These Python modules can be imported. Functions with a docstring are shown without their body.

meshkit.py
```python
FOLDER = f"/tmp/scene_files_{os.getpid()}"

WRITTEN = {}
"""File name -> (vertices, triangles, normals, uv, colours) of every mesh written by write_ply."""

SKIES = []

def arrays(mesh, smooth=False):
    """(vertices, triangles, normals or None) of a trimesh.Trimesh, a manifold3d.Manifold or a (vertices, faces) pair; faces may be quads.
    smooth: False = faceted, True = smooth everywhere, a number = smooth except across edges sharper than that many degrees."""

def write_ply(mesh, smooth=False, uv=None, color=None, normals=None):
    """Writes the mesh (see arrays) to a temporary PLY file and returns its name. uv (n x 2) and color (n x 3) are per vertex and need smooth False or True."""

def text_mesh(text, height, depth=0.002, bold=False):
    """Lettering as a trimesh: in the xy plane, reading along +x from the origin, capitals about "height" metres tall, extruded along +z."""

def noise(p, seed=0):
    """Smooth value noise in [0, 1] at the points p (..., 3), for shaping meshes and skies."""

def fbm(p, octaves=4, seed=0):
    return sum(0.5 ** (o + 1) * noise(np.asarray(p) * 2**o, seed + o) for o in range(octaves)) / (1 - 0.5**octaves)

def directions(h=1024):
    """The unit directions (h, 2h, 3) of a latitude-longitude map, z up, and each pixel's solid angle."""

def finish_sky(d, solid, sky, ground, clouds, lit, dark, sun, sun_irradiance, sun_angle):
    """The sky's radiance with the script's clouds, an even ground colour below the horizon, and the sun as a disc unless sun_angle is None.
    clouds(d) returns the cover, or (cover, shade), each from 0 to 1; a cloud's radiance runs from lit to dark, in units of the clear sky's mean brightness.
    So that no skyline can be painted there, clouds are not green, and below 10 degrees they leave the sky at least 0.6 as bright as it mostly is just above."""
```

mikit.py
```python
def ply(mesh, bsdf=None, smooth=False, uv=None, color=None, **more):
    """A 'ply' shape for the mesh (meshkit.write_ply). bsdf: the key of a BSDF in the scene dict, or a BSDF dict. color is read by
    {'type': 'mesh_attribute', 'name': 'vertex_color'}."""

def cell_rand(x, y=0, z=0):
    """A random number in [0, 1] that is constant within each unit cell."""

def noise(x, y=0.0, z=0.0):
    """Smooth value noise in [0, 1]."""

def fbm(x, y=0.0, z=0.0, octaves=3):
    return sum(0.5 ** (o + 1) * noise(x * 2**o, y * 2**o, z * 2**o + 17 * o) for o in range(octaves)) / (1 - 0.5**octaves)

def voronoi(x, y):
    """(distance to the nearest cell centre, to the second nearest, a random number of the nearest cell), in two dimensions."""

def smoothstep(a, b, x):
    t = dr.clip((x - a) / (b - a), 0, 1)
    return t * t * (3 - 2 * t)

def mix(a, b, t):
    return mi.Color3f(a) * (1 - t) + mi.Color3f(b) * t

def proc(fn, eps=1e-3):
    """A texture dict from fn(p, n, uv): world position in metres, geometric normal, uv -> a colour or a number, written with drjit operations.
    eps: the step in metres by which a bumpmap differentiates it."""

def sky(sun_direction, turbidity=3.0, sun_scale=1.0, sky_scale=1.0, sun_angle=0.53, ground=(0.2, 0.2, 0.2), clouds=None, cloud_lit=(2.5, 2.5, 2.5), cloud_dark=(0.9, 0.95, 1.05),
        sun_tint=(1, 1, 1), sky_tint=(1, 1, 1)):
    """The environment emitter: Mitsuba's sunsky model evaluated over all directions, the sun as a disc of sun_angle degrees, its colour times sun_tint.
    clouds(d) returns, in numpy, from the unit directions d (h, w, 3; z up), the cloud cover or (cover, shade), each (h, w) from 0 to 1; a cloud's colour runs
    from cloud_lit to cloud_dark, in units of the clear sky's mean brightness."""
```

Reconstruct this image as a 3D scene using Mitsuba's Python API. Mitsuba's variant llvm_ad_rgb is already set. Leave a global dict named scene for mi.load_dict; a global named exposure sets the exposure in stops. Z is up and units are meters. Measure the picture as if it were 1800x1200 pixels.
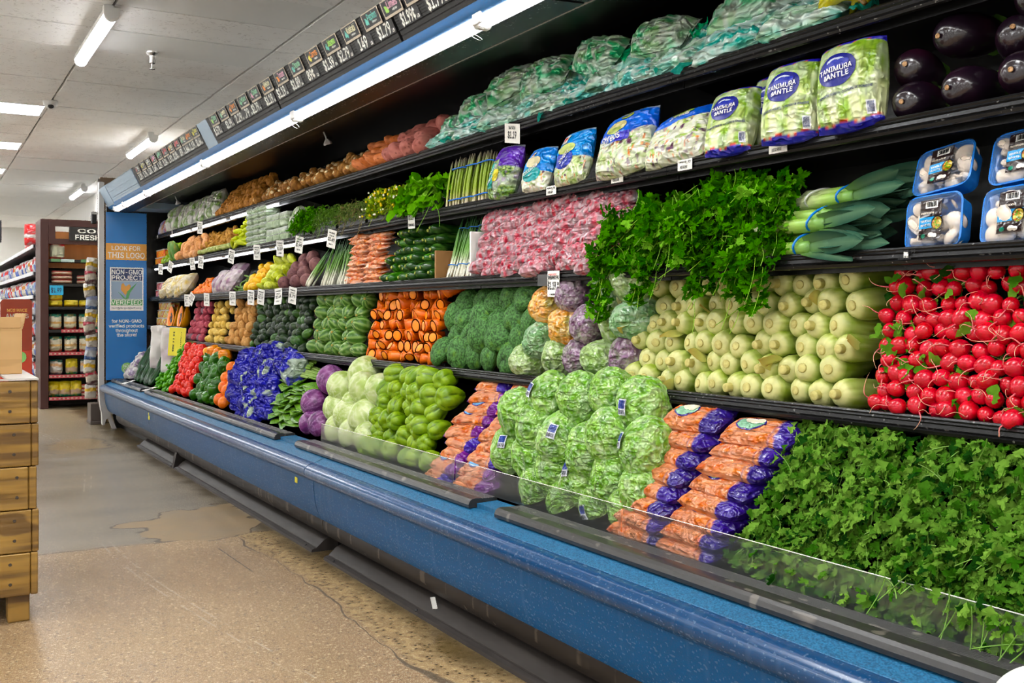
import math, random
import numpy as np, trimesh
import drjit as dr
import mitsuba as mi
import mikit, meshkit
from mikit import proc, noise, fbm, voronoi, smoothstep, cell_rand

T = mi.ScalarTransform4f
scene, labels = {}, {}
PI = math.pi

# ---------------------------------------------------------------- camera, lights, exposure
EYE = 1.1
YAW = math.radians(30.26)          # the view turns this far from the aisle's direction (+y) towards the case (+x)
scene['camera'] = {'type': 'perspective', 'fov': 53.13, 'fov_axis': 'x', 'near_clip': 0.02, 'far_clip': 120.0,
                   'principal_point_offset_y': 0.0425,
                   'to_world': T().look_at(origin=[0, 0, EYE], target=[math.sin(YAW), math.cos(YAW), EYE], up=[0, 0, 1])}
exposure = -0.2
TUBE_POWER, TROFFER_POWER, LED_POWER, STRIP_POWER = 34.0, 24.0, 12.0, 7.0
WARM, COOL = (1.0, 0.985, 0.955), (0.955, 0.98, 1.0)

# ---------------------------------------------------------------- helpers
def C(h):
    v = np.array([int(h[i:i + 2], 16) for i in (1, 3, 5)]) / 255.0
    return np.where(v <= 0.04045, v / 12.92, ((v + 0.055) / 1.055) ** 2.4)

def mix(a, b, t):
    a, b = [[float(x) for x in v] if isinstance(v, np.ndarray) else v for v in (a, b)]
    return mikit.mix(a, b, t)

def rgb(h):
    return {'type': 'rgb', 'value': [float(x) for x in (C(h) if isinstance(h, str) else h)]}

def numbered(name):
    if name not in USED:
        USED[name] = 0
        return name
    USED[name] += 1
    return '%s_%03d' % (name, USED[name])
USED = {}

def put(name, parts, M=None, label=None, cat=None, group=None, kind=None):
    """One thing: parts maps '' (a thing of one mesh) or part names to ply dicts; repeated part names get numbers."""
    key = numbered(name)
    items = parts.items() if isinstance(parts, dict) else parts
    seen = {}
    for p, shape in items:
        k = key
        if p:
            if p in seen:
                seen[p] += 1
                p = '%s_%03d' % (p, seen[p])
            else:
                seen[p] = 0
            k = key + '__' + p
        scene[k] = shape if M is None else {**shape, 'to_world': M}
    lab = {}
    if label: lab['label'] = label
    if cat: lab['category'] = cat
    if group: lab['group'] = group
    if kind: lab['kind'] = kind
    labels[key] = lab
    return key

def part(holder, name, shape, M=None, label=None, kind=None):
    """A part of a thing (or a sub-part, with holder__part as the holder)."""
    key = numbered(holder + '__' + name)
    scene[key] = shape if M is None else {**shape, 'to_world': M}
    if label or kind:
        labels[key] = {**({'label': label} if label else {}), **({'kind': kind} if kind else {})}
    return key

def structure(name, shape, label=None):
    key = numbered(name)
    if shape is not None: scene[key] = shape
    labels[key] = {'kind': 'structure', **({'label': label} if label else {})}
    return key

BASE = T(np.array([[0, 0, -1, 0], [-1, 0, 0, 0], [0, 1, 0, 0], [0, 0, 0, 1.0]]))   # local x -> -y, y -> up, z -> -x : faces the aisle
ENDON = T(np.array([[1, 0, 0, 0], [0, 0, -1, 0], [0, 1, 0, 0], [0, 0, 0, 1.0]]))   # local x -> x, y -> up, z -> -y : faces the near end

def at(x, y, z, rx=0, ry=0, rz=0, s=1.0, base=None):
    """Move to x, y, z; turn about x, then y, then z (degrees) of the base frame."""
    m = T().translate([float(x), float(y), float(z)])
    if base is not None: m = m @ base
    if rz: m = m @ T().rotate([0, 0, 1], float(rz))
    if ry: m = m @ T().rotate([0, 1, 0], float(ry))
    if rx: m = m @ T().rotate([1, 0, 0], float(rx))
    if np.ndim(s) or s != 1.0: m = m @ T().scale(s if np.ndim(s) else float(s))
    return m

def face(x, y, z, lean=0, roll=0, yaw=0, s=1.0):
    """Frame of something that faces the aisle: roll in its own plane, lean its top back, yaw about the vertical."""
    m = T().translate([float(x), float(y), float(z)]) @ T().rotate([0, 0, 1], float(yaw)) @ BASE @ T().rotate([1, 0, 0], -float(lean)) @ T().rotate([0, 0, 1], float(roll))
    return m @ T().scale(s) if (np.ndim(s) or s != 1.0) else m

def cat(*ms):
    """Join (V, F, colour) meshes."""
    V, F, Cc, n = [], [], [], 0
    for m in ms:
        V.append(m[0]); F.append(np.asarray(m[1]) + n); n += len(m[0])
        if len(m) > 2: Cc.append(np.broadcast_to(m[2], (len(m[0]), 3)))
    return (np.vstack(V), np.vstack(F)) + ((np.vstack(Cc),) if Cc else ())

def tone(c):
    """Vertex colours as pigments: a little deeper and more saturated than the hex values."""
    c = np.clip(np.asarray(c, float), 0, 1); l = (c * [0.2126, 0.7152, 0.0722]).sum(-1, keepdims=True)
    return np.clip(l + (c - l) * 1.2, 0, 1) ** 1.1 * 0.95

def ply(m, bsdf, smooth=True):
    V, F = m[0], m[1]
    if len(m) > 2: m = (V, F, tone(m[2]))
    if len(m) > 2 and smooth not in (True, False):          # split the vertices at sharp edges, keep their colours
        from scipy.spatial import cKDTree
        col = np.broadcast_to(m[2], (len(V), 3)); V2, F2, _ = meshkit.arrays((V, F), smooth)
        d, k = cKDTree(V).query(V2)
        return mikit.ply((V2, F2), bsdf, smooth=True, color=np.clip(col[k], 0, 1))
    return mikit.ply((V, F), bsdf, smooth=smooth, color=(np.clip(np.broadcast_to(m[2], (len(V), 3)), 0, 1) if len(m) > 2 else None))

def box(x0, x1, y0, y1, z0, z1, bev=0.0):
    m = trimesh.creation.box(bounds=[[x0, y0, z0], [x1, y1, z1]])
    if bev:
        import manifold3d as m3
        o = []
        for sx in (x0 + bev, x1 - bev):
            for sy in (y0 + bev, y1 - bev):
                for sz in (z0 + bev, z1 - bev):
                    o += [[sx + d * bev, sy, sz] for d in (-1, 1)] + [[sx, sy + d * bev, sz] for d in (-1, 1)] + [[sx, sy, sz + d * bev] for d in (-1, 1)]
        h = m3.Manifold.hull_points(np.array(o, float)).to_mesh()
        return h.vert_properties[:, :3].astype(float), np.array(h.tri_verts)
    return np.array(m.vertices), np.array(m.faces)

def extrude(poly, y0, y1, caps=True):
    """A closed outline of (x, z) points drawn along y; faceted or smoothed by angle."""
    p = np.asarray(poly, float); n = len(p)
    area = np.sum(p[:, 0] * np.roll(p[:, 1], -1) - np.roll(p[:, 0], -1) * p[:, 1])
    if area < 0: p = p[::-1]
    a = np.column_stack([p[:, 0], np.full(n, y0), p[:, 1]]); b = a.copy(); b[:, 1] = y1
    V = np.vstack([a, b]); F = []
    for i in range(n):
        j = (i + 1) % n
        F += [[i, j, n + j], [i, n + j, n + i]]
    F = np.array(F)[:, ::-1]
    if caps:
        import mapbox_earcut as ec
        t = ec.triangulate_float64(p, np.array([n], np.uint32)).reshape(-1, 3)
        def up(t):
            e = p[t]; ar = (e[:, 1, 0] - e[:, 0, 0]) * (e[:, 2, 1] - e[:, 0, 1]) - (e[:, 1, 1] - e[:, 0, 1]) * (e[:, 2, 0] - e[:, 0, 0])
            t = t.copy(); t[ar < 0] = t[ar < 0][:, ::-1]; return t
        t = up(t)
        F = np.vstack([F, t, t[:, ::-1] + n])
        F[len(F) - 2 * len(t):len(F) - len(t)] = t
    return V, F

def lathe(prof, n=16, closed=True):
    """(r, z) profile about z -> V, F, angle, t."""
    p = np.asarray(prof, float); m = len(p)
    a = np.arange(n) * 2 * PI / n
    V = np.stack([p[:, :1] * np.cos(a), p[:, :1] * np.sin(a), np.repeat(p[:, 1:], n, 1)], -1).reshape(-1, 3)
    i, j = np.meshgrid(np.arange(m - 1), np.arange(n), indexing='ij')
    q = np.stack([i * n + j, i * n + (j + 1) % n, (i + 1) * n + (j + 1) % n, (i + 1) * n + j], -1).reshape(-1, 4)
    F = np.vstack([q[:, [0, 1, 2]], q[:, [0, 2, 3]]])
    if closed:
        V = np.vstack([V, [[0, 0, p[0, 1]], [0, 0, p[-1, 1]]]])
        k = np.arange(n)
        F = np.vstack([F, np.stack([(k + 1) % n, k, np.full(n, m * n)], 1), np.stack([(m - 1) * n + k, (m - 1) * n + (k + 1) % n, np.full(n, m * n + 1)], 1)])
    e = V[F]
    if np.einsum('ij,ij->i', e[:, 0], np.cross(e[:, 1], e[:, 2])).sum() < 0: F = F[:, ::-1]     # faces look outwards whichever way the profile runs
    return V, F

def ellip(n, rz, r, pw=2.0, nz=12, bias=0.0):
    """Rounded profile of half length rz and radius r (pw > 2 is blunter; bias > 0 is fatter at the -z end)."""
    t = np.linspace(0, PI, nz)[1:-1]
    z = -np.cos(t)
    rr = np.maximum(1 - np.abs(z) ** pw, 0) ** 0.5 * (1 - bias * z)
    return lathe(np.column_stack([r * rr, rz * z]), n)

_ico = {}
def ico(k):
    if k not in _ico:
        m = trimesh.creation.icosphere(k, 1.0); _ico[k] = (np.array(m.vertices), np.array(m.faces))
    return _ico[k][0].copy(), _ico[k][1]

def tube(pts, rad, n=6, col=None):
    P = np.asarray(pts, float); m = len(P)
    t = np.gradient(P, axis=0); t /= np.linalg.norm(t, axis=1, keepdims=True) + 1e-12
    ref = np.array([0, 0, 1.0]) if abs(t[:, 2]).mean() < 0.8 else np.array([1.0, 0, 0])
    a = np.cross(t, ref); a /= np.linalg.norm(a, axis=1, keepdims=True) + 1e-12
    b = np.cross(t, a); g = np.arange(n) * 2 * PI / n
    V = (P[:, None] + np.broadcast_to(rad, (m,))[:, None, None] * (np.cos(g)[None, :, None] * a[:, None] + np.sin(g)[None, :, None] * b[:, None])).reshape(-1, 3)
    i, j = np.meshgrid(np.arange(m - 1), np.arange(n), indexing='ij')
    q = np.stack([i * n + j, i * n + (j + 1) % n, (i + 1) * n + (j + 1) % n, (i + 1) * n + j], -1).reshape(-1, 4)
    F = np.vstack([q[:, [0, 1, 2]], q[:, [0, 2, 3]]])
    V = np.vstack([V, P[:1], P[-1:]]); k = np.arange(n)
    F = np.vstack([F, np.stack([(k + 1) % n, k, np.full(n, m * n)], 1), np.stack([(m - 1) * n + k, (m - 1) * n + (k + 1) % n, np.full(n, m * n + 1)], 1)])
    if col is None: return V, F
    col = np.atleast_2d(col)
    col = np.repeat(np.broadcast_to(col, (m, 3)), n, 0)
    return V, F, np.vstack([col, col[:1], col[-1:]])

def nz(P, f, seed=0, o=3):
    return meshkit.fbm(np.asarray(P) * f + 31.7 + seed * 3.3, o, seed)

def ridge(P, f, seed=0):
    return 1 - np.abs(2 * meshkit.noise(np.asarray(P) * f + 11.3 + seed * 7.1, seed) - 1)

def lerp(a, b, t):
    t = np.asarray(t)[..., None]
    return np.asarray(a) * (1 - t) + np.asarray(b) * t

def sst(a, b, x):
    t = np.clip((np.asarray(x) - a) / (b - a), 0, 1); return t * t * (3 - 2 * t)

def move(m, M):
    A = np.array(M.matrix if hasattr(M, 'matrix') else M)
    return (m[0] @ A[:3, :3].T + A[:3, 3],) + tuple(m[1:])

_text = {}
def text(s, h, depth=0.0015, bold=False, align='l', width=None):
    """Lettering (V, F) in the local xy plane; align about x = 0; squeezed to width when given."""
    k = (s, bold)
    if k not in _text:
        m = meshkit.text_mesh(s, 1.0, 0.02, bold); _text[k] = (np.array(m.vertices), np.array(m.faces))
    V, F = _text[k]
    V = V * [h, h, depth / 0.02]
    w = V[:, 0].max() - V[:, 0].min()
    if width: V = V * [width / w, 1, 1]
    V = V - [V[:, 0].min(), 0, 0]
    w = V[:, 0].max()
    return V - [{'l': 0, 'c': w / 2, 'r': w}[align], 0, 0], F

ORD = ['first', 'second', 'third', 'fourth', 'fifth', 'sixth', 'seventh', 'eighth', 'ninth', 'tenth', 'eleventh', 'twelfth', 'thirteenth', 'fourteenth', 'fifteenth', 'sixteenth', 'seventeenth', 'eighteenth']
def nth(i):
    return ORD[i] if i < len(ORD) else '%dth' % (i + 1)
rng = np.random.default_rng(7)
def U(a, b): return float(rng.uniform(a, b))

# ---------------------------------------------------------------- materials
def principled(col, rough=0.5, **k):
    return {'type': 'principled', 'base_color': rgb(col) if not isinstance(col, dict) else col, 'roughness': rough, **k}
VC = {'type': 'mesh_attribute', 'name': 'vertex_color'}
def mat(key, b): scene[key] = b
mat('skin_gloss', principled(VC, 0.22, specular=0.5))
mat('skin_satin', principled(VC, 0.38, specular=0.45))
mat('skin_matte', principled(VC, 0.65, specular=0.3))
def crinkles(f, sx=1.0):
    def fn(p, n, uv):
        w = 0.35 * noise(p.x * f * 0.5, p.y * f * 0.5, p.z * f * 0.5)
        a = 1 - dr.abs(2 * noise(p.x * f + w, p.y * f * sx + w, p.z * f) - 1)
        b = 1 - dr.abs(2 * noise(p.x * f * 2.3, p.y * f * 2.3 * sx + 4, p.z * f * 2.3) - 1)
        return a * a * a * a + 0.45 * b * b * b * b
    return proc(fn, 6e-4)
def crinkled(f, scale, b, sx=1.0): return {'type': 'bumpmap', 'arbitrary': crinkles(f, sx), 'scale': scale, 'bsdf': b}
mat('print_film', crinkled(24.0, 0.008, principled(VC, 0.25, specular=0.6, clearcoat=0.8, clearcoat_gloss=0.9)))
mat('flat_print', principled(VC, 0.35, specular=0.5))
mat('blue_film', crinkled(20.0, 0.016, principled(VC, 0.2, specular=0.7, clearcoat=1.0, clearcoat_gloss=0.95)))
mat('wet_film', crinkled(36.0, 0.008, principled(VC, 0.26, specular=0.6, clearcoat=1.0, clearcoat_gloss=0.95)))
mat('leaf', {'type': 'principledthin', 'base_color': VC, 'roughness': 0.36, 'diff_trans': 0.5, 'eta': 1.4})
mat('clear_film', {'type': 'blendbsdf', 'weight': 0.04, 'bsdf_0': {'type': 'thindielectric', 'int_ior': 1.35}, 'bsdf_1': {'type': 'twosided', 'bsdf': principled('#f2f4f4', 0.25, specular=0.6)}})
mat('haze_glass', {'type': 'blendbsdf', 'weight': 0.08, 'bsdf_0': {'type': 'thindielectric', 'int_ior': 1.45}, 'bsdf_1': {'type': 'twosided', 'bsdf': principled('#8d9492', 0.6)}})
mat('teal_wrap', crinkled(26.0, 0.016, principled(VC, 0.16, specular=0.8, clearcoat=1.0, clearcoat_gloss=0.96), 0.6))
mat('teal_film', crinkled(30.0, 0.007, {'type': 'principledthin', 'base_color': VC, 'roughness': 0.13, 'spec_trans': 0.22, 'diff_trans': 0.9, 'eta': 1.6}, 0.6))
mat('white_card', principled('#eceae4', 0.5))
mat('white_ink', principled('#f4f3ee', 0.5))
mat('black_ink', principled('#151517', 0.5))
mat('black_card', principled('#1b1a1c', 0.4))
mat('black_plastic', principled('#141416', 0.38, specular=0.6))
mat('blue_band', principled('#2277c4', 0.4))
mat('chrome', {'type': 'roughconductor', 'material': 'Al', 'alpha': 0.18})
mat('white_metal', principled('#d9d9d8', 0.35, specular=0.6))
# ================================================================ the room
def floor_col(p, n, uv):
    x, y = p.x, p.y
    wob = fbm(x * 1.7, y * 1.7, 3.0, 3)
    big = fbm(x * 0.8 + 5, y * 0.8, 0.0, 4)
    tan = mix(C('#86694a'), C('#a28764'), fbm(x * 2.2, y * 2.2, 1.0, 4))
    tan = mix(tan, C('#755a34'), smoothstep(0.5, 0.8, big) * 0.6)
    grey = mix(C('#6f675a'), C('#8b7f6e'), fbm(x * 1.2, y * 4.0, 2.0, 4))
    edge = y - 5.08 - 0.12 * (wob - 0.5) - 0.05 * (noise(x * 9, y * 9) - 0.5)
    far = smoothstep(-0.02, 0.04, edge)
    c = mix(tan, grey, far)
    # a warmer worn slab further on
    e2 = y - 8.35 - 0.5 * (wob - 0.5)
    c = mix(c, mix(C('#7d6c52'), C('#6d6250'), fbm(x * 2, y * 2, 7.0, 3)), smoothstep(0.0, 0.1, e2) * 0.8)
    # exposed stone chips in the near slab
    d1, d2, w = voronoi(x * 70, y * 70)
    chip = smoothstep(0.42, 0.25, d1) * smoothstep(0.62, 0.80, w) * (1 - far * 0.85)
    c = mix(c, mix(C('#d8c8a8'), C('#5d4a37'), smoothstep(0.80, 0.90, w)), chip * 0.7)
    d1, d2, w = voronoi(x * 190 + 7, y * 190)
    c = mix(c, mix(C('#e3d6ba'), C('#5a4630'), smoothstep(0.45, 0.55, w)), smoothstep(0.4, 0.2, d1) * (1 - far * 0.7) * 0.42)
    # coarse chipped border beside the long crack
    crack_x = 1.37 + 0.05 * (fbm(y * 2.3, 3.0, 0.0, 4) - 0.5) * 2.2 + 0.02 * (noise(y * 11, 1.0) - 0.5)
    r = x - crack_x
    d1, d2, w = voronoi(x * 48, y * 48)
    border = smoothstep(0.0, 0.03, r) * (1 - far)
    c = mix(c, mix(C('#b39a6a'), C('#735a34'), w), border * 0.55)
    c = mix(c, C('#2b2015'), border * smoothstep(0.3, 0.16, d1) * smoothstep(0.72, 0.8, w) * smoothstep(0.25, 0.0, r - 0.10) * 0.9)
    # grime along the foot of the case
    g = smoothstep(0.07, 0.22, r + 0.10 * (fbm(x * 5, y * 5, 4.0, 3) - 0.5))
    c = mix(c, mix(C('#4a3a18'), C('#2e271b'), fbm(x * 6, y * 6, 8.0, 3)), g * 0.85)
    # cracks
    lw = 0.0025 + 0.005 * smoothstep(0.45, 0.8, noise(y * 3.1, 8.0)) + 0.022 * smoothstep(3.1, 2.7, y)
    near = smoothstep(5.1, 4.9, y)
    c = mix(c, C('#3f372e'), smoothstep(lw, lw * 0.4, dr.abs(r)) * near * 0.75)
    lw2 = 0.004 + 0.010 * noise(x * 13, 2.0)
    c = mix(c, C('#453a30'), smoothstep(lw2, lw2 * 0.3, dr.abs(edge)) * 0.8)
    c = mix(c, C('#50463a'), smoothstep(0.012, 0.004, dr.abs(e2 - 0.02)) * 0.45)
    cut = smoothstep(0.0035, 0.001, dr.abs(x - 1.225 - 0.03 * (4.8 - y))) * smoothstep(4.28, 4.34, y) * smoothstep(4.86, 4.8, y)
    c = mix(c, C('#332c26'), cut)
    # broken patch
    px, py = (x - 1.3) / 0.3, (y - 5.42) / 0.32
    pr = dr.sqrt(px * px + 0.5 * py * py) + 1.5 * (fbm(x * 3.2, y * 4.5, 9.0, 4) - 0.5)
    c = mix(c, mix(C('#9c8058'), C('#887862'), fbm(x * 5, y * 5, 2.0, 3)), smoothstep(1.0, 0.93, pr) * 0.8)
    c = mix(c, C('#4c4034'), smoothstep(0.05, 0.015, dr.abs(pr - 0.98)) * smoothstep(0.35, 0.6, noise(x * 7, y * 7)) * 0.8)
    c = mix(c, C('#52463a'), smoothstep(0.03, 0.008, dr.abs(pr - 0.55)) * smoothstep(0.5, 0.65, noise(x * 5 + 3, y * 5)) * 0.6)
    px, py = (x - 1.15) / 0.3, (y - 9.05) / 0.5
    pr = dr.sqrt(px * px + py * py) + 1.4 * (fbm(x * 2.5, y * 3, 19.0, 4) - 0.5)
    c = mix(c, C('#8d7654'), smoothstep(1.0, 0.8, pr) * 0.6)
    c = mix(c, C('#54493d'), smoothstep(0.06, 0.02, dr.abs(pr - 0.98)) * smoothstep(0.4, 0.6, noise(x * 6, y * 6)) * 0.6)
    # pale trolley scuffs
    sc = smoothstep(0.006, 0.002, dr.abs(dr.abs(x - 0.95 - 0.16 * dr.sin(y * 0.9)) - 0.02)) * smoothstep(0.35, 0.6, noise(y * 1.3, 5.0))
    c = mix(c, C('#cdc5b8'), sc * smoothstep(0.4, 0.7, noise(x * 30, y * 14)) * 0.3)
    return mix(c, mix(C('#b3b0a9'), C('#bdbab4'), fbm(x, y, 3.0, 3)), smoothstep(-1.0, -1.1, x))      # floor out of view lightened to bounce fill light onto the ceiling
def floor_rough(p, n, uv):
    return 0.20 + 0.25 * fbm(p.x * 3, p.y * 3, 5.0, 3)
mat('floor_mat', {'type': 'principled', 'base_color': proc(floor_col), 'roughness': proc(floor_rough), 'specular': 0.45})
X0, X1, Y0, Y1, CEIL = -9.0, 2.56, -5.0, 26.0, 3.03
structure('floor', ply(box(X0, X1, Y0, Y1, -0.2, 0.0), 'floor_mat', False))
mat('wall_mat', principled('#e4e2dd', 0.7))
structure('wall_right', ply(box(X1, X1 + 0.15, Y0, Y1, 0, CEIL + 0.3), 'wall_mat', False))
structure('wall_left', ply(box(X0 - 0.15, X0, Y0, Y1, 0, CEIL + 0.3), 'wall_mat', False))
structure('wall_back', ply(box(X0, X1, Y1, Y1 + 0.15, 0, CEIL + 0.3), 'wall_mat', False))
structure('wall_front', ply(box(X0, X1, Y0 - 0.15, Y0, 0, CEIL + 0.3), 'wall_mat', False))

def tile_col(p, n, uv):
    pit = smoothstep(0.62, 0.8, noise(p.x * 90, p.y * 90)) * smoothstep(0.4, 0.7, noise(p.x * 25, p.y * 25))
    c = mix(C('#f0efed'), C('#e6e3df'), fbm(p.x * 2, p.y * 2, 1.0, 3))
    c = mix(c, C('#d9ccc4'), smoothstep(0.55, 0.85, fbm(p.x * 0.9 + 3, p.y * 0.7, 2.0, 3)) * 0.5)
    return mix(c, C('#a9a39c'), pit * 0.35)
mat('ceiling_tile_mat', {'type': 'principled', 'base_color': proc(tile_col), 'roughness': 0.85, 'specular': 0.1})
mat('ceiling_tile_plain', principled('#e4e3e0', 0.85, specular=0.1))
mat('grid_brown', principled('#6d6259', 0.7))
ceil = structure('ceiling', ply(box(X0, X1, Y0, Y1, CEIL + 0.05, CEIL + 0.25), 'grid_brown', False))
TX, TY, GX, GY = 1.22, 0.61, 1.09, 8.08                 # tile size; one crossing of the joints
TROFFERS = []
for ix in range(-8, 2):
    for iy in range(-21, 30):
        if (ix + 1) % 3 == 0 and (iy - 4) % 4 == 0 and not (ix == -1 and iy in (0, -4)):
            TROFFERS.append((ix, iy))
tile_m = {s: ply(box(0.008, TX - 0.008, 0.004, TY - 0.004, 0, 0.03, 0.004), 'ceiling_tile_mat' if s else 'ceiling_tile_plain', False) for s in (0, 1)}
rest = []
for ix in range(-8, 2):
    for iy in range(-21, 30):
        if (ix, iy) in TROFFERS: continue
        x, y = GX + TX * ix, GY + TY * iy
        if x < X0 - 0.6 or x + TX > X1 + 0.45 or y < Y0 or y > Y1: continue
        dz = 0.005 * rng.random() * (rng.random() < 0.5)
        if x > -0.3 and 4.6 < y < 16.5 and x < 2.3 and not (x > 1.0 and y > 14):
            part(ceil, 'tile', tile_m[int(not (abs(x - GX) < 0.1 and iy in (-3, -1)))], at(x, y, CEIL + 0.012 + dz))
        else:
            rest.append(move(box(0.004, TX - 0.004, 0.0025, TY - 0.0025, 0, 0.03), at(x, y, CEIL + 0.012 + dz)))
CUT = ply(box(0.008, 0.245, 0.004, TY - 0.004, 0, 0.03, 0.004), 'ceiling_tile_mat', False)
for iy in range(-9, 29): part(ceil, 'cut_tile', CUT, at(GX + TX, GY + TY * iy, CEIL + 0.012))
part(ceil, 'far_tiles', ply(cat(*rest), 'ceiling_tile_plain', False), kind='stuff')

# recessed light panels
mat('lamp_frame', principled('#e6e6e4', 0.5))
trof_frame = ply(cat(box(0.005, TX - 0.005, 0.003, 0.03, 0, 0.03), box(0.005, TX - 0.005, TY - 0.03, TY - 0.003, 0, 0.03), box(0.005, 0.03, 0.03, TY - 0.03, 0, 0.03), box(TX - 0.03, TX - 0.005, 0.03, TY - 0.03, 0, 0.03)), 'lamp_frame', False)
V, F = box(0.03, TX - 0.03, 0.03, TY - 0.03, 0.004, 0.012)
trof_lens = {**ply((V, F), 'lamp_frame', False), 'emitter': {'type': 'area', 'radiance': {'type': 'rgb', 'value': [TROFFER_POWER * c for c in COOL]}}}
k = 0
for ix, iy in TROFFERS:
    x, y = GX + TX * ix, GY + TY * iy
    if x < X0 or y < Y0 or y + TY > Y1: continue
    vis = ix == -1 and iy >= 4
    put('ceiling_light_panel', [('frame', trof_frame), ('diffuser', trof_lens)], at(x, y, CEIL + 0.01),
        (('white recessed square-edged ceiling light panel, %s along the row behind the camera dome' % nth((iy - 4) // 4)) if vis else 'white recessed ceiling light panel over the other aisles of the store'), 'ceiling light', 'recessed ceiling light panels')

# surface tubes
def tube_lamp(x, y0, y1, label):
    z = CEIL - 0.07
    a = np.linspace(PI, 2 * PI, 13)
    lens = [(0.042 * math.cos(t), 0.045 * math.sin(t)) for t in a]
    hous = [(-0.045, 0.0), (0.045, 0.0), (0.045, 0.03), (-0.045, 0.03)]
    cap = [(0.046 * math.cos(t), 0.049 * math.sin(t)) for t in a] + [(0.048, 0.035), (-0.048, 0.035)]
    put('ceiling_tube_light', [
        ('lens', {**ply(extrude(lens, y0 + 0.03, y1 - 0.03), 'lamp_frame', 40), 'emitter': {'type': 'area', 'radiance': {'type': 'rgb', 'value': [TUBE_POWER * c for c in COOL]}}}),
        ('housing', ply(extrude(hous, y0 + 0.03, y1 - 0.03), 'lamp_frame', False)),
        ('end_cap', ply(extrude(cap, y0, y0 + 0.03), 'white_metal', 40)), ('end_cap', ply(extrude(cap, y1 - 0.03, y1), 'white_metal', 40)),
        ('hanger', ply(box(-0.03, 0.03, y0 + 0.12, y0 + 0.18, 0.03, 0.082), 'white_metal', False)), ('hanger', ply(box(-0.03, 0.03, y1 - 0.18, y1 - 0.12, 0.03, 0.082), 'white_metal', False))],
        at(x, 0, z), label, 'ceiling light', 'surface tube lights')
tube_lamp(1.06, 6.75, 8.15, 'white surface-mounted tube light glowing beside the sprinkler head, nearest of the two in view')
tube_lamp(2.2, 11.35, 12.75, 'white surface-mounted tube light glowing above the far end of the sign rail')
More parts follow.
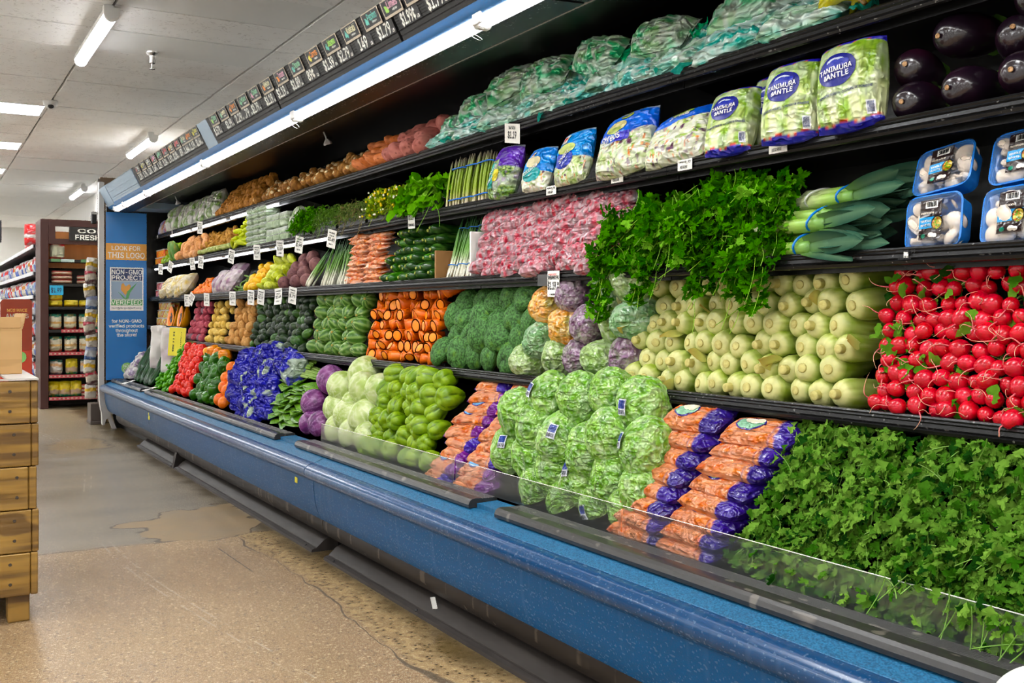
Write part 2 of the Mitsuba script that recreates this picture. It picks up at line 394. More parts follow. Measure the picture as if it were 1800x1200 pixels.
for i, (x, y) in enumerate(((1.06, 2.3), (1.06, -1.9), (-1.4, 4.5), (-1.4, 0.4), (-1.4, -3.4), (2.2, 16.5))):  # extra tubes added for their light, mostly out of view
    tube_lamp(x, y, y + 1.4, ('added unseen tube light above the near end of the produce case', 'added unseen tube light behind the viewer in line with the case', 'added unseen tube light over the next aisle beside the crate', 'added unseen tube light over the next aisle level with the viewer', 'added unseen tube light farthest behind the viewer over the next aisle', 'added tube light far beyond the end shelving')[i])

# sprinkler head and camera dome
sp = [(0.0, 0.0), (0.045, 0.0), (0.043, -0.012), (0.026, -0.03), (0.024, -0.045), (0.024, -0.085), (0.018, -0.09), (0.008, -0.092), (0.006, -0.12), (0.008, -0.125), (0.022, -0.128), (0.022, -0.131), (0.0, -0.132)]
put('sprinkler_head', {'': ply(lathe(sp[::-1], 20, False), 'chrome', 30)}, at(1.53, 7.95, CEIL + 0.013), 'chrome fire sprinkler head hanging from the ceiling tiles', 'sprinkler')
t = np.linspace(0, PI / 2, 9)
dome = lathe([(0.062 * math.cos(a), -0.02 - 0.05 * math.sin(a)) for a in t[::-1]] + [(0.066, -0.012), (0.066, 0.0)], 24)
lensm = move(ellip(16, 0.028, 0.032), at(0.0, -0.026, -0.042))
put('security_camera', [('housing', ply(dome, 'white_metal', 40)), ('lens', ply(lensm, 'black_plastic'))], at(1.08, 10.28, CEIL + 0.012), 'small white dome security camera with a black lens by the light panel', 'camera')

# ================================================================ the refrigerated case
CY0, CY1 = -0.6, 10.32
def blue_col(a, b):
    def fn(p, n, uv):
        s = smoothstep(0.72, 0.78, noise(p.x * 160, p.y * 160, p.z * 160)) * 0.35
        c = mix(C(a), C(b), fbm(p.y * 0.7, p.z * 9, p.x * 3, 4))
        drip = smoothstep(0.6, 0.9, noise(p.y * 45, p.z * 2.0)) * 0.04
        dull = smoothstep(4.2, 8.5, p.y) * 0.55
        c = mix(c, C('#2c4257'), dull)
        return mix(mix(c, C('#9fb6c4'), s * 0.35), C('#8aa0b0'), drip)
    return fn
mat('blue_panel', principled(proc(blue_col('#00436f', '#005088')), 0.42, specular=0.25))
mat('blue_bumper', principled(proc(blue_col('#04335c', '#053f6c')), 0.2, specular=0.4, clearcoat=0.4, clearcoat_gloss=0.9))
def ledge_col(p, n, uv):
    g = noise(p.x * 420, p.y * 300)
    c = mix(C('#0f4468'), C('#1f668c'), g)
    return c
mat('blue_ledge', {'type': 'bumpmap', 'arbitrary': proc(lambda p, n, uv: noise(p.x * 300, p.y * 220), 1e-3), 'scale': 0.0006, 'bsdf': principled(proc(ledge_col), 0.42)})
def rail_col(p, n, uv):
    d = smoothstep(0.78, 0.9, noise(p.x * 60, p.y * 25))
    return mix(mix(C('#1c1a1a'), C('#2b2928'), fbm(p.y * 3, p.x * 20)), C('#9b9184'), d * 0.25)
mat('rail_plastic', principled(proc(rail_col), 0.3, specular=0.6))
def kick_col(p, n, uv):
    return mix(mix(C('#171413'), C('#2c2623'), fbm(p.y * 1.5, p.z * 12, p.x * 8, 4)), C('#857868'), smoothstep(0.8, 0.95, noise(p.y * 40, p.x * 70)) * 0.2)
mat('kick_black', principled(proc(kick_col), 0.5, specular=0.25))
mat('kick_grey', principled(proc(lambda p, n, uv: mix(mix(C('#2c2826'), C('#3d3835'), fbm(p.y * 4, p.x * 40, 0, 4)), C('#2a2523'), smoothstep(0.6, 0.9, fbm(p.y * 1.3, 5.0)) * 0.6)), 0.5, specular=0.25))
mat('case_black', principled('#060607', 0.3, specular=0.4))
def deck_col(p, n, uv):
    s = smoothstep(0.86, 0.92, noise(p.x * 130, p.y * 130, p.z * 130))
    return mix(C('#0b0b0c'), C('#8d8a86'), s * 0.5)
mat('channel_black', principled(proc(deck_col), 0.36, specular=0.35))
case = numbered('produce_case')
labels[case] = {'label': 'long blue and black open refrigerated produce case with four shelves', 'category': 'refrigerated case'}

def gap_extrude(name, prof, spans, m, smooth, label=None):
    for a, b in spans:
        part(case, name, ply(extrude(prof, a, b), m, smooth), label=label)
JOINTS = [CY0, 0.62, 4.42, 8.2, CY1]
SEC = [(a + 0.003, b - 0.003) for a, b in zip(JOINTS, JOINTS[1:])]
a = np.linspace(0.42 * PI, 1.56 * PI, 14)
bump = [(1.552 + 0.050 * math.cos(t), 0.3855 + 0.0395 * math.sin(t)) for t in a] + [(1.60, 0.345), (1.60, 0.424)]
gap_extrude('bumper', bump, SEC, 'blue_bumper', 40, 'glossy rounded blue bumper')
low = [(1.546, 0.347), (1.548, 0.30), (1.556, 0.24), (1.570, 0.195), (1.585, 0.167), (1.62, 0.167), (1.62, 0.347)]
gap_extrude('lower_panel', low, SEC, 'blue_panel', 30, 'blue front panel')
gap_extrude('ledge', [(1.552, 0.4245), (1.5535, 0.4265), (1.60, 0.4435), (1.615, 0.447), (1.70, 0.447), (1.70, 0.40), (1.552, 0.40)], SEC, 'blue_ledge', False, 'pebbled blue ledge')
# rail with grooves
top = [(1.596, 0.4485), (1.594, 0.459), (1.5985, 0.470), (1.607, 0.4765), (1.620, 0.4785)]
g = []
for i in range(7):
    x = 1.645 + i * 0.0075
    g += [(x, 0.4775), (x + 0.0015, 0.4745), (x + 0.003, 0.4745), (x + 0.0045, 0.4775)]
rail = top + g + [(1.704, 0.474), (1.704, 0.449)]
gap_extrude('rail', rail, [(CY0, 2.845), (3.02, 4.83), (5.15, 8.6), (8.78, 10.22)], 'rail_plastic', 25, 'black ribbed front rail')
gap_extrude('rail_bed', [(1.625, 0.447), (1.625, 0.462), (1.704, 0.465), (1.704, 0.447)], [(2.846, 3.019), (4.831, 5.149), (8.601, 8.779)], 'blue_ledge', False)
gap_extrude('plinth', [(1.605, 0.1665), (1.598, 0.15), (1.60, 0.12), (1.622, 0.085), (1.70, 0.085), (1.70, 0.1665)], [(CY0, 4.44), (4.45, 9.95)], 'kick_black', 30, 'black plinth')
kick = [(1.572, 0.0), (1.574, 0.012), (1.590, 0.018), (1.592, 0.014), (1.596, 0.014), (1.598, 0.020), (1.632, 0.050), (1.655, 0.060), (1.70, 0.062), (1.70, 0.0)]
gap_extrude('kick_plate', kick, [(CY0, 4.36), (4.52, 7.4), (7.52, 8.8)], 'kick_grey', 30, 'dirty grey metal kick plate')
for y in (1.2, 2.35, 3.4, 4.25, 4.62):
    part(case, 'kick_plate_screw', ply(lathe([(0.006, 0.0), (0.006, 0.003), (0.003, 0.005)], 8), 'black_plastic', False), at(1.580, y, 0.0135, 0, -20))
gap_extrude('back_base', [(1.70, 0.0), (1.70, 0.446), (1.74, 0.446), (2.1, 0.60), (2.1, 0.0)], [(CY0, CY1)], 'case_black', False)
# front glass
for i, (a, b) in enumerate(((CY0, 2.31), (2.318, 3.33), (3.338, 4.76))):
    V = np.array([[1.702, a, 0.474], [1.702, b, 0.474], [1.706, b, 0.5615], [1.706, a, 0.5615]])
    g = part(case, 'glass_guard', ply((V, np.array([[0, 1, 2], [0, 2, 3]])), 'haze_glass', False), label='low clear guard panel, hazy with dust')
    part(g, 'polished_edge', ply(box(1.7045, 1.7075, a, b, 0.5605, 0.562), 'lamp_frame', False))
gap_extrude('guard_clip', [(1.700, 0.474), (1.700, 0.488), (1.7035, 0.488), (1.7035, 0.474)], [(2.300, 2.325), (3.32, 3.345)], 'clear_film', False)
# well, back, inner ceiling
gap_extrude('well_deck', [(1.72, 0.43), (1.80, 0.45), (2.06, 0.79), (2.30, 0.82), (2.30, 0.79), (2.07, 0.75)], [(CY0, CY1)], 'case_black', False)
gap_extrude('back_panel', [(2.42, 0.1), (2.42, 2.10), (2.52, 2.10), (2.52, 0.1)], [(a, b) for a, b in zip([CY0] + list(np.arange(1.24, 9.8, 1.22)), list(np.arange(1.2375, 9.8, 1.22)) + [CY1])], 'case_black', False, 'glossy black back panel')

# shelves: deck and a grooved price channel each, in four-foot lengths
LEVELS = [(1.92, 0.8715), (1.95, 1.249), (1.98, 1.557), (2.00, 1.84)]
SJ = [CY0, 0.02, 1.24, 2.46, 3.68, 4.90, 6.12, 7.34, 8.56, CY1]
for lv, (x, z) in enumerate(LEVELS):
    ch = [(x + 0.012, z + 0.001), (x + 0.004, z), (x + 0.001, z - 0.004), (x + 0.003, z - 0.008), (x - 0.001, z - 0.012), (x + 0.003, z - 0.0155), (x + 0.001, z - 0.024), (x + 0.0045, z - 0.0275), (x - 0.001, z - 0.031), (x + 0.002, z - 0.038), (x + 0.010, z - 0.040), (x + 0.014, z - 0.02)]
    for a, b in zip(SJ, SJ[1:]):
        if lv == 0 and a > 8.5: b = 8.95
        s = part(case, 'shelf', ply(cat(box(x + 0.014, 2.42, a + 0.002, b - 0.002, z - 0.022, z - 0.008), box(x + 0.05, x + 0.075, a + 0.002, b - 0.002, z - 0.05, z - 0.022)), 'case_black', False), label='black shelf')
        part(s, 'price_channel', ply(extrude(ch, a + 0.001, b - 0.001), 'channel_black', 30), label='black grooved price channel')
        if b > 2:
            V = np.array([[x + 0.05, z - 0.02], [2.42, z - 0.02], [2.42, z - 0.11], [2.38, z - 0.11], [x + 0.05, z - 0.035]])
            part(s, 'bracket', ply(extrude(V, b - 0.006, b - 0.001), 'case_black', False))
# light strips under the two upper shelves at the far end
for lv, spans in ((3, ((6.45, 7.55), (7.75, 8.75), (8.9, 9.6))), (2, ((5.4, 6.4), (6.6, 7.6), (7.8, 8.7), (8.95, 9.5), (9.6, 10.2)))):
    x, z = LEVELS[lv]
    for a, b in spans:
        pf = [(x + 0.016 + 0.012 * math.cos(t), z - 0.043 + 0.012 * math.sin(t)) for t in np.linspace(0, 2 * PI, 11)[:-1]]
        put('shelf_light', {'': {**ply(extrude(pf, a, b), 'lamp_frame', 40), 'emitter': {'type': 'area', 'radiance': {'type': 'rgb', 'value': [STRIP_POWER * c for c in COOL]}}}}, None,
            'white light strip under the %s shelf, %s from the blue sign panel' % (('third', 'top')[lv - 2], nth(len(spans) - 1 - [s[0] for s in spans].index(a))), 'shelf light')

# canopy: tilted sign rail, blue fascia, lamp, underside
FB, FT = np.array([1.576, 2.112]), np.array([1.500, 2.255])
FU = (FT - FB) / np.linalg.norm(FT - FB); FO = np.array([-FU[1], FU[0]])      # up along the strip, out of it (x, z)
FH = float(np.linalg.norm(FT - FB))
def fas(v, o=0.0): return tuple(FB + FU * v + FO * o)
def ribs(v0, v1, n, d=0.0015):
    out = []
    for i in range(n):
        a, b = v0 + (v1 - v0) * i / n, v0 + (v1 - v0) * (i + 1) / n
        out += [fas(a, 0), fas(a + (b - a) * 0.78, 0), fas(a + (b - a) * 0.86, -d), fas(b - (b - a) * 0.06, -d)]
    return out
strip = [fas(0, -0.012), fas(0, 0.0)] + ribs(0.001, 0.040, 2, 0.003) + [fas(0.040, 0.0), fas(0.0405, 0.004), fas(0.0425, 0.004)] + ribs(0.043, 0.094, 5) + [fas(0.0945, 0.004), fas(0.0975, 0.004)] + ribs(0.098, FH - 0.003, 5) + [fas(FH - 0.003, 0.003), fas(FH, 0.003), fas(FH, -0.012)]
mat('sign_black', principled('#151415', 0.45, specular=0.4))
mat('steel_blue', principled('#8fa6bb', 0.35))
rails = [(CY0, 1.05), (1.07, 3.50), (3.52, 4.97), (4.99, 6.20), (6.44, 8.62)]
for a, b in rails:
    part(case, 'sign_rail', ply(extrude(strip, a, b), 'sign_black', False), label='black slotted sign rail')
mat('canopy_blue', principled('#145a92', 0.4))
gap_extrude('canopy', [fas(0, -0.0125), fas(FH + 0.002, -0.0125), (1.56, 2.30), (2.50, 2.30), (2.50, 2.13), (1.84, 2.13), (1.84, 2.074), (1.80, 2.074), (1.79, 2.085), (1.66, 2.085), (1.645, 2.077), (1.598, 2.077), (1.588, 2.085), (1.58, 2.104)], [(CY0, CY1)], 'case_black', False, 'black canopy over the case')
gap_extrude('fascia', [fas(0, -0.001), (1.5795, 2.103), (1.5875, 2.0845), (1.5975, 2.0762), (1.604, 2.0762), (1.604, 2.082), (1.594, 2.092), (1.586, 2.11)], [(CY0, CY1)], 'canopy_blue', 40, 'blue canopy fascia')
gap_extrude('edge_trim', [(1.801, 2.058), (1.805, 2.058), (1.805, 2.064), (1.801, 2.064)], [(CY0, CY1)], 'grid_brown', False)
gap_extrude('canopy_underside', [(1.655, 2.062), (1.795, 2.072), (1.80, 2.067), (1.80, 2.060), (1.655, 2.052)], [(CY0, 2.62), (2.64, CY1)], 'channel_black', False, 'black perforated underside')
gap_extrude('inner_ceiling', [(1.84, 2.13), (2.42, 2.11), (2.42, 2.12), (1.84, 2.14)], [(CY0, CY1)], 'case_black', False)
# blank silver end of the sign rail
part(case, 'blank_sign_rail', ply(extrude(strip, 8.66, 9.95), 'steel_blue', False), label='bare silver-blue end of the sign rail')
part(case, 'blank_sign_rail', ply(extrude([fas(0.0, -0.012), fas(0, 0), fas(FH, 0), fas(FH, -0.012)], 6.205, 6.435), 'steel_blue', False), label='bare silver-blue gap between sign rails')
cap = [fas(-0.03, 0.0), fas(0.0, 0.004), fas(FH, 0.004), (1.53, 2.285), (1.58, 2.303), (2.5, 2.303), (2.5, 2.07), (1.62, 2.07)]
part(case, 'canopy_end_cap', ply(extrude(cap, 9.95, 10.32), 'steel_blue', 40))
# lamp under the canopy, in lengths with white sockets
lens = [(1.628 + 0.024 * math.cos(t), 2.058 + 0.019 * math.sin(t)) for t in np.linspace(0.95 * PI, 2.05 * PI, 11)] + [(1.652, 2.075), (1.604, 2.075)]
for i, (a, b) in enumerate(((CY0, 1.0), (1.04, 2.96), (3.0, 4.86), (4.9, 6.7), (6.74, 8.6), (8.64, 9.6), (9.64, 10.05))):
    put('canopy_light', [('lens', {**ply(extrude(lens, a, b), 'lamp_frame', 40), 'emitter': {'type': 'area', 'radiance': {'type': 'rgb', 'value': [LED_POWER * c for c in WARM]}}}),
                         ('socket', ply(cat(box(1.598, 1.652, b + 0.002, b + 0.036, 2.036, 2.076, 0.006), box(1.59, 1.60, b - 0.03, b + 0.03, 2.045, 2.085, 0.002)), 'white_metal', False))], None,
        'glowing white strip lamp under the blue canopy, %s from the near end' % nth(i), 'strip light')
    if i in (2, 3):
        t = np.linspace(0, 2 * PI, 15)
        part(case, 'hook_wire', ply(tube(np.column_stack([1.64 + 0.016 * np.cos(t), np.full(15, a + 0.05) + 0.03 * np.sin(t), 2.03 + 0.018 * np.sin(t)]), 0.0009, 4), 'chrome'))

# end panel of the case
mat('end_grey', principled('#b9b7b4', 0.4))
prof = [(1.515, 2.33), (1.515, 0.62), (1.512, 0.45), (1.518, 0.33), (1.545, 0.22), (1.585, 0.15), (1.60, 0.10), (1.625, 0.0), (1.60, 0.0), (1.575, 0.09), (1.555, 0.10), (1.55, 0.0), (1.50, 0.0)][::-1]
endp = [(1.50, 2.33), (1.545, 2.33), (1.545, 0.36), (1.56, 0.26), (1.60, 0.18), (1.635, 0.165), (1.625, 0.135), (1.60, 0.14), (1.655, 0.0), (1.62, 0.0), (1.585, 0.10), (1.56, 0.09), (1.55, 0.04), (1.53, 0.04), (1.525, 0.15), (1.505, 0.26), (1.50, 0.40)]
part(case, 'end_trim', ply(extrude(endp, 10.28, 10.36), 'end_grey', False), label='pale grey end trim that curves in at the foot')
part(case, 'end_panel', ply(cat(extrude([(1.57, 0.18), (1.57, 2.30), (2.5, 2.30), (2.5, 0.0), (1.66, 0.0), (1.62, 0.16)], 10.325, 10.36)), 'case_black', False))
part(case, 'kick_bracket', ply(extrude([(1.575, 0.0), (1.60, 0.11), (1.66, 0.11), (1.66, 0.0)], 7.44, 7.50), 'kick_black', False))
mat('yellow_paper', principled('#e6d93a', 0.6))
for y, w, hh in ((4.66, 0.038, 0.026),):
    part(case, 'yellow_tag', ply(box(-w / 2, w / 2, -hh / 2, hh / 2, 0, 0.001), 'yellow_paper', False), face(1.5465, y, 0.315))
part(case, 'yellow_tag', ply(cat(box(-0.02, 0.0, -0.03, 0.035, 0, 0.001), box(0.0, 0.03, -0.03, 0.0, 0, 0.001)), 'yellow_paper', False), face(1.5475, 8.16, 0.31))
put('litter_label', {'': ply(box(-0.025, 0.025, -0.009, 0.009, 0, 0.001), 'white_card', False)}, at(1.602, 3.30, 0.0625, 0, -40, 78), 'white paper label dropped on the kick plate', 'paper label')
# ================================================================ builders of produce: each returns a list of variants, a variant maps part names to shapes (local frame)
W3 = lambda V: np.asarray(V)

def fruit(k, r, rough, cols, seed, lump=0.06, lf=2.0, squash=(1, 1, 1), spot=None, spotf=14, spotw=(0.6, 0.75), bsdf='skin_satin', sub=3, extra=None):
    """A lumpy rounded body: base colour pair, optional speckle colour."""
    D, F = ico(sub)
    R = 1 + lump * 2 * (nz(D, lf, seed) - 0.5)
    V = D * R[:, None] * r * np.array(squash)
    if extra is not None: V, R2 = extra(V, D, R)
    c = lerp(C(cols[0]), C(cols[1]), sst(0.3, 0.7, nz(D, 1.6, seed + 9)))
    if spot: c = lerp(c, C(spot), sst(spotw[0], spotw[1], nz(D, spotf, seed + 5, 2)))
    return ply((V, F, c), bsdf)

def radishes():
    out = []
    for s in range(6):
        t = np.linspace(0, PI, 11)[1:-1]; z = -np.cos(t)
        rr = np.sqrt(1 - z * z) * (1 - 0.12 * z)
        V, F = lathe(np.column_stack([0.0185 * rr, 0.0185 * z * 1.08]), 14)
        V = V * (1 + 0.06 * (nz(V, 60, s) - 0.5)[:, None])
        h = V[:, 2] / 0.02
        c = lerp(C('#b20f2a'), C('#cc2f44'), sst(0.35, 0.7, nz(V, 70, s)))
        c = lerp(c, C('#a00d2c'), 0.7 * sst(0.2, 0.9, nz(V, 25, s + 3)))
        c = lerp(c, C('#f0b9bb'), sst(0.98, 1.06, h) * 0.8)
        r = np.random.default_rng(s)
        L = 0.03 + 0.04 * r.random(); n = 9; u = np.linspace(0, 1, n)
        b1, b2 = r.uniform(-1, 1, 2)
        P = np.column_stack([0.02 * b1 * u ** 2 + 0.012 * np.sin(u * 5 + b2 * 3) * u, -0.035 * u ** 2 * (0.4 + r.random()), 0.0185 + L * u * (1 - 0.45 * u)])
        tail = tube(P, np.linspace(0.0017, 0.0004, n), 5, lerp(C('#c9606e'), C('#d8b89c'), np.linspace(0, 1, n)))
        st = [tube(np.column_stack([0.004 * np.cos(a) + 0.01 * np.cos(a) * u, 0.004 * np.sin(a) + 0.01 * np.sin(a) * u, -0.017 - 0.03 * u]), 0.0016, 5, lerp(C('#b9c58a'), C('#5c8a35'), u)) for a in (0.3, 2.4, 4.4)]
        out.append([('bulb', ply((V, F, c), 'skin_gloss')), ('root', ply(tail, 'skin_matte')), ('stems', ply(cat(*st), 'skin_matte'))])
    return out

def leafshape(kind):
    """2-D outline in the unit square, stalk at the origin, tip towards +y; returns points with a centre to fan from."""
    if kind == 'cilantro':        # a fan of three toothed lobes
        p = [(0, 0)]
        for a0, R in ((62, 0.80), (0, 1.0), (-62, 0.80)):
            for d, q in ((30, 0.55), (24, 0.80), (17, 0.74), (10, 0.97), (3, 0.86), (-4, 1.0), (-11, 0.87), (-17, 0.95), (-24, 0.74), (-30, 0.5)):
                t = math.radians(a0 + d)
                p.append((-R * q * math.sin(-t) * 0.62, 0.30 + R * q * math.cos(t) * 0.70))
    elif kind == 'parsley':       # three deeply cut leaflets
        half = [(0.05, 0.22), (0.30, 0.16), (0.52, 0.06), (0.60, 0.20), (0.78, 0.22), (0.72, 0.34), (0.84, 0.44), (0.60, 0.46), (0.50, 0.56), (0.38, 0.44), (0.16, 0.38), (0.14, 0.54), (0.34, 0.60), (0.36, 0.74), (0.22, 0.74), (0.20, 0.92), (0.07, 0.86), (0.0, 1.0)]
        p = [(0, 0)] + half + [(-x, y) for x, y in half[:-1][::-1]]
    elif kind == 'broad':
        u = np.linspace(0, 1, 9); w = 0.42 * np.sin(PI * u ** 0.8) ** 0.8
        p = [(a, b) for a, b in zip(w, u)] + [(-a, b) for a, b in zip(w[1:-1][::-1], u[1:-1][::-1])]
    else:
        u = np.linspace(0, 1, 5); w = 0.12 * np.sin(PI * u)
        p = [(a, b) for a, b in zip(w, u)] + [(-a, b) for a, b in zip(w[1:-1][::-1], u[1:-1][::-1])]
    p = np.array(p)
    c = np.array([[0, 0.45]])
    V = np.vstack([p, c]); n = len(p); k = np.arange(n)
    F = np.stack([k, (k + 1) % n, np.full(n, n)], 1)
    return V, F
_leaf = {k: leafshape(k) for k in ('cilantro', 'parsley', 'broad', 'needle')}

def leaves(P, N, Tt, size, kind, cols, seed, cup=0.25):
    """Many leaves as one mesh: at P, facing N, tips towards Tt."""
    r = np.random.default_rng(seed)
    L, F = _leaf[kind]; n = len(P); m = len(L)
    N = N / np.linalg.norm(N, axis=1, keepdims=True)
    Tt = Tt - (Tt * N).sum(1, keepdims=True) * N; Tt /= np.linalg.norm(Tt, axis=1, keepdims=True) + 1e-9
    B = np.cross(Tt, N)
    size = np.broadcast_to(size, (n,))
    asp = r.uniform(0.7, 1.1, n)
    bend = r.uniform(-0.35, 0.5, n)
    fold = cup * r.uniform(-0.3, 1.6, n)
    x = L[None, :, 0] * asp[:, None]; y = np.broadcast_to(L[None, :, 1], x.shape)
    zz = fold[:, None] * np.abs(x) - bend[:, None] * y ** 2 + 0.06 * r.standard_normal((n, m))
    V = P[:, None] + size[:, None, None] * (x[..., None] * B[:, None] + y[..., None] * Tt[:, None] + zz[..., None] * N[:, None])
    tint = r.random(n)
    c = lerp(C(cols[0]), C(cols[1]), tint)[:, None] * (0.9 + 0.2 * y[..., None])
    dark = r.random(n) < 0.12
    c[dark] = C(cols[2]) if len(cols) > 2 else c[dark]
    Fs = (F[None] + (np.arange(n) * m)[:, None, None]).reshape(-1, 3)
    return V.reshape(-1, 3), Fs, c.reshape(-1, 3)

def corn():
    out = []
    for s in range(6):
        r = np.random.default_rng(100 + s)
        stub = s % 3
        z = np.array([0.0, 0.001, 0.005, 0.012, 0.024, 0.045, 0.08, 0.12, 0.16, 0.19, 0.205])
        R = np.array([0.013, 0.020, 0.027, 0.032, 0.0355, 0.037, 0.0365, 0.034, 0.027, 0.016, 0.005])
        n = 28
        V, F = lathe(np.column_stack([R, z]), n)
        a = np.arctan2(V[:, 1], V[:, 0])
        lob = 0.045 * np.cos(a * 3 + s) + 0.03 * np.cos(5 * a + 2 * s) + 0.02 * np.cos(11 * a + V[:, 2] * 20)
        V[:, :2] *= (1 + lob * sst(0.0, 0.02, V[:, 2]))[:, None]
        st = meshkit.noise(np.column_stack([np.cos(a) * 9, np.sin(a) * 9, V[:, 2] * 8]) + s * 5, s)
        c = lerp(C('#98a955'), C('#bcc682'), sst(0.3, 0.75, st))
        c = lerp(c, C('#738f3c'), 0.7 * sst(0.4, 0.8, nz(V, 22, s)))
        c = lerp(c, C('#d3cfa0'), sst(0.022, 0.0, V[:, 2]) * 0.8)
        d, FE = lathe([(0.0125, 0.003), (0.0122, -0.0025 - 0.012 * (stub == 1)), (0.0102, -0.004 - 0.014 * (stub == 1)), (0.004, -0.0036 - 0.014 * (stub == 1))], 14)
        ce = lerp(C('#cfc994'), C('#bdb47c'), sst(0.3, 0.7, nz(d, 150, s)))
        rr = np.hypot(d[:, 0], d[:, 1])
        ce = lerp(ce, C('#a39a62'), sst(0.009, 0.012, rr) * 0.4)
        parts = [('husk', ply((V, F, c), 'skin_satin')), ('stalk_end', ply((d, FE, ce), 'skin_matte', 35))] if False else [('husk', ply((V, F, c), 'skin_satin')), ('stalk_end', ply((d, FE, ce), 'skin_matte'))]
        if s == 4:     # a husk leaf standing off
            u = np.linspace(0, 1, 6)
            aa = r.uniform(-0.5, 2.5)
            rad = np.array([math.cos(aa), math.sin(aa)])
            L = []
            for t in u:
                w = 0.02 * math.sin(PI * min(1, 0.15 + t * 0.85)) + 0.002
                ctr = rad * (0.030 + 0.022 * t) ; tz = 0.03 - 0.075 * t
                pr = np.array([-rad[1], rad[0]])
                L += [[*(ctr + pr * w), tz], [*(ctr + rad * 0.006), tz], [*(ctr - pr * w), tz]]
            L = np.array(L); q = []
            for i in range(5):
                for j in range(2):
                    b = 3 * i + j; q += [[b, b + 1, b + 4], [b, b + 4, b + 3]]
            parts.append(('loose_husk', ply((L, np.array(q), lerp(C('#c9cf88'), C('#b6a468'), np.repeat(u, 3))), 'leaf')))
        out.append(parts)
    return out

def crinkle(V, N, amp, f, seed):
    k = ridge(V, f, seed) ** 3 * 0.6 + ridge(V, f * 2.1, seed + 3) ** 3 * 0.4
    return V + N * (amp * (k - 0.3))[:, None]

def wrapped_head(r, pal, seed, leafy=0.5, film=True, sticker=None, squash=(1, 1, 1), floret=0.0):
    """A head of leaves (or florets) in tight crinkled film."""
    D, F = ico(4)
    a = np.arctan2(D[:, 1], D[:, 0])
    w = nz(D, 2.0, seed)
    lead = np.column_stack([np.cos(a) * 3.2, np.sin(a) * 3.2, D[:, 2] * 0.9]) + 0.9 * w[:, None]
    vein = ridge(lead, 1.3, seed) ** 5
    fine = ridge(lead * [2.6, 2.6, 3.5], 1.5, seed + 4) ** 3
    fold = sst(0.46, 0.54, nz(D, 1.2, seed + 3))
    V = D * (1 + 0.22 * (nz(D, 1.3, seed) - 0.5) + 0.025 * vein + 0.04 * fold)[:, None]
    V = crinkle(V, D, 0.05, 4.0, seed)
    if floret:
        rr = np.random.default_rng(seed); c_ = rr.standard_normal((34, 3)); c_ /= np.linalg.norm(c_, axis=1, keepdims=True)
        V = V * (1 + floret * np.sqrt(np.clip(((D @ c_.T).max(1) - 0.85) / 0.15, 0, 1)))[:, None]
    V = V * r * np.array(squash)
    g = nz(D, 2.6, seed + 2)
    c = lerp(C(pal[0]), C(pal[1]), sst(0.32, 0.64, g))
    c = lerp(c, C(pal[2]), sst(0.3, 0.9, vein) * 0.55)
    c = lerp(c, C(pal[3]), sst(0.45, 0.75, fine) * 0.16 * leafy + sst(0.52, 0.75, nz(D, 1.7, seed + 7)) * leafy * 0.75)
    c = lerp(c, C('#e9efe4'), 0.22 * sst(0.75, 0.95, ridge(D, 4.2, seed + 6)))  # film streak highlights painted as pale ridges
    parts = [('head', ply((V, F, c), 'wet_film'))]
    if sticker:
        parts.append(sticker(r))
    return parts

def bag_sticker(r):
    P = []; q = []
    m = [[], []]
    for (x0, x1, y0, y1, k, o) in ((-0.016, 0.016, -0.024, 0.024, 0, 0.0), (-0.013, 0.013, -0.004, 0.020, 1, 0.0006)):
        n = 5; V = []
        for i in range(n + 1):
            for j in range(n + 1):
                x, y = x0 + (x1 - x0) * i / n, y0 + (y1 - y0) * j / n
                V.append([x, y, math.sqrt(max(r * r - x * x - y * y, 1e-6)) * 1.03 + o + 0.001])
        Q = [[a, a + n + 1, a + n + 2] for i in range(n) for j in range(n) for a in [i * (n + 1) + j]] + [[a, a + n + 2, a + 1] for i in range(n) for j in range(n) for a in [i * (n + 1) + j]]
        col = C('#d7dbe6') if k == 0 else C('#2b3f86')
        P.append((np.array(V), np.array(Q), np.tile(col, (len(V), 1))))
    V = P[0]
    bars = [(np.array([[x, -0.020, 0], [x + w, -0.020, 0], [x + w, -0.008, 0], [x, -0.008, 0]]) + [0, 0, r * 1.03 + 0.0012], np.array([[0, 1, 2], [0, 2, 3]]), np.tile(C('#22253a'), (4, 1))) for x, w in ((-0.012, 0.002), (-0.008, 0.001), (-0.005, 0.003), (0.0, 0.001), (0.003, 0.002), (0.007, 0.001), (0.010, 0.002))]
    return ('sticker', ply(cat(*P, *bars), 'print_film', False))

def cabbage(r, pal, seed):
    D, F = ico(4)
    a = np.arctan2(D[:, 1], D[:, 0])
    vein = ridge(np.column_stack([np.cos(a) * 2.4, np.sin(a) * 2.4, D[:, 2] * 0.8]) + 0.4 * nz(D, 2.2, seed)[:, None], 1.5, seed) ** 6
    fold = sst(0.48, 0.52, nz(D, 1.1, seed + 3))
    V = D * (1 + 0.04 * (nz(D, 1.5, seed) - 0.5) + 0.018 * fold + 0.012 * vein)[:, None] * r * np.array([1, 1, 0.93])
    c = lerp(C(pal[0]), C(pal[1]), sst(0.35, 0.65, nz(D, 1.8, seed + 4)))
    c = lerp(c, C(pal[2]), vein * 0.7)
    c = lerp(c, C(pal[3]), 0.7 * sst(0.5, 0.8, nz(D, 2.7, seed + 8)) * fold)
    edge = np.exp(-((nz(D, 1.1, seed + 3) - 0.5) / 0.015) ** 2)
    c = lerp(c, C(pal[2]), 0.6 * edge)
    return [('', ply((V, F, c), 'skin_satin'))]

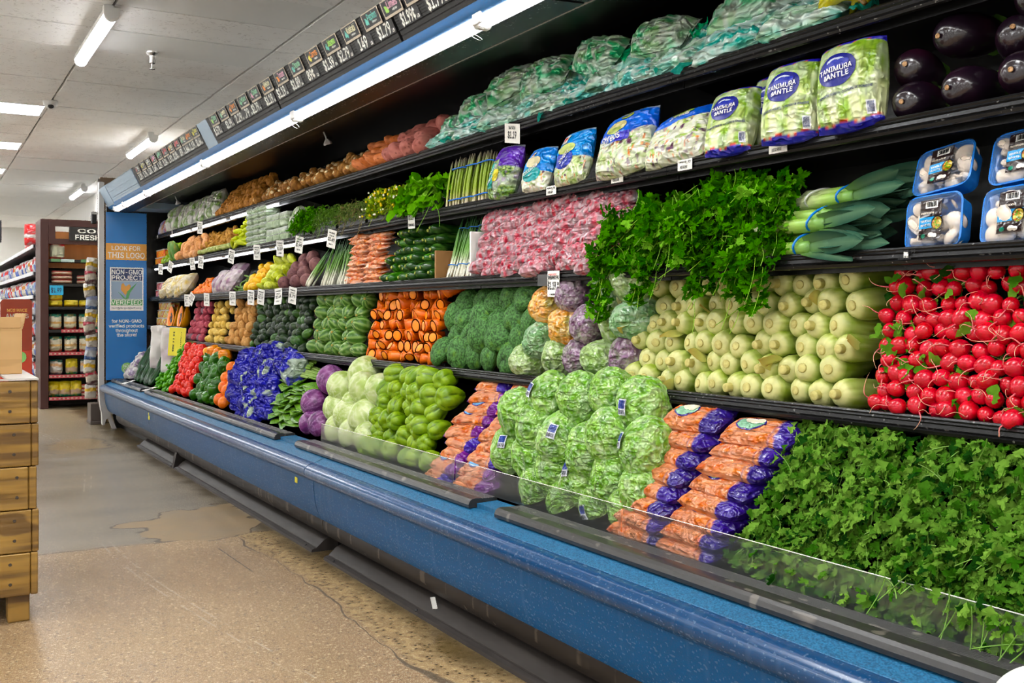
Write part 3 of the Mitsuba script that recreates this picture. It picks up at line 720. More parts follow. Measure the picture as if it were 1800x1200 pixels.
def broccoli(seed):
    r = np.random.default_rng(seed)
    D, F = ico(4)
    n = 26
    ctr = r.standard_normal((n, 3)); ctr[:, 2] = np.abs(ctr[:, 2]) * 0.9 + 0.05
    ctr /= np.linalg.norm(ctr, axis=1, keepdims=True)
    d = (D @ ctr.T).max(1)
    bump = np.sqrt(np.clip((d - 0.80) / 0.2, 0, 1))
    up = sst(-0.35, 0.05, D[:, 2])
    fine = meshkit.noise(D * 17 + seed, seed)
    V = D * (0.72 + up * (0.30 * bump + 0.07 * (fine - 0.5)))[:, None] * np.array([0.055, 0.055, 0.042])
    V[:, :2] *= (0.45 + 0.55 * sst(-1.0, 0.0, D[:, 2]))[:, None]
    c = lerp(C('#2c4a27'), C('#638a55'), sst(0.2, 0.85, fine))
    c = lerp(C('#14280f'), c, 0.1 + 0.9 * sst(0.1, 0.75, bump))  # shade in the crevices between florets put into the colour
    c = lerp(c, C('#6f8f3d'), 0.5 * sst(0.62, 0.8, nz(D, 2.0, seed)))
    c = lerp(C('#93ab6a'), c, up)
    V2, F2 = lathe([(0.016, -0.075), (0.018, -0.05), (0.024, -0.02)], 10)
    return [('crown', ply((V, F, c), 'skin_matte')), ('stem', ply((V2, F2, np.tile(C('#8fa766'), (len(V2), 1))), 'skin_matte'))]

def carrot_ends(seed):
    r = np.random.default_rng(seed)
    n = 16; L = r.uniform(0.10, 0.16); R = r.uniform(0.022, 0.031)
    sl = r.uniform(-0.35, 0.35)
    z = np.linspace(0, 1, 8)
    rr = R * (1 - 0.55 * z ** 1.5)
    V, F = lathe(np.column_stack([rr, z * L]), n)
    V[:, 2] += V[:, 0] * sl * (1 - V[:, 2] / L)
    V[:, :2] *= (1 + 0.03 * (meshkit.noise(np.column_stack([V[:, 2] * 120, V[:, 2] * 0, V[:, 2] * 0 + seed])) - 0.5))[:, None]
    ringy = sst(0.55, 0.8, meshkit.noise(np.column_stack([V[:, 2] * 190, V[:, 0] * 40, V[:, 1] * 40 + seed])))
    c = lerp(C('#d8701c'), C('#e88a34'), nz(V, 30, seed)); c = lerp(c, C('#b9560f'), 0.5 * ringy)
    rings = [(R * 0.99, 0.0), (R * 0.62, -0.0012), (R * 0.56, -0.0015), (R * 0.1, -0.0018)]
    E, FE = lathe(rings[::1], n)
    E[:, 2] += E[:, 0] * sl
    q = np.hypot(E[:, 0], E[:, 1]) / R
    ce = lerp(C('#f0a04a'), C('#ec8a2c'), sst(0.5, 0.65, q))
    return [('root', ply((V, F, c), 'skin_satin')), ('cut_end', ply((E, FE, ce), 'skin_satin'))]

def striped_squash(seed):
    V, F = ellip(24, 0.052, 0.043, 2.0, 14, 0.08)
    a = np.arctan2(V[:, 1], V[:, 0])
    V[:, :2] *= (1 + 0.02 * np.cos(a * 8))[:, None]
    m = meshkit.noise(np.column_stack([np.cos(a) * 6, np.sin(a) * 6, V[:, 2] * 30 + seed * 9]), seed)
    s = sst(0.35, 0.75, 0.5 + 0.5 * np.cos(a * 8) * 0.7 + 0.5 * (m - 0.5))
    c = lerp(C('#456a2c'), C('#8ba766'), s)
    c = lerp(c, C('#c3cfa2'), 0.6 * sst(0.6, 0.75, nz(V, 90, seed)))
    E, FE = lathe([(0.007, 0.0495), (0.0065, 0.0535), (0.003, 0.0545)], 9)
    ce = np.tile(C('#a99a5e'), (len(E), 1))
    return [('body', ply((V, F, c), 'skin_satin')), ('stem_scar', ply((E, FE, ce), 'skin_matte'))]

def dark_fruit(seed, L, R, cols, spec, bias=0.15, bsdf='skin_satin', end=None, pw=2.2):
    V, F = ellip(16, L, R, pw, 12, bias)
    V = V * (1 + 0.05 * (nz(V, 0.5 / R, seed) - 0.5))[:, None]
    c = lerp(C(cols[0]), C(cols[1]), sst(0.35, 0.7, nz(V, 0.6 / R, seed + 1)))
    c = lerp(c, C(cols[2]), spec * sst(0.58, 0.72, nz(V, 5 / R, seed + 2, 2)))
    parts = [('', ply((V, F, c), bsdf))]
    if end:
        E, FE = lathe([(R * 0.30, -L * 0.985), (R * 0.27, -L * 1.03), (R * 0.08, -L * 1.035)], 10)
        parts = [('body', parts[0][1]), ('blossom_end', ply((E, FE, np.tile(C(end), (len(E), 1))), 'skin_matte'))]
    return parts

def chayote(seed):
    V, F = ellip(40, 0.056, 0.040, 2.1, 22, -0.30)
    a = np.arctan2(V[:, 1], V[:, 0]); h = V[:, 2] / 0.056
    crease = np.abs(np.cos(a * 2.5 + 0.4 * np.sin(h * 3 + seed))) ** 0.5
    V[:, :2] *= (0.80 + 0.22 * crease)[:, None]
    dim = np.exp(-((1 - h) / 0.18) ** 2)
    V[:, 2] -= 0.012 * np.exp(-(np.hypot(V[:, 0], V[:, 1]) / 0.011) ** 2) * (h > 0)
    V = V * (1 + 0.05 * (nz(V, 35, seed) - 0.5))[:, None]
    c = lerp(C('#6f8d2c'), C('#92aa4a'), sst(0.3, 0.7, nz(V, 28, seed)))
    c = lerp(c, C('#46601a'), 0.85 * (1 - sst(0.2, 0.55, crease)))  # shade of the creases painted into the skin colour
    c = lerp(c, C('#7c9634'), dim * 0.3)
    return [('', ply((V, F, c), 'skin_satin'))]

def pillow(w, h, t, nu=26, nv=20, seed=0, pu=2.4, pv=2.4, cr=0.004, cf=28, lumps=None, side=1.0, skirt=0.0, warp=0.0):
    """A filled bag lying in the local xy plane; returns V, F, u, v, side (+1 front). lumps(u, v) adds to the thickness."""
    u = np.linspace(-1, 1, nu); v = np.linspace(-1, 1, nv)
    A, B = np.meshgrid(u, v, indexing='ij')
    th = np.sqrt(np.clip(1 - np.abs(A) ** pu, 0, 1) * np.clip(1 - np.abs(B) ** pv, 0, 1))
    if skirt: th = np.sqrt(np.clip(1 - np.clip(np.abs(A) / (1 - skirt), 0, 1) ** pu, 0, 1) * np.clip(1 - np.abs(B) ** pv, 0, 1))
    lump = lumps(A, B) if lumps else 0
    out = []
    for sgn in (1, -1):
        X = A * w / 2 * (1 - 0.05 * np.abs(B) ** 2); Y = B * h / 2 * (1 - 0.06 * np.abs(A) ** 2)
        Z = sgn * t / 2 * th * (1 + lump) * (1 if sgn > 0 else side)
        P = np.stack([X, Y, Z], -1).reshape(-1, 3)
        k = (ridge(P, cf, seed) ** 3 + 0.5 * ridge(P * [1, 2.2, 1], cf * 1.7, seed + 2) ** 3 - 0.4)
        P[:, 2] += sgn * cr * k * np.maximum(th.reshape(-1), 0.12 if skirt else 0.0)
        if skirt or warp: P[:, 2] += (warp + 0.02 * bool(skirt)) * (meshkit.noise(P * [16, 16, 0] + seed * 3.3, seed) - 0.5)
        out.append(P)
    n = nu * nv
    V = np.vstack(out)
    i, j = np.meshgrid(np.arange(nu - 1), np.arange(nv - 1), indexing='ij')
    q = np.stack([i * nv + j, (i + 1) * nv + j, (i + 1) * nv + j + 1, i * nv + j + 1], -1).reshape(-1, 4)
    Fq = np.vstack([q[:, [0, 1, 2]], q[:, [0, 2, 3]]])
    F = np.vstack([Fq, Fq[:, ::-1] + n])
    return V, F, np.tile(A.reshape(-1), 2), np.tile(B.reshape(-1), 2), np.repeat([1, -1], n)

def decal(bag, m, w, h, off=0.0012):
    """Lay a flat (x, y) mesh on the front of a pillow; off = distance from its skin."""
    from scipy.interpolate import griddata, LinearNDInterpolator
    V, side = bag[0], bag[4]
    f = V[side > 0]
    k = id(bag)
    if k not in _dec: _dec[k] = (LinearNDInterpolator(f[:, :2] + 1e-7 * np.arange(len(f))[:, None], f[:, 2]), bag)
    P = np.array(m[0], float)
    z = _dec[k][0](P[:, :2])
    P = P.copy(); P[:, 2] = np.where(np.isnan(z), 0, z) + off + P[:, 2] * 0.3
    return (P,) + tuple(m[1:])
_dec = {}

def grid_patch(inside, x0, x1, y0, y1, n=14, col=(1, 1, 1)):
    """Flat triangulated patch clipped to inside(x, y) by dropping cells (ellipses get fitted cells)."""
    t = np.linspace(0, 2 * PI, 33)[:-1]
    cx, cy, rx, ry = (x0 + x1) / 2, (y0 + y1) / 2, (x1 - x0) / 2, (y1 - y0) / 2
    V = [[cx, cy, 0]]; F = []
    K = 5
    for k in range(1, K + 1):
        V += [[cx + rx * k / K * math.cos(a), cy + ry * k / K * math.sin(a), 0] for a in t]
    m = len(t)
    for j in range(m):
        F.append([0, 1 + j, 1 + (j + 1) % m])
        for k in range(K - 1):
            a, b = 1 + k * m + j, 1 + k * m + (j + 1) % m
            F += [[a, a + m, b + m], [a, b + m, b]]
    return np.array(V), np.array(F), np.tile(C(col) if isinstance(col, str) else np.array(col), (len(V), 1))

def rect_patch(x0, x1, y0, y1, n=8, m=8, col='#ffffff'):
    xs, ys = np.linspace(x0, x1, n + 1), np.linspace(y0, y1, m + 1)
    A, B = np.meshgrid(xs, ys, indexing='ij')
    V = np.stack([A, B, A * 0], -1).reshape(-1, 3)
    i, j = np.meshgrid(np.arange(n), np.arange(m), indexing='ij'); k = m + 1
    q = np.stack([i * k + j, (i + 1) * k + j, (i + 1) * k + j + 1, i * k + j + 1], -1).reshape(-1, 4)
    return V, np.vstack([q[:, [0, 1, 2]], q[:, [0, 2, 3]]]), np.tile(C(col), (len(V), 1))

def inked(bag, s, x, y, h, col, bold=False, width=None, rot=0, off=0.0018, align='c'):
    V, F = text(s, h, 0.0012, bold, align, width)
    V = V - [0, h / 2, 0]
    a = math.radians(rot); V = V @ np.array([[math.cos(a), math.sin(a), 0], [-math.sin(a), math.cos(a), 0], [0, 0, 1]]) + [x, y, 0]
    m = decal(bag, (V, F), 0, 0, off)
    return m[0], m[1], np.tile(C(col), (len(V), 1))

def carrot_bag(seed, w, h, t, purple, logo=0, n=5, pale=0.35):
    """Clear printed bag tight over whole carrots lying along x; purple ends, an oval logo."""
    r = np.random.default_rng(seed)
    ph = r.uniform(0, 6)
    lum = lambda A, B: 0.16 * np.abs(np.sin((B * n / 2 + 0.12 * np.sin(A * 3 + ph)) * PI)) ** 0.6 - 0.05
    bag = pillow(w, h, t, 34, 30, seed, 5.0, 2.2, 0.004, 34, lum)
    V, F, u, v, sd = bag
    gap = np.abs(np.sin((v * n / 2 + 0.12 * np.sin(u * 3 + ph)) * PI))
    c = lerp(C('#b95a20'), C('#d98344'), sst(0.3, 0.8, nz(V * [0.5, 2, 1], 40, seed)))
    c = lerp(c, C('#7a3614'), 0.75 * sst(0.35, 0.05, gap))  # shade between the carrots painted as dark gaps
    c = lerp(c, C('#e2bfa6'), pale * sst(0.5, 0.72, ridge(V * [1, 2.5, 1], 30, seed)))
    band = sst(0.55, 0.57, u + 0.10 * v * np.sign(r.uniform(-1, 1)))
    if r.random() < 0.5: band = np.maximum(band, sst(-0.9, -0.92, u))
    c = lerp(c, C(purple), band)
    line = np.exp(-((u + 0.0 * v - 0.52) / 0.018) ** 2) * (1 - band)
    c = lerp(c, C('#3a2a63'), line * 0.5)
    parts = [('bag', ply((V, F, c), 'wet_film'))]
    if logo:
        x = -0.12 * w
        o = decal(bag, grid_patch(None, x - 0.2 * w, x + 0.2 * w, -0.25 * h, 0.25 * h, col='#3d2f7a'), 0, 0, 0.0015)
        i = decal(bag, grid_patch(None, x - 0.18 * w, x + 0.18 * w, -0.22 * h, 0.2 * h, col='#8fb79c' if logo == 1 else '#6fa6cf'), 0, 0, 0.0022)
        k = decal(bag, grid_patch(None, x - 0.1 * w, x + 0.17 * w, -0.02 * h, 0.22 * h, col='#e9e4d0' if logo == 1 else '#c9c23c'), 0, 0, 0.0028)
        parts.append(('logo', ply(cat(o, i, k), 'print_film')))
    return parts

def salad_cols(V, seed, pal):
    """Shreds of mixed salad: stretched noise picks each shred's colour."""
    q = np.asarray(V) * 1.0
    w = q + 0.012 * np.stack([nz(q, 45, seed), nz(q, 45, seed + 1), nz(q, 45, seed + 2)], -1)
    n1 = meshkit.noise(w * [70, 170, 70] + seed, seed); n2 = meshkit.noise(w * [170, 70, 90] + seed + 5, seed + 1); n3 = nz(w, 60, seed + 4)
    c = lerp(C(pal[0]), C(pal[1]), sst(0.3, 0.7, n3))
    c = lerp(c, C(pal[2]), sst(0.66, 0.72, n1))
    c = lerp(c, C(pal[3]), sst(0.74, 0.80, n2))
    c = lerp(c, C(pal[4]), sst(0.72, 0.78, meshkit.noise(w * [90, 60, 60] + 40 + seed, seed + 2)))
    return c

def printed_bag(w, h, t, seed, contents, top, top_from, words=(), patches=(), seal='#c9d2d8', nu=60, nv=60, sag=0.5):
    """A standing printed bag: contents show below, a printed band above, crimped seals, lettering."""
    bag = pillow(w, h, t, nu, nv, seed, 3.0, 3.2, 0.006, 20, lambda A, B: -0.45 * np.clip(B - 0.2, 0, 1) + 0.10 * np.clip(-B, 0, 1), 0.8)
    V, F, u, v, sd = bag
    c = contents(V, u, v)
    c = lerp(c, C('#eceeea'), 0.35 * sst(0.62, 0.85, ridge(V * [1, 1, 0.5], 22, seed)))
    if top:
        edge = top_from(u) if callable(top_from) else top_from
        band = sst(edge - 0.012, edge + 0.012, v)
        tc = lerp(C(top[0]), C(top[1]), sst(0.3, 0.7, nz(V, 14, seed + 3)))
        c = lerp(c, tc, band)
        c = lerp(c, C(seal), sst(0.90, 0.92, v) * 0.8)
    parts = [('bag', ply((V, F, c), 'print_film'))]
    pt = [decal(bag, p, 0, 0, 0.0012 + 0.0006 * i) for i, p in enumerate(patches)]
    if pt: parts.append(('printed_emblem', ply(cat(*pt), 'print_film')))
    if words: parts.append(('lettering', ply(cat(*[inked(bag, off=0.0035, **q) for q in words]), 'print_film', False)))
    return parts, bag

def mushroom_parts(seed):
    t = np.linspace(0, PI / 2 + 0.35, 8)
    V, F = lathe([(0.0205 * math.sin(a) + 0.0004, 0.016 * math.cos(a)) for a in t][::-1], 14)
    V = V * (1 + 0.06 * (nz(V, 60, seed) - 0.5))[:, None]
    c = lerp(C('#dccfc2'), C('#f0e8de'), sst(0.3, 0.7, nz(V, 70, seed))); c = lerp(c, C('#b08e6e'), 0.5 * sst(0.66, 0.8, nz(V, 110, seed + 4)))
    S, FS = lathe([(0.008, -0.018), (0.0085, -0.012), (0.0075, 0.0)], 9)
    return [('cap', ply((V, F, c), 'skin_matte')), ('stem', ply((S, FS, np.tile(C('#e6dccf'), (len(S), 1))), 'skin_matte'))]

def potato(seed, cols, spot, R, sq):
    return [('', fruit('p', R, 0.5, cols, seed, 0.12, 1.4, sq, spot, 16, (0.62, 0.78), 'skin_matte', 3))]

def onion_bunch(seed, n, H, lean, cols=('#f0eede', '#6f9a4a', '#2f5a35'), bulb=0.008, bands=True):
    r = np.random.default_rng(seed); stalks = []; 
    for i in range(n):
        bx = r.uniform(-0.035, 0.035); bz = r.uniform(-0.012, 0.018)
        hh = H * r.uniform(0.86, 1.06)
        u = np.linspace(0, 1, 9)
        sx = r.normal(0, 0.02); ph = r.uniform(0, 6)
        P = np.column_stack([bx + (lean + sx) * u ** 1.4 + 0.004 * np.sin(u * 5 + ph), hh * u, bz + 0.01 * np.sin(u * 4 + ph) * u - 0.02 * u])
        R = np.interp(u, [0, 0.04, 0.12, 0.3, 0.7, 1], [0.3 * bulb, bulb, 0.7 * bulb, 0.0042, 0.0045, 0.001])
        cc = np.stack([np.interp(u, [0, 0.22, 0.42, 1], [C(cols[0])[k], C(cols[0])[k], C(cols[1])[k], C(cols[2])[k]]) for k in range(3)], 1) * r.uniform(0.8, 1.15)
        stalks.append(('stalk', ply(tube(P, R, 6, cc), 'skin_satin')))
    parts = stalks
    if bands:
        for hh in (0.22 * H, 0.83 * H):
            f = hh / H
            a = np.linspace(0, 2 * PI, 25)
            P = np.column_stack([lean * f ** 1.4 + 0.047 * np.cos(a), np.full(25, hh), -0.02 * f + 0.024 * np.sin(a)])
            parts.append(('rubber_band', ply(tube(P, 0.0022, 5, np.tile(C('#2e6fb5'), (25, 1))), 'skin_satin')))
    return parts
# ================================================================ filling the case
def aim(x, y, z, yaw=0, pitch=0, spin=0, s=1.0):
    """Local z points along +x, turned by yaw, raised by pitch; spin about itself."""
    m = T().translate([float(x), float(y), float(z)]) @ T().rotate([0, 0, 1], float(yaw)) @ T().rotate([0, 1, 0], 90.0 - float(pitch)) @ T().rotate([0, 0, 1], float(spin))
    return m @ T().scale(s) if (np.ndim(s) or s != 1.0) else m

def lattice(y0, y1, lo, hi, py, pr, jy=0.12, stagger=True, r0=0):
    """Rows from the lip up along the front of a pile: (row, column, x, y, z)."""
    n = max(1, int(round(math.hypot(hi[0] - lo[0], hi[1] - lo[1]) / pr)) + 1)
    out = []
    for r in range(n):
        f = r / max(1, n - 1)
        x, z = lo[0] + (hi[0] - lo[0]) * f, lo[1] + (hi[1] - lo[1]) * f
        m = int((y1 - y0) / py)
        off = (y1 - y0 - m * py) / 2 + py / 2
        if stagger and r % 2: m -= 1; off += py / 2
        for c in range(m):
            out.append((r, c, x, y0 + off + c * py + U(-jy, jy) * py, z))
    return out, n

def heap(name, variants, spots, M, desc, cat, group, beside):
    for i, (r, c, x, y, z) in enumerate(spots):
        put(name, variants[int(rng.integers(len(variants)))], M(x, y, z), '%s, %s from %s, %s row up' % (desc, nth(c), beside, nth(r)), cat, group)

S2, S3, S4, S5 = [z - 0.008 for _, z in LEVELS]         # tops of the decks

# ---- lowest shelf -------------------------------------------------
RAD = radishes()
sp, _ = lattice(1.0, 1.685, (1.945, S2 + 0.022), (2.03, S2 + 0.325), 0.0405, 0.0355, 0.2)
ROWN = {}
for (r, c, x, y, z) in sp: ROWN[r] = max(ROWN.get(r, 0), c)
for (r, c, x, y, z) in sp:
    put('radish', RAD[int(rng.integers(6))], aim(x + U(-0.012, 0.012), y, z + U(-0.006, 0.006), U(120, 240), U(-40, 40), U(0, 360), U(0.92, 1.28)),
        'red radish with a thin pale root, %s from the corn, %s row up' % (nth(ROWN[r] - c), nth(r)), 'radish', 'loose red radishes on the lowest shelf')
def radish_leaf_clump(y, x, z, seed, n=20):
    r = np.random.default_rng(seed)
    P = np.column_stack([r.normal(x, 0.012, n), r.normal(y, 0.035, n), r.normal(z, 0.03, n)])
    N = r.standard_normal((n, 3)) * 0.6 + [-1, 0, 0.3]; D = r.standard_normal((n, 3))
    return ply(leaves(P, N, D, r.uniform(0.025, 0.045, n), 'broad', ('#4c7a33', '#7fa552', '#2e5226'), seed), 'leaf')
for i, (y, x, z) in enumerate(((1.62, 1.985, 1.03), (1.55, 1.97, 0.98), (1.42, 1.965, 0.93), (1.36, 2.0, 1.06), (1.30, 1.955, 0.89), (1.22, 1.985, 1.01), (1.48, 2.03, 1.165), (1.33, 2.03, 1.18), (1.60, 2.02, 1.15), (1.22, 2.03, 1.15))):
    put('radish_greens', {'': radish_leaf_clump(y, x, z, i)}, None, 'tuft of green radish leaves among the red radishes', 'radish leaves', 'radish leaves', 'stuff')

CORN = corn()
sp, n = lattice(1.70, 2.66, (1.952, S2 + 0.034), (2.02, S2 + 0.315), 0.0755, 0.056, 0.10)
for i, (r, c, x, y, z) in enumerate(sp):
    v = CORN[int(rng.integers(6))]
    put('corn_ear', v, aim(x + U(-0.012, 0.012), y, z + U(-0.005, 0.005), U(-14, 14) + (22 if y > 2.5 else 0), U(-8, 8), U(0, 360), U(0.95, 1.1)),
        'pale green corn ear in its husk, %s from the radishes, %s row up' % (nth(c), nth(r)), 'corn', 'ears of corn stacked end on')
for (y, z) in ((2.70, 1.14), (2.66, 1.17), (2.72, 1.08)):
    put('corn_ear', CORN[1], aim(2.0, y, z, 35, 10, U(0, 360)), 'corn ear pointing sideways at the far edge of the stack, %s from its top' % nth({1.17: 0, 1.14: 1, 1.08: 2}[z]), 'corn', 'ears of corn stacked end on')

PAL = {'orange': ('#d98f3c', '#e8b264', '#e8cf9a', '#7f9a4e'), 'purple': ('#6d4a68', '#8a6a86', '#cdbfca', '#6d8452'), 'green': ('#86a45a', '#a9bf86', '#d9e2c4', '#55783f'), 'leaf': ('#5f8a5a', '#87ab7d', '#c3d4bb', '#3f6a48')}
CF = {k: [wrapped_head(0.066, PAL[k], 200 + 7 * i + s, 0.8, squash=(0.9, 0.95, 1.15), sticker=bag_sticker if s == 0 else None, floret=0.10) for s in range(2)] for i, k in enumerate(PAL)}
cf = [(2.66, 1.19, 'green'), (2.82, 1.18, 'leaf'), (3.02, 1.17, 'purple'), (3.18, 1.13, 'orange'), (2.64, 1.08, 'leaf'), (2.76, 1.06, 'green'), (2.9, 1.06, 'purple'), (3.04, 1.05, 'orange'), (3.2, 1.0, 'leaf'), (2.68, 0.95, 'purple'), (2.8, 0.94, 'green'), (2.95, 0.94, 'purple'), (3.08, 0.93, 'green'), (3.26, 0.92, 'green')]
names = {'orange': 'orange', 'purple': 'purple', 'green': 'pale green', 'leaf': 'leafy blue-green'}
for i, (y, z, k) in enumerate(cf):
    put('wrapped_cauliflower', CF[k][i % 2], aim(2.035 - 0.05 * (1.2 - z) / 0.3 + U(-0.02, 0.02), y, z, U(120, 240), U(-40, 60), U(0, 360), U(0.95, 1.1)),
'%s cauliflower wrapped in clear film, %s from the corn, %s row up' % (names[k], nth(sorted(q[0] for q in cf if int(q[1] > 1.0) + int(q[1] > 1.1) == int(z > 1.0) + int(z > 1.1)).index(y)), nth(int(z > 1.0) + int(z > 1.1))), 'cauliflower', 'wrapped cauliflowers')

BRO = [broccoli(s) for s in range(5)]
sp, n = lattice(3.23, 4.02, (1.985, S2 + 0.06), (2.06, S2 + 0.285), 0.128, 0.085, 0.15)
heap('broccoli_crown', BRO, sp, lambda x, y, z: aim(x + U(-0.02, 0.015), y, z + U(-0.012, 0.012), 180 + U(-30, 30), U(0, 45), U(0, 360), U(1.2, 1.5)), 'dark green broccoli crown', 'broccoli', 'heaped broccoli crowns', 'the wrapped cauliflowers')

CAR = [carrot_ends(s) for s in range(6)]
sp, n = lattice(4.0, 4.86, (1.955, S2 + 0.03), (2.03, S2 + 0.32), 0.084, 0.05, 0.22)
heap('large_carrot', CAR, sp, lambda x, y, z: aim(x + U(-0.015, 0.01), y, z, U(-45, 35), U(-22, 30), U(0, 360), U(0.9, 1.1)), 'thick orange carrot with a cut end', 'carrot', 'thick carrots stacked end on', 'the broccoli')

SQ = [striped_squash(s) for s in range(4)]
sp, n = lattice(4.83, 5.72, (1.975, S2 + 0.043), (2.03, S2 + 0.30), 0.132, 0.064, 0.15)
heap('round_squash', SQ, sp, lambda x, y, z: aim(x + U(-0.012, 0.012), y, z, 180 + U(-50, 50), U(-40, 40), U(0, 360), U(0.9, 1.08)), 'round green squash with pale stripes', 'squash', 'striped round squashes', 'the orange carrots')

AVO = [dark_fruit(s, 0.046, 0.031, ('#1c2a1b', '#31452a', '#4d6436'), 0.5, 0.18) for s in range(4)] + [dark_fruit(9, 0.046, 0.031, ('#35552a', '#4d7034', '#6c8a48'), 0.5, 0.18)]
sp, n = lattice(5.72, 6.86, (1.965, S2 + 0.032), (2.05, S2 + 0.31), 0.102, 0.042, 0.22)
heap('avocado', AVO, sp, lambda x, y, z: aim(x + U(-0.012, 0.012), y, z + U(-0.005, 0.005), U(0, 360), U(-40, 40), U(0, 360), U(0.85, 1.05)), 'dark green avocado', 'avocado', 'heaped avocados', 'the striped squashes')

POT = {'russet': [potato(300 + s, ('#b98a57', '#cfa674'), '#8a6138', 0.036, (1.35, 0.95, 0.9)) for s in range(4)], 'yellow': [potato(310 + s, ('#d8b869', '#e6cd8b'), '#b08d47', 0.033, (1.2, 0.95, 0.92)) for s in range(4)],
       'red': [potato(320 + s, ('#a5495a', '#bd6a74'), '#7d4a52', 0.033, (1.15, 0.95, 0.95)) for s in range(3)] + [potato(330, ('#7c5f6b', '#98808a'), '#5f4a55', 0.033, (1.15, 0.95, 0.95))]}
for k, y0, y1, bes, d in (('russet', 6.86, 7.55, 'the avocados', 'brown russet potato'), ('yellow', 7.5, 8.2, 'the russet potatoes', 'yellow potato'), ('red', 8.15, 8.8, 'the yellow potatoes', 'red-skinned potato')):
    sp, n = lattice(y0, y1, (1.975, S2 + 0.034), (2.05, S2 + 0.30), 0.118, 0.052, 0.22)
    heap('potato', POT[k], sp, lambda x, y, z: aim(x + U(-0.012, 0.012), y, z + U(-0.006, 0.006), U(0, 360), U(-50, 50), U(0, 360), U(0.8, 1.05)), d, 'potato', k + ' potatoes', bes)

# ---- third level ---------------------------------------------------
# mushroom trays
mat('tray_blue', principled('#1c78cf', 0.28, specular=0.5))
MUSH = [mushroom_parts(s) for s in range(4)]
def tray_mesh():
    def ringp(w, h, r, z, n=6):
        p = []
        for cx, cy, a0 in ((w / 2 - r, h / 2 - r, 0), (-w / 2 + r, h / 2 - r, 90), (-w / 2 + r, -h / 2 + r, 180), (w / 2 - r, -h / 2 + r, 270)):
            for a in np.linspace(a0, a0 + 90, n): p.append([cx + r * math.cos(math.radians(a)), cy + r * math.sin(math.radians(a)), z])
        return p
    rings = [ringp(0.118, 0.098, 0.018, -0.048), ringp(0.124, 0.104, 0.020, -0.046), ringp(0.139, 0.119, 0.024, -0.002), ringp(0.147, 0.127, 0.027, -0.001), ringp(0.148, 0.128, 0.027, 0.002), ringp(0.141, 0.121, 0.025, 0.0035), ringp(0.136, 0.116, 0.023, 0.0), ringp(0.121, 0.101, 0.019, -0.044)]
    n = len(rings[0]); V = np.array(sum(rings, [])); F = []
    for i in range(len(rings) - 1):
        for j in range(n):
            a, b = i * n + j, i * n + (j + 1) % n
            F += [[a, b, b + n], [a, b + n, a + n]]
    for k, fl in ((0, 1), (len(rings) - 1, 0)):
        V = np.vstack([V, V[k * n:(k + 1) * n].mean(0)])
        for j in range(n):
            t = [k * n + j, k * n + (j + 1) % n, len(V) - 1]
            F.append(t[::-1] if fl else t)
    return V, np.array(F)
TRAY = ply(tray_mesh(), 'tray_blue', 40)
FV = pillow(0.142, 0.122, 0.016, 18, 16, 5, 4, 4, 0.0015, 45)
FILM = ply((FV[0], FV[1]), 'clear_film')
FILM = ply((FV[0][:len(FV[0]) // 2], FV[1][:len(FV[1]) // 2]), 'clear_film')
def tray_label():
    a = rect_patch(-0.028, 0.028, -0.046, 0.046, 2, 2, '#2a1d1c')
    b = rect_patch(-0.0285, 0.0285, -0.020, 0.006, 2, 2, '#1c9bd2'); b[0][:, 2] += 0.0006
    d = grid_patch(None, 0.004, 0.034, -0.028, 0.008, col='#1d1616'); d[0][:, 2] += 0.0012
    e = grid_patch(None, 0.007, 0.031, -0.024, 0.004, col='#c9b25c'); e[0][:, 2] += 0.0018
    r = np.random.default_rng(3); dots = []
    for i in range(22):
        an, q = r.uniform(0, 6.28), 0.011 * math.sqrt(r.random())
        g = grid_patch(None, -0.002, 0.002, -0.0018, 0.0018, col=['#5f8f34', '#c8562e', '#ead9a0', '#7fae3f'][i % 4]); g[0][:, :] += [0.019 + q * math.cos(an), -0.010 + q * 1.15 * math.sin(an), 0.0022 + 0.0001 * i]
        dots.append(g)
    w = rect_patch(-0.014, 0.018, 0.026, 0.042, 1, 1, '#f2f0ec'); w[0][:, 2] += 0.0006
    bars = []
    for i in range(11):
        q = rect_patch(-0.010 + 0.0023 * i, -0.0088 + 0.0023 * i + 0.0006 * (i % 3), 0.029, 0.041, 1, 1, '#1b1b1b'); q[0][:, 2] += 0.001; bars.append(q)
    m = grid_patch(None, -0.004, 0.012, -0.042, -0.030, col='#e9e2d8'); m[0][:, 2] += 0.0008
    m2 = grid_patch(None, 0.008, 0.020, -0.043, -0.033, col='#f2ece4'); m2[0][:, 2] += 0.0012
    tr = grid_patch(None, -0.022, -0.010, -0.042, -0.032, col='#27806a'); tr[0][:, 2] += 0.0008
    A = cat(a, b, d, e, *dots, w, *bars, m, m2, tr)
    tx = []
    for s, x, y, h, col in (('WHOLE', -0.024, -0.006, 0.0055, '#f4f4f4'), ('WHITE', -0.024, -0.0155, 0.0055, '#f4f4f4'), ('mushrooms', -0.024, 0.013, 0.0055, '#efe6da')):
        v, f = text(s, h, 0.0004, True, 'l', None if s != 'mushrooms' else 0.034); tx.append((v + [x, y, 0.001], f, np.tile(C(col), (len(v), 1))))
    return A, cat(*tx)
LA, LT = tray_label()
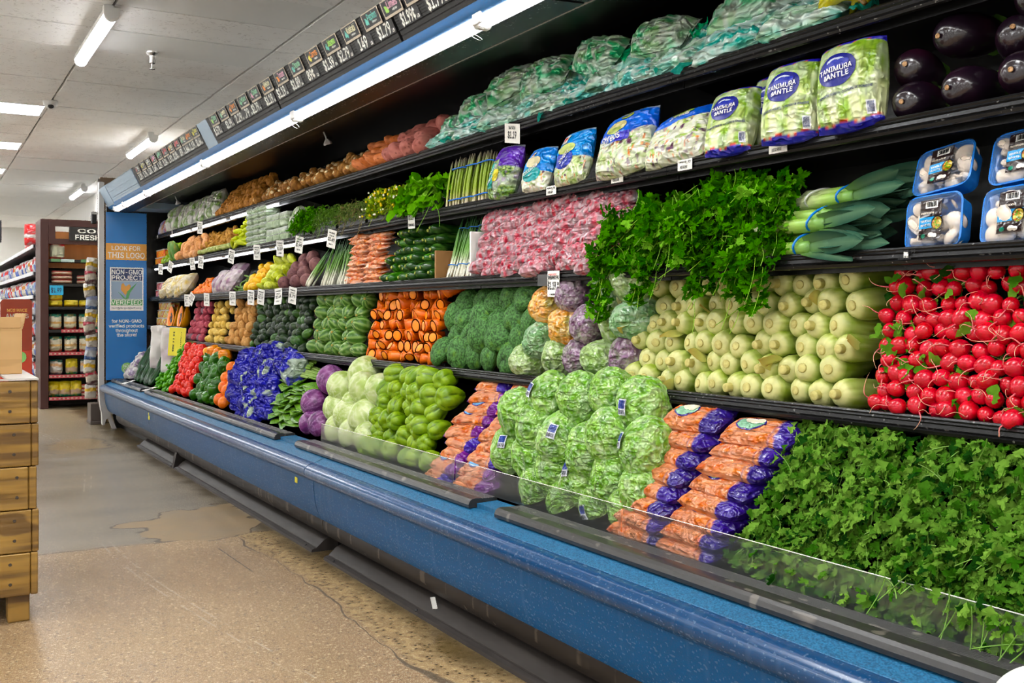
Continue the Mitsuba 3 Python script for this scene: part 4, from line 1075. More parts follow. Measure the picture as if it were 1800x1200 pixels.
for i, (y, z, lean, roll, up) in enumerate(((1.32, S3 + 0.064, 14, 3, 0), (1.515, S3 + 0.064, 10, 3, 0), (1.335, S3 + 0.195, 22, 6, 1), (1.53, S3 + 0.190, 28, 10, 1))):
    M = face(1.985 + 0.055 * up + 0.0 * i, y, z, lean, roll, 0)
    side = ('near', 'far')[i % 2]; lev = ('bottom', 'top')[up]
    tkey = put('mushroom_tray', [('tray', TRAY), ('film', FILM), ('label_card', {**ply(LA, 'print_film', False), 'to_world': M @ T().translate([0.0, 0.002, 0.0125])})], None,
               'blue tray of white mushrooms under film, %s of the stack at its %s end' % (lev, side), 'mushroom tray', 'blue mushroom trays')
    for p in ('tray', 'film'): scene[tkey + '__' + p] = {**scene[tkey + '__' + p], 'to_world': M if p == 'tray' else M @ T().translate([0, 0, 0.003])}
    part(tkey + '__label_card', 'lettering', {**ply(LT, 'print_film', False), 'to_world': M @ T().translate([0.0, 0.002, 0.0128])})
    q = np.random.default_rng(50 + i)
    for k in range(12):
        gx, gy = k % 4, k // 4
        put('mushroom', MUSH[int(q.integers(4))], M @ T().translate([-0.046 + 0.031 * gx + q.uniform(-0.004, 0.004), -0.036 + 0.036 * gy + q.uniform(-0.004, 0.004), -0.012 + q.uniform(-0.004, 0.002)]) @ T().rotate([q.uniform(-1, 1), q.uniform(-1, 1), 0.2], float(q.uniform(0, 130))) @ T().scale(q.uniform(0.95, 1.25)),
            'white mushroom, %s tray at the %s end, %s from its left, %s row' % (lev, side, nth(gx), nth(gy)), 'mushroom', 'mushrooms in the blue trays')

# leeks
def leek_bunch(seed, n=3, fan=1.0):
    r = np.random.default_rng(seed); parts = []
    for i in range(n):
        yy = (i - (n - 1) / 2) * 0.034; zz = 0.012 * (i % 2)
        u = np.linspace(0, 1, 10)
        P = np.column_stack([-0.2 + 0.22 * u, yy + 0 * u, zz + 0 * u])
        R = np.interp(u, [0, 0.04, 0.12, 0.3, 1], [0.010, 0.020, 0.021, 0.0175, 0.0185])
        c = np.stack([np.interp(u, [0, 0.25, 0.6, 1], [C('#e9ead0')[k], C('#dfe6ba')[k], C('#9dbb68')[k], C('#6f9454')[k]]) for k in range(3)], 1)
        parts.append(('shaft', ply(tube(P, R, 14, c), 'skin_satin')))
        for j in range(6):
            L = r.uniform(0.15, 0.23); w = r.uniform(0.018, 0.030); an = (j - 2.5) * 0.11 * fan + r.normal(0, 0.05); dz = r.normal(0.05, 0.06); sg = r.uniform(-0.2, 0.3)
            u = np.linspace(0, 1, 8); rows = []
            for t in u:
                ww = w * (0.75 + 0.5 * math.sin(PI * min(1, t * 1.1))) * (1 if t < 0.85 else (1 - t) / 0.15 * 0.9 + 0.1)
                ctr = np.array([0.0 + L * t, yy + math.sin(an) * L * t, zz + 0.012 * (j % 3 - 1) + dz * L * t + sg * 0.05 * t * t - 0.01 * t * t])
                nrm = np.array([0, math.cos(sg + j), math.sin(sg + j) * 0.8])
                rows += [ctr - nrm * ww, ctr + np.array([0, -0.004, 0.007]) * (1 - t), ctr + nrm * ww]
            V = np.array(rows); F = []
            for a in range(7):
                for b in range(2):
                    k = 3 * a + b; F += [[k, k + 1, k + 4], [k, k + 4, k + 3]]
            tt = np.repeat(u, 3)
            cc = lerp(C('#6d8d50'), C('#37574a'), sst(0.0, 0.45, tt)); cc = lerp(cc, C('#7f987c'), 0.5 * (np.arange(len(V)) % 3 == 1)); cc = cc * r.uniform(0.8, 1.2)
            parts.append(('leaf', ply((V, np.array(F), cc), 'leaf')))
    a = np.linspace(0, 2 * PI, 29)
    for x, col in ((-0.02, '#2f7fcb'), (-0.13, '#e9ebe6')):
        P = np.column_stack([np.full(29, x) + 0.006 * np.sin(a), 0.021 * n * 0.95 * np.cos(a), 0.006 + 0.0245 * np.sin(a)])
        parts.append(('band', ply(tube(P, 0.0032, 5, np.tile(C(col), (29, 1))), 'skin_satin')))
    return parts
# local x runs to the left end's root; in the case the roots lie at the far side
for i, (x, y, z, sd, n, s) in enumerate(((1.985, 1.88, S3 + 0.028, 1, 2, 1.05), (2.03, 1.86, S3 + 0.062, 2, 2, 1.0), (2.02, 1.855, S3 + 0.095, 3, 3, 1.05), (2.07, 1.80, S3 + 0.155, 4, 3, 1.0), (2.10, 1.87, S3 + 0.125, 5, 2, 1.0))):
    put('leek_bunch', leek_bunch(sd, n), T().translate([x, y, z]) @ T().rotate([0, 0, 1], -90 + (-4, 2, 5, -3, 2)[i]) @ T().rotate([1, 0, 0], (15, 30, 20, 10, 0)[i]) @ T().scale(s),
        'bunch of leeks with a blue band, %s from the bottom of the pile' % nth(i), 'leeks', 'leek bunches')

# leafy herbs as bunches
def foliage(name, label, catg, group, y0, y1, z0, z1, xf, n, size, kind, cols, seed, droop=0.5, depth=0.03, stems=12, stemcol='#7fa45a', normal=(-1.0, 0.0, 0.55), cup=0.25, flowers=0, round_top=0.0):
    r = np.random.default_rng(seed)
    y = r.uniform(y0, y1, n); z = z0 + (z1 - z0) * r.random(n)
    if round_top: z = z - round_top * np.maximum(0, (z - z0) / (z1 - z0) - 0.3) * (0.5 + 1.2 * (np.abs(y - (y0 + y1) / 2) / (y1 - y0)) * 2) * r.random(n)
    edge = 1 - 0.5 * (np.abs(y - (y0 + y1) / 2) / ((y1 - y0) / 2)) ** 4
    x = np.array([xf(a, b) for a, b in zip(y, z)]) - depth * r.random(n) ** 2 * edge + 0.012 * r.standard_normal(n)
    P = np.column_stack([x, y, z])
    N = r.standard_normal((n, 3)) * 0.55 + np.array(normal)
    D = r.standard_normal((n, 3)) * 0.8 + np.array([-0.3, 0, -droop])
    parts = [('leaves', ply(leaves(P, N, D, r.uniform(0.7, 1.25, n) * size, kind, cols, seed, cup), 'leaf'))]
    st = []
    for i in range(stems):
        a, b = r.uniform(y0, y1), z0 + (z1 - z0) * r.random(); u = np.linspace(0, 1, 6)
        L = r.uniform(1.2, 2.6) * size; dy, dz = r.normal(0, 0.6), r.normal(-droop, 0.6)
        xx = xf(a, b) - depth * 0.8
        st.append(tube(np.column_stack([xx - 0.3 * L * u + 0.01 * np.sin(3 * u), a + L * dy * u, b + L * (dz * u - 0.3 * u * u)]), 0.0012, 4, np.tile(C(stemcol) * r.uniform(0.8, 1.2), (6, 1))))
    if st: parts.append(('stems', ply(cat(*st), 'skin_satin')))
    if flowers:
        fl = []
        for i in range(flowers):
            D0, F0 = ico(1); a, b = r.uniform(y0, y1), z0 + (z1 - z0) * r.random()
            fl.append((D0 * r.uniform(0.004, 0.007) + [xf(a, b) - depth - 0.01 * r.random(), a, b], F0, np.tile(C('#e6cf3a') if r.random() < 0.6 else C('#f0efe2'), (len(D0), 1))))
        parts.append(('flowers', ply(cat(*fl), 'skin_matte')))
    key = put(name, parts, None, label, catg, group)
    for p in ('leaves', 'stems', 'flowers'):
        if key + '__' + p in scene: labels[key + '__' + p] = {'kind': 'stuff'}
    return key
PCOL = ('#275419', '#528632', '#7fae50')
place_words = ('at the end by the leeks', 'second from the leeks', 'in the middle of the row', 'second from the bagged radishes', 'at the end by the bagged radishes')
for i in range(5):
    y0 = 1.98 + 0.155 * i
    foliage('parsley_bunch', 'bright green parsley bunch spilling over the shelf, %s' % place_words[i], 'parsley', 'parsley bunches', y0 - 0.03, y0 + 0.18, S3 + 0.0, S3 + (0.245, 0.27, 0.235, 0.25, 0.20)[i], lambda a, b: 1.955 + 0.36 * max(b - S3 - 0.02, 0) + 0.10 * (meshkit.noise(np.array([[a * 14, b * 14, 3.0]]))[0] - 0.5), 330, 0.036, 'parsley', PCOL, 400 + i, 0.55, 0.045, 24, '#86ad4c', round_top=0.09)
for i, (y, z0, z1, w) in enumerate(((2.725, 1.085, 1.26, 0.035), (2.52, 1.13, 1.26, 0.03), (2.24, 1.16, 1.26, 0.03), (2.03, 1.115, 1.28, 0.05), (2.10, 1.15, 1.27, 0.03))):
    foliage('parsley_sprig', 'parsley sprig hanging over the shelf lip, %s from the bagged radishes' % nth((0, 1, 2, 4, 3)[i]), 'parsley', 'hanging parsley sprigs', y - w, y + w, z0, z1, lambda a, b: 1.935, 46, 0.033, 'parsley', PCOL, 430 + i, 1.0, 0.02, 4, '#9dbf5a')

# bagged radishes
def radish_bag(seed):
    r = np.random.default_rng(seed)
    bag = pillow(0.205, 0.062, 0.056, 34, 16, seed, 4, 2.2, 0.003, 60, lambda A, B: 0.30 * np.abs(np.sin((A * 3.2 + 0.5 * np.round(B + seed % 2)) * PI)) ** 0.7 - 0.12)
    V, F, u, v, sd = bag
    D = np.column_stack([V[:, 0] / 0.029 + seed, V[:, 1] / 0.029 + 0.5 * np.round(V[:, 0] / 0.03), V[:, 2] * 0 + seed])
    q = D - np.round(D); dd = np.hypot(q[:, 0], q[:, 1])
    c = lerp(C('#a31a35'), C('#8f7078'), sst(0.22, 0.55, dd))
    c = lerp(c, C('#c95a6c'), 0.6 * sst(0.5, 0.7, nz(V, 30, seed)))
    w = ridge(V * [1, 1.3, 1], 42, seed + 2)
    c = lerp(c, C('#d9ccd0'), 0.42 * sst(0.6, 0.88, w))
    c = lerp(c, C('#c9c4c8'), sst(0.86, 0.93, np.abs(u)) * 0.8)
    if seed % 9 == 4: c = lerp(c, C('#3d7f86'), sst(0.1, 0.12, u) * sst(0.42, 0.4, u) * sst(0.0, 0.1, v))
    return [('', ply((V, F, c), 'wet_film'))]
RB = [radish_bag(s) for s in range(9)]
k = 0
for r in range(10):
    for c in range(5):
        y = 2.80 + c * 0.172 + 0.086 * (r % 2) + U(-0.02, 0.02)
        if y > 3.62: continue
        x, z = 1.972 + 0.009 * r, S3 + 0.024 + 0.0262 * r - 0.012 * (c > 2) * (r > 7)
        put('radish_bag', RB[k % 9], face(x + U(-0.006, 0.006), y, z, 55 + U(-15, 15), 12 + U(-14, 14), U(-8, 8)), 'clear plastic bag of red radishes, %s from the parsley, %s layer up' % (nth(c), nth(r)), 'radish bag', 'bagged radishes'); k += 1
put('foam_board', {'': ply(box(1.96, 2.2, 3.695, 3.705, S3, S3 + 0.19, 0.002), 'white_card', False)}, None, 'white foam board standing between the bagged radishes and the green onions', 'divider')

for i, (y, sd) in enumerate(((3.77, 1), (3.86, 2), (3.95, 3))):
    put('green_onion_bunch', onion_bunch(sd, 15, 0.275, 0.0), face(2.0, y, S3 + 0.002, 14, U(-2, 2)), 'upright bunch of green onions with a blue band, %s from the white foam board' % nth(i), 'green onions', 'upright green onion bunches')
mat('divider_wood', principled('#8a6236', 0.6))
put('shelf_divider', {'': ply(box(1.965, 2.25, 4.03, 4.042, S3, S3 + 0.13, 0.002), 'divider_wood', False)}, None, 'thin brown wooden divider beside the zucchini', 'divider')
ZUC = [dark_fruit(40 + s, 0.085, 0.0255, ('#1e3a1a', '#2c5222', '#6d8f4d'), 0.6, 0.05, 'skin_gloss', '#9aa25f', 3.0) for s in range(4)] + [dark_fruit(48, 0.085, 0.026, ('#31611f', '#47802a', '#86ab5a'), 0.6, 0.05, 'skin_gloss', '#a3aa62', 3.0)]
sp, n = lattice(4.06, 4.66, (2.04, S3 + 0.027), (2.10, S3 + 0.235), 0.078, 0.046, 0.2)
heap('zucchini', ZUC, sp, lambda x, y, z: aim(x + U(-0.012, 0.012), y, z, U(-16, 16), U(-7, 7), U(0, 360), U(0.9, 1.12)), 'dark green zucchini lying end on', 'zucchini', 'zucchini stacked end on', 'the wooden divider')

def baby_carrot_bag(seed):
    bag = pillow(0.25, 0.07, 0.032, 34, 14, seed, 3.0, 2.2, 0.003, 50, lambda A, B: 0.28 * np.abs(np.sin(A * 9 + B * 4 + seed)) - 0.1, skirt=0.1)
    V, F, u, v, sd = bag
    c = lerp(C('#d2692a'), C('#e8924f'), sst(0.35, 0.7, nz(V, 45, seed)))
    c = lerp(c, C('#7a3b1e'), 0.5 * sst(0.25, 0.1, np.abs(np.sin(u * 9 + v * 4 + seed))))
    c = lerp(c, C('#eccbb4'), 0.55 * sst(0.6, 0.85, ridge(V, 40, seed)))
    c = lerp(c, C('#d9cfc8'), sst(0.90, 0.96, np.abs(u)))
    return [('', ply((V, F, c), 'wet_film'))]
BC = [baby_carrot_bag(s) for s in range(5)]
for r in range(11):
    for c in range(2):
        put('baby_carrot_bag', BC[(2 * r + c) % 5], face(2.0 + 0.004 * r + U(-0.008, 0.008), 4.80 + c * 0.235 + U(-0.02, 0.02), S3 + 0.016 + 0.0235 * r, 78, U(-4, 4), U(-5, 5)), 'clear bag of baby carrots, %s layer up beside the %s' % (nth(r), ('zucchini', 'green onions')[c]), 'carrot bag', 'bagged baby carrots')
for i, (y, sd, lean) in enumerate(((5.12, 5, -0.02), (5.24, 6, 0.0), (5.36, 7, 0.02), (5.50, 8, 0.03), (5.70, 9, 0.10))):
    put('spring_onion_bunch', onion_bunch(sd, 12 if i < 4 else 7, 0.27, lean, ('#eceada', '#7fa656', '#30593a'), 0.010, False), face(1.99 - 0.02 * (i == 4), y, S3 + 0.002, 12, (2, 0, -4, -5, -24)[i]), 'leaning bunch of white-bulbed green onions, %s from the baby carrots' % nth(i), 'green onions', 'leaning green onion bunches')

def simple_heap(name, variants, desc, cat_, group, y0, y1, z0, n, sc, tilt=(0.09, 0.16), pr=None, seed=0, x0=1.975):
    """Small produce heaped in a bin at the far end."""
    k = 0
    r = np.random.default_rng(seed)
    n = (max(3, int(round(n[0] * 0.66))), n[1] + 1); py = (y1 - y0) / n[0]
    for row in range(n[1]):
        for c in range(n[0] - row % 2):
            f = row / max(1, n[1] - 1)
            put(name, variants[int(r.integers(len(variants)))], aim(x0 + 0.03 + tilt[0] * f + r.uniform(-0.01, 0.01), y0 + py * (c + 0.5 + 0.5 * (row % 2)) + r.uniform(-0.15, 0.15) * py, z0 + sc + (tilt[1] - sc) * f + r.uniform(-0.004, 0.004), r.uniform(0, 360), r.uniform(-40, 40), r.uniform(0, 360), r.uniform(0.9, 1.1)),
                '%s, %s from the near side, %s row up' % (desc, nth(c), nth(row)), cat_, group)
BEET = [[('', fruit('b', 0.043, .6, ('#6e4a4d', '#8b6663'), 60 + s, 0.08, 1.5, (1, 1, 0.95), '#4d3035', 10, (0.6, 0.8), 'skin_matte'))] for s in range(3)]
simple_heap('beet', BEET, 'dusty purple-brown beet', 'beet', 'loose beets', 5.80, 6.34, S3, (5, 3), 0.045, (0.10, 0.19), seed=1)
YP = [dark_fruit(70 + s, 0.055, 0.026, ('#c3cb52', '#d6da7c', '#9fb045'), 0.4, 0.35) for s in range(3)]
simple_heap('yellow_pepper', YP, 'pale yellow-green pepper', 'pepper', 'pale yellow-green peppers', 6.34, 6.80, S3, (6, 4), 0.03, (0.10, 0.20), seed=2)
YS = [dark_fruit(80 + s, 0.045, 0.032, ('#e3a91c', '#efc33a', '#c9c03a'), 0.4, 0.1) for s in range(3)]
simple_heap('yellow_squash', YS, 'golden yellow squash', 'squash', 'golden squashes', 6.80, 7.12, S3, (4, 4), 0.034, (0.10, 0.17), seed=3)
GB = [dark_fruit(90 + s, 0.04, 0.009, ('#4f6b31', '#6d8845', '#8ea35c'), 0.5, 0.0) for s in range(3)]
simple_heap('green_bean', GB, 'short dull green bean pod', 'bean', 'green bean pods', 7.12, 7.36, S3, (6, 6), 0.012, (0.08, 0.12), seed=4)
def film_bag(w, h, t, seed, cols, lumps=3.0, white=0.5):
    bag = pillow(w, h, t, 26, 26, seed, 2.6, 2.6, 0.006, 22, lambda A, B: 0.25 * np.abs(np.sin(A * lumps + seed) * np.sin(B * lumps + seed)) - 0.08)
    V, F, u, v, sd = bag
    c = lerp(C(cols[0]), C(cols[1]), sst(0.35, 0.65, nz(V, 18, seed))); c = lerp(c, C(cols[2]), sst(0.55, 0.75, nz(V, 35, seed + 3)) * 0.7)
    c = lerp(c, C('#efece8'), white * sst(0.55, 0.85, ridge(V, 20, seed + 1)))
    return [('', ply((V, F, c), 'wet_film'))]
for i, (y, z, sd) in enumerate(((7.55, 0.09, 1), (7.80, 0.09, 2), (7.68, 0.145, 3))):
    put('garlic_bag', film_bag(0.26, 0.2, 0.11, 500 + sd, ('#8e6a82', '#b599ab', '#d9cdb6')), face(2.02 + 0.08 * (i == 2), y, S3 + z, 35, 0, 0), 'clear bag of purple and white bulbs, %s from the green beans' % nth((0, 2, 1)[i]), 'vegetable bag', 'bags of purple bulbs')
HB = [[('', fruit('h', 0.02, .4, ('#e0701a', '#ee9236'), 110 + s, 0.12, 2.0, (1, 1, 1.2), None, 10, (0.6, 0.8), 'skin_gloss', 2))] for s in range(3)]
simple_heap('orange_chile', HB, 'small orange chile pepper', 'chile', 'small orange chiles', 7.95, 8.75, S3, (14, 6), 0.02, (0.13, 0.13), seed=5)
for i, (y, z, sd) in enumerate(((8.95, 0.09, 1), (9.25, 0.09, 2), (9.55, 0.09, 3))):
    put('parsnip_bag', film_bag(0.30, 0.2, 0.12, 510 + sd, ('#d9c27a', '#ead9a6', '#f0ead0')), face(2.0, y, S3 + z, 35, 14, 0), 'clear bag of creamy yellow roots, %s from the small orange chiles' % nth(i), 'vegetable bag', 'bags of creamy roots')
def cup_variants(cols, seed):
    out = []
    for s in range(3):
        V, F = box(-0.05, 0.05, -0.04, 0.04, -0.035, 0.028, 0.006)
        L, FL = box(-0.052, 0.052, -0.042, 0.042, 0.0285, 0.037, 0.003)
        m = trimesh.Trimesh(V, F, process=True).subdivide().subdivide().subdivide()
        V, F = np.array(m.vertices), np.array(m.faces)
        k = meshkit.noise(V * 45 + seed + s, s)
        c = lerp(C(cols[0]), C(cols[1]), sst(0.4, 0.6, k)); c = lerp(c, C(cols[2]), sst(0.62, 0.7, meshkit.noise(V * 45 + 40 + s, s + 4)))
        out.append([('cup', ply((V, F, c), 'print_film', 30)), ('lid', ply((L, FL, np.tile(C('#d9d5d2'), (len(L), 1))), 'print_film', 30))])
    return out
CUPS = {'red': cup_variants(('#b5484e', '#d8a2a0', '#cfc5d6'), 1), 'orange': cup_variants(('#e0872c', '#e9b53f', '#d5552f'), 2), 'mixed': cup_variants(('#d9c36a', '#e0dcc4', '#c85a32'), 3)}
def cups(kind, y0, n, z, rows, word, x=1.98):
    for r in range(rows):
        for c in range(n):
            put('fruit_cup', CUPS[kind][(r + c) % 3], at(x + 0.06 + 0.01 * r, y0 + 0.09 * c, z + 0.036 + 0.073 * r, 0, 0, 90), 'cup of cut fruit, %s from the near end, %s layer up, %s' % (nth(c), nth(r), word), 'fruit cup', 'cut fruit cups ' + word)
cups('red', 9.72, 6, S3, 2, 'on the third shelf')
# ---- sub-shelf at the far end of the lowest level
for i, (z, n) in enumerate(((0.975, 18),)):
    s = part(case, 'shelf', ply(box(1.95, 2.42, 8.97, CY1 - 0.01, z - 0.03, z), 'case_black', False), label='black shelf')
    part(s, 'price_channel', ply(box(1.935, 1.949, 8.97, CY1 - 0.01, z - 0.035, z + 0.006, 0.002), 'channel_black', False))
cups('mixed', 9.68, 6, 0.977, 3, 'on the small shelf')
s = part(case, 'shelf', ply(box(1.95, 2.42, 8.97, CY1 - 0.01, 0.70, 0.73), 'case_black', False), label='black shelf')
cups('orange', 9.7, 6, 0.732, 2, 'behind the white bags')
def papaya(seed):
    D, F = ico(3)
    V = D * np.array([0.058, 0.058, 0.105])
    V[:, :2] *= (1 - 0.25 * V[:, 2:3] / 0.105)
    front = V[:, 0] < 0
    V[front, 0] = -0.001 + 0.02 * -np.exp(-((V[front, 1] / 0.026) ** 2 + ((V[front, 2] + 0.01) / 0.055) ** 2)) * -1
    q = np.hypot(V[:, 1] / 0.058, V[:, 2] / 0.105)
    c = np.where((front & (q < 0.93))[:, None], C('#e88a3c'), C('#e0a03a'))
    S = []
    r = np.random.default_rng(seed)
    for i in range(46):
        a, b = 6.28 * r.random(), math.sqrt(r.random()); d, f = ico(1)
        S.append((d * 0.0055 + [0.010, 0.022 * b * math.cos(a), -0.01 + 0.052 * b * math.sin(a)], f, np.tile(C('#4b4f58'), (len(d), 1))))
    return [('flesh', ply((V, F, c), 'skin_gloss')), ('seeds', ply(cat(*S), 'skin_gloss'))]
for i, y in enumerate((9.02, 9.18, 9.36, 9.56)):
    k = put('papaya_half', papaya(i), at(2.0, y, 0.977 + 0.085, 0, 14, (-18, 6, -10, 14)[i]) @ T().rotate([1, 0, 0], (14, -18, -10, -20)[i]), 'halved orange papaya with grey seeds, %s from the red potatoes' % nth(i), 'papaya', 'halved papayas')
    labels[k + '__seeds'] = {'kind': 'stuff'}
# white plastic bags and yellow sign at the far end
def hang_sheet(w, h, seed):
    bag = pillow(w, h, 0.03, 18, 24, seed, 6, 6, 0.005, 10, None, 1.0, 0.0, 0.04)
    c = np.tile(C('#dedad6'), (len(bag[0]), 1)); c = lerp(c, C('#cbbfc4'), sst(0.45, 0.7, nz(bag[0], 7, seed)))
    return [('', ply((bag[0], bag[1], c), 'skin_satin'))]
put('white_plastic_bags', hang_sheet(0.15, 0.38, 1), face(1.84, 9.28, 0.80, 3, 0, 55), 'limp white plastic bags hanging from the small shelf', 'plastic bags')
k = put('white_plastic_bags', hang_sheet(0.22, 0.38, 2), face(1.85, 8.72, 0.79, 3, 0, 55), 'limp white plastic bags behind the yellow sign', 'plastic bags')
tx = text('SALE', 0.02, 0.001, True, 'c'); tx2 = text('FRESH', 0.012, 0.001, True, 'c')
put('yellow_sign', [('card', ply(box(-0.07, 0.07, -0.115, 0.115, 0, 0.002), 'yellow_paper', False))], face(1.855, 8.62, 0.86, 3, -3, 55), 'yellow paper sign with small sideways print on the white plastic bags', 'sign')
lines = []
for i, (x, n) in enumerate(((-0.035, 14), (0.03, 22))):
    r = np.random.default_rng(i); y = 0.08
    while y > -0.08:
        L = r.uniform(0.004, 0.012)
        lines.append(box(x, x + (0.012 if i == 0 else 0.006), y - L, y, 0.002, 0.0026)); y -= L + r.uniform(0.003, 0.012 if i else 0.02)
part('yellow_sign', 'print', ply(cat(*lines), 'black_ink', False), face(1.855, 8.62, 0.86, 3, -3, 55))

# ---- fourth level ---------------------------------------------------
def eggplant(seed):
    V, F = ellip(28, 0.095, 0.050, 2.1, 22, 0.18)
    V = V * (1 + 0.05 * (nz(V, 14, seed) - 0.5))[:, None]
    tip = np.exp(-((V[:, 2] + 0.095) / 0.006) ** 2)
    V[:, 2] += 0.004 * tip
    a = sst(0.4, 0.8, nz(V, 9, seed))
    c = lerp(C('#1a0d1a'), C('#3a1226'), a * 0.7)
    E, FE = lathe([(0.0065, -0.0945), (0.006, -0.0965), (0.002, -0.0960)], 10)
    E[:, :2] *= 1 + 0.3 * (nz(E, 300, seed)[:, None] - 0.5)
    ce = lerp(C('#8a6a4a'), C('#c9a98a'), sst(0.4, 0.6, nz(E, 400, seed)))
    S, FS = lathe([(0.046, 0.066), (0.036, 0.085), (0.02, 0.096), (0.010, 0.112), (0.009, 0.125)], 10)
    return [('body', ply((V, F, c), 'eggplant_skin')), ('blossom_scar', ply((E, FE, ce), 'skin_matte')), ('calyx', ply((S, FS, np.tile(C('#4f6a35'), (len(S), 1))), 'skin_matte'))]
mat('eggplant_skin', principled(VC, 0.16, specular=0.6, clearcoat=0.7, clearcoat_gloss=0.95))
EG = [eggplant(s) for s in range(4)]
eg = [(2.035, 1.625, 0.052, 10, 5), (2.035, 1.475, 0.058, -6, 3), (2.035, 1.345, 0.062, 8, 0), (2.075, 1.655, 0.135, 14, -4), (2.09, 1.53, 0.20, -10, 6), (2.09, 1.40, 0.15, 20, -12), (2.10, 1.345, 0.235, 0, 0), (2.04, 1.21, 0.055, 0, 0), (2.08, 1.24, 0.15, 5, 4)]
ew = ('lying on the shelf next to the romaine bags', 'lying on the shelf in the middle of the front row', 'lying on the shelf under the one with a grey scar', 'propped second up beside the romaine bags', 'on top of the pile, tip facing out', 'with a grey scar, in the second layer', 'at the upper right corner of the picture', 'at the right edge on the shelf', 'at the right edge in the second layer')
for i, (x, y, z, yaw, p) in enumerate(eg):
    k = put('eggplant', EG[i % 4], aim(x + 0.05, y, S4 + z, yaw, p, U(0, 360), 1.0 + 0.06 * (i == 4)), 'glossy dark purple eggplant %s' % ew[i], 'eggplant', 'eggplants')
    if i == 5:
        g = grid_patch(None, -0.016, 0.016, -0.03, 0.03, col='#7d7670')
        M = aim(x + 0.05, y, S4 + z, yaw, p, 0)
        V = np.array(g[0]); V[:, 2] = 0
        rr = 0.0515
        P = np.column_stack([-np.sqrt(np.maximum(rr ** 2 - V[:, 0] ** 2, 0)) - 0.001, V[:, 0], V[:, 1] - 0.045])
        P[:, 0] *= np.sqrt(np.clip(1 - ((P[:, 2]) / 0.1) ** 2, 0.2, 1)) * 1.03
        # local x- side faces up after aim
        part(k, 'scar', ply((P, g[1], g[2]), 'skin_matte'), M, label='rough grey scar')

# romaine bags
def romaine_contents(seed):
    def fn(V, u, v):
        col = lerp(C('#8fb04f'), C('#c4d48c'), sst(0.35, 0.7, nz(V * [1, 0.6, 1], 30, seed)))
        rib = np.abs(np.sin(u * 1.5 * PI + 0.25 * np.sin(v * 3 + seed)))
        col = lerp(col, C('#dfe6bb'), sst(0.6, 0.95, rib) * sst(0.5, -0.6, v))
        crk = ridge(V * [1.2, 0.9, 1], 75, seed)
        col = lerp(col, C('#6f9638'), 0.55 * sst(0.6, 0.9, crk) * sst(-0.6, 0.5, v))
        col = lerp(col, C('#42632a'), 0.55 * sst(0.12, 0.02, rib))
        return col
    return fn
def romaine_bag(seed, w=0.17, h=0.235):
    fn = romaine_contents(seed)
    bag = pillow(w, h, 0.085, 44, 44, seed, 4.0, 3.2, 0.0025, 24, lambda A, B: 0.10 * np.abs(np.sin(A * 1.5 * PI + 0.25 * np.sin(B * 3 + seed))) ** 0.7 - 0.05)
    V, F, u, v, sd = bag
    c = fn(V, u, v)
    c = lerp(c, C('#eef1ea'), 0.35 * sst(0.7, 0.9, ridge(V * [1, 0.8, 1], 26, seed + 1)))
    wav = 0.03 * np.sin(u * 7 + seed)
    c = lerp(c, C('#d4572f'), sst(0.845 + 0, 0.855, v + wav)); c = lerp(c, C('#2a27a0'), sst(0.862, 0.872, v + wav))
    c = lerp(c, C('#d4572f'), sst(-0.875, -0.885, v - wav)); c = lerp(c, C('#2a27a0'), sst(-0.89, -0.90, v - wav))
    x0, y0 = (-0.012 if seed % 2 else -0.02), 0.028
    R = 0.044
    P = [grid_patch(None, x0 - R * 1.12, x0 + R * 1.12, y0 - R, y0 + R, col='#1a2078'), grid_patch(None, x0 - 0.026, x0 + 0.022, y0 + 0.008, y0 + 0.033, col='#c9cfe2')]
    hills = []
    for a, b, k, q in ((-0.03, 0.004, 0.014, 0.010), (-0.004, 0.032, 0.016, 0.0125), (-0.018, 0.012, 0.011, 0.017)):
        m = grid_patch(None, x0 + a, x0 + b, y0 + k - 0.011, y0 + k + q - 0.002, col='#2b3596'); hills.append(m)
    P += hills
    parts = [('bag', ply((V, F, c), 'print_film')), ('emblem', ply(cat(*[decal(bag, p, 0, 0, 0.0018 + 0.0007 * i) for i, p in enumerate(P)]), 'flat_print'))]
    words = [inked(bag, 'TANIMURA', x0 - 0.001, y0 + 0.0, 0.0135, '#f2f2f0', True, 0.084, 4, 0.0062), inked(bag, '&', x0 - 0.024, y0 - 0.0205, 0.011, '#f2f2f0', True, None, 4, 0.0062), inked(bag, 'ANTLE', x0 + 0.006, y0 - 0.0175, 0.0135, '#f2f2f0', True, 0.056, 4, 0.0062), inked(bag, '3 ROMAINE HEARTS / 3 COEURS DE ROMAINE', 0.0, -0.035, 0.0062, '#1d2c52', True, 0.135, 3, 0.0030)]
    parts.append(('lettering', ply(cat(*words), 'flat_print', False)))
    bc = [decal(bag, rect_patch(0.052, 0.072, -0.098, -0.066, 2, 2, '#e6e8ea'), 0, 0, 0.002)] + [decal(bag, rect_patch(0.0545 + 0.0022 * i, 0.0557 + 0.0022 * i, -0.094, -0.070, 1, 2, '#1e2c66'), 0, 0, 0.0028) for i in range(7)]
    parts.append(('barcode', ply(cat(*bc), 'print_film', False)))
    return parts
rom = [(1.995, 1.755, S4 + 0.108, 16, 6, 2, 1.04), (1.99, 1.945, S4 + 0.100, 18, 3, 3, 1.0), (2.0, 2.185, S4 + 0.088, 24, 4, 5, 0.92), (2.09, 2.10, S4 + 0.11, 10, 0, 4, 0.95)]
rw = ('next to the eggplants', 'between the other two in front', 'next to the shredded salad bags', 'standing behind the others')
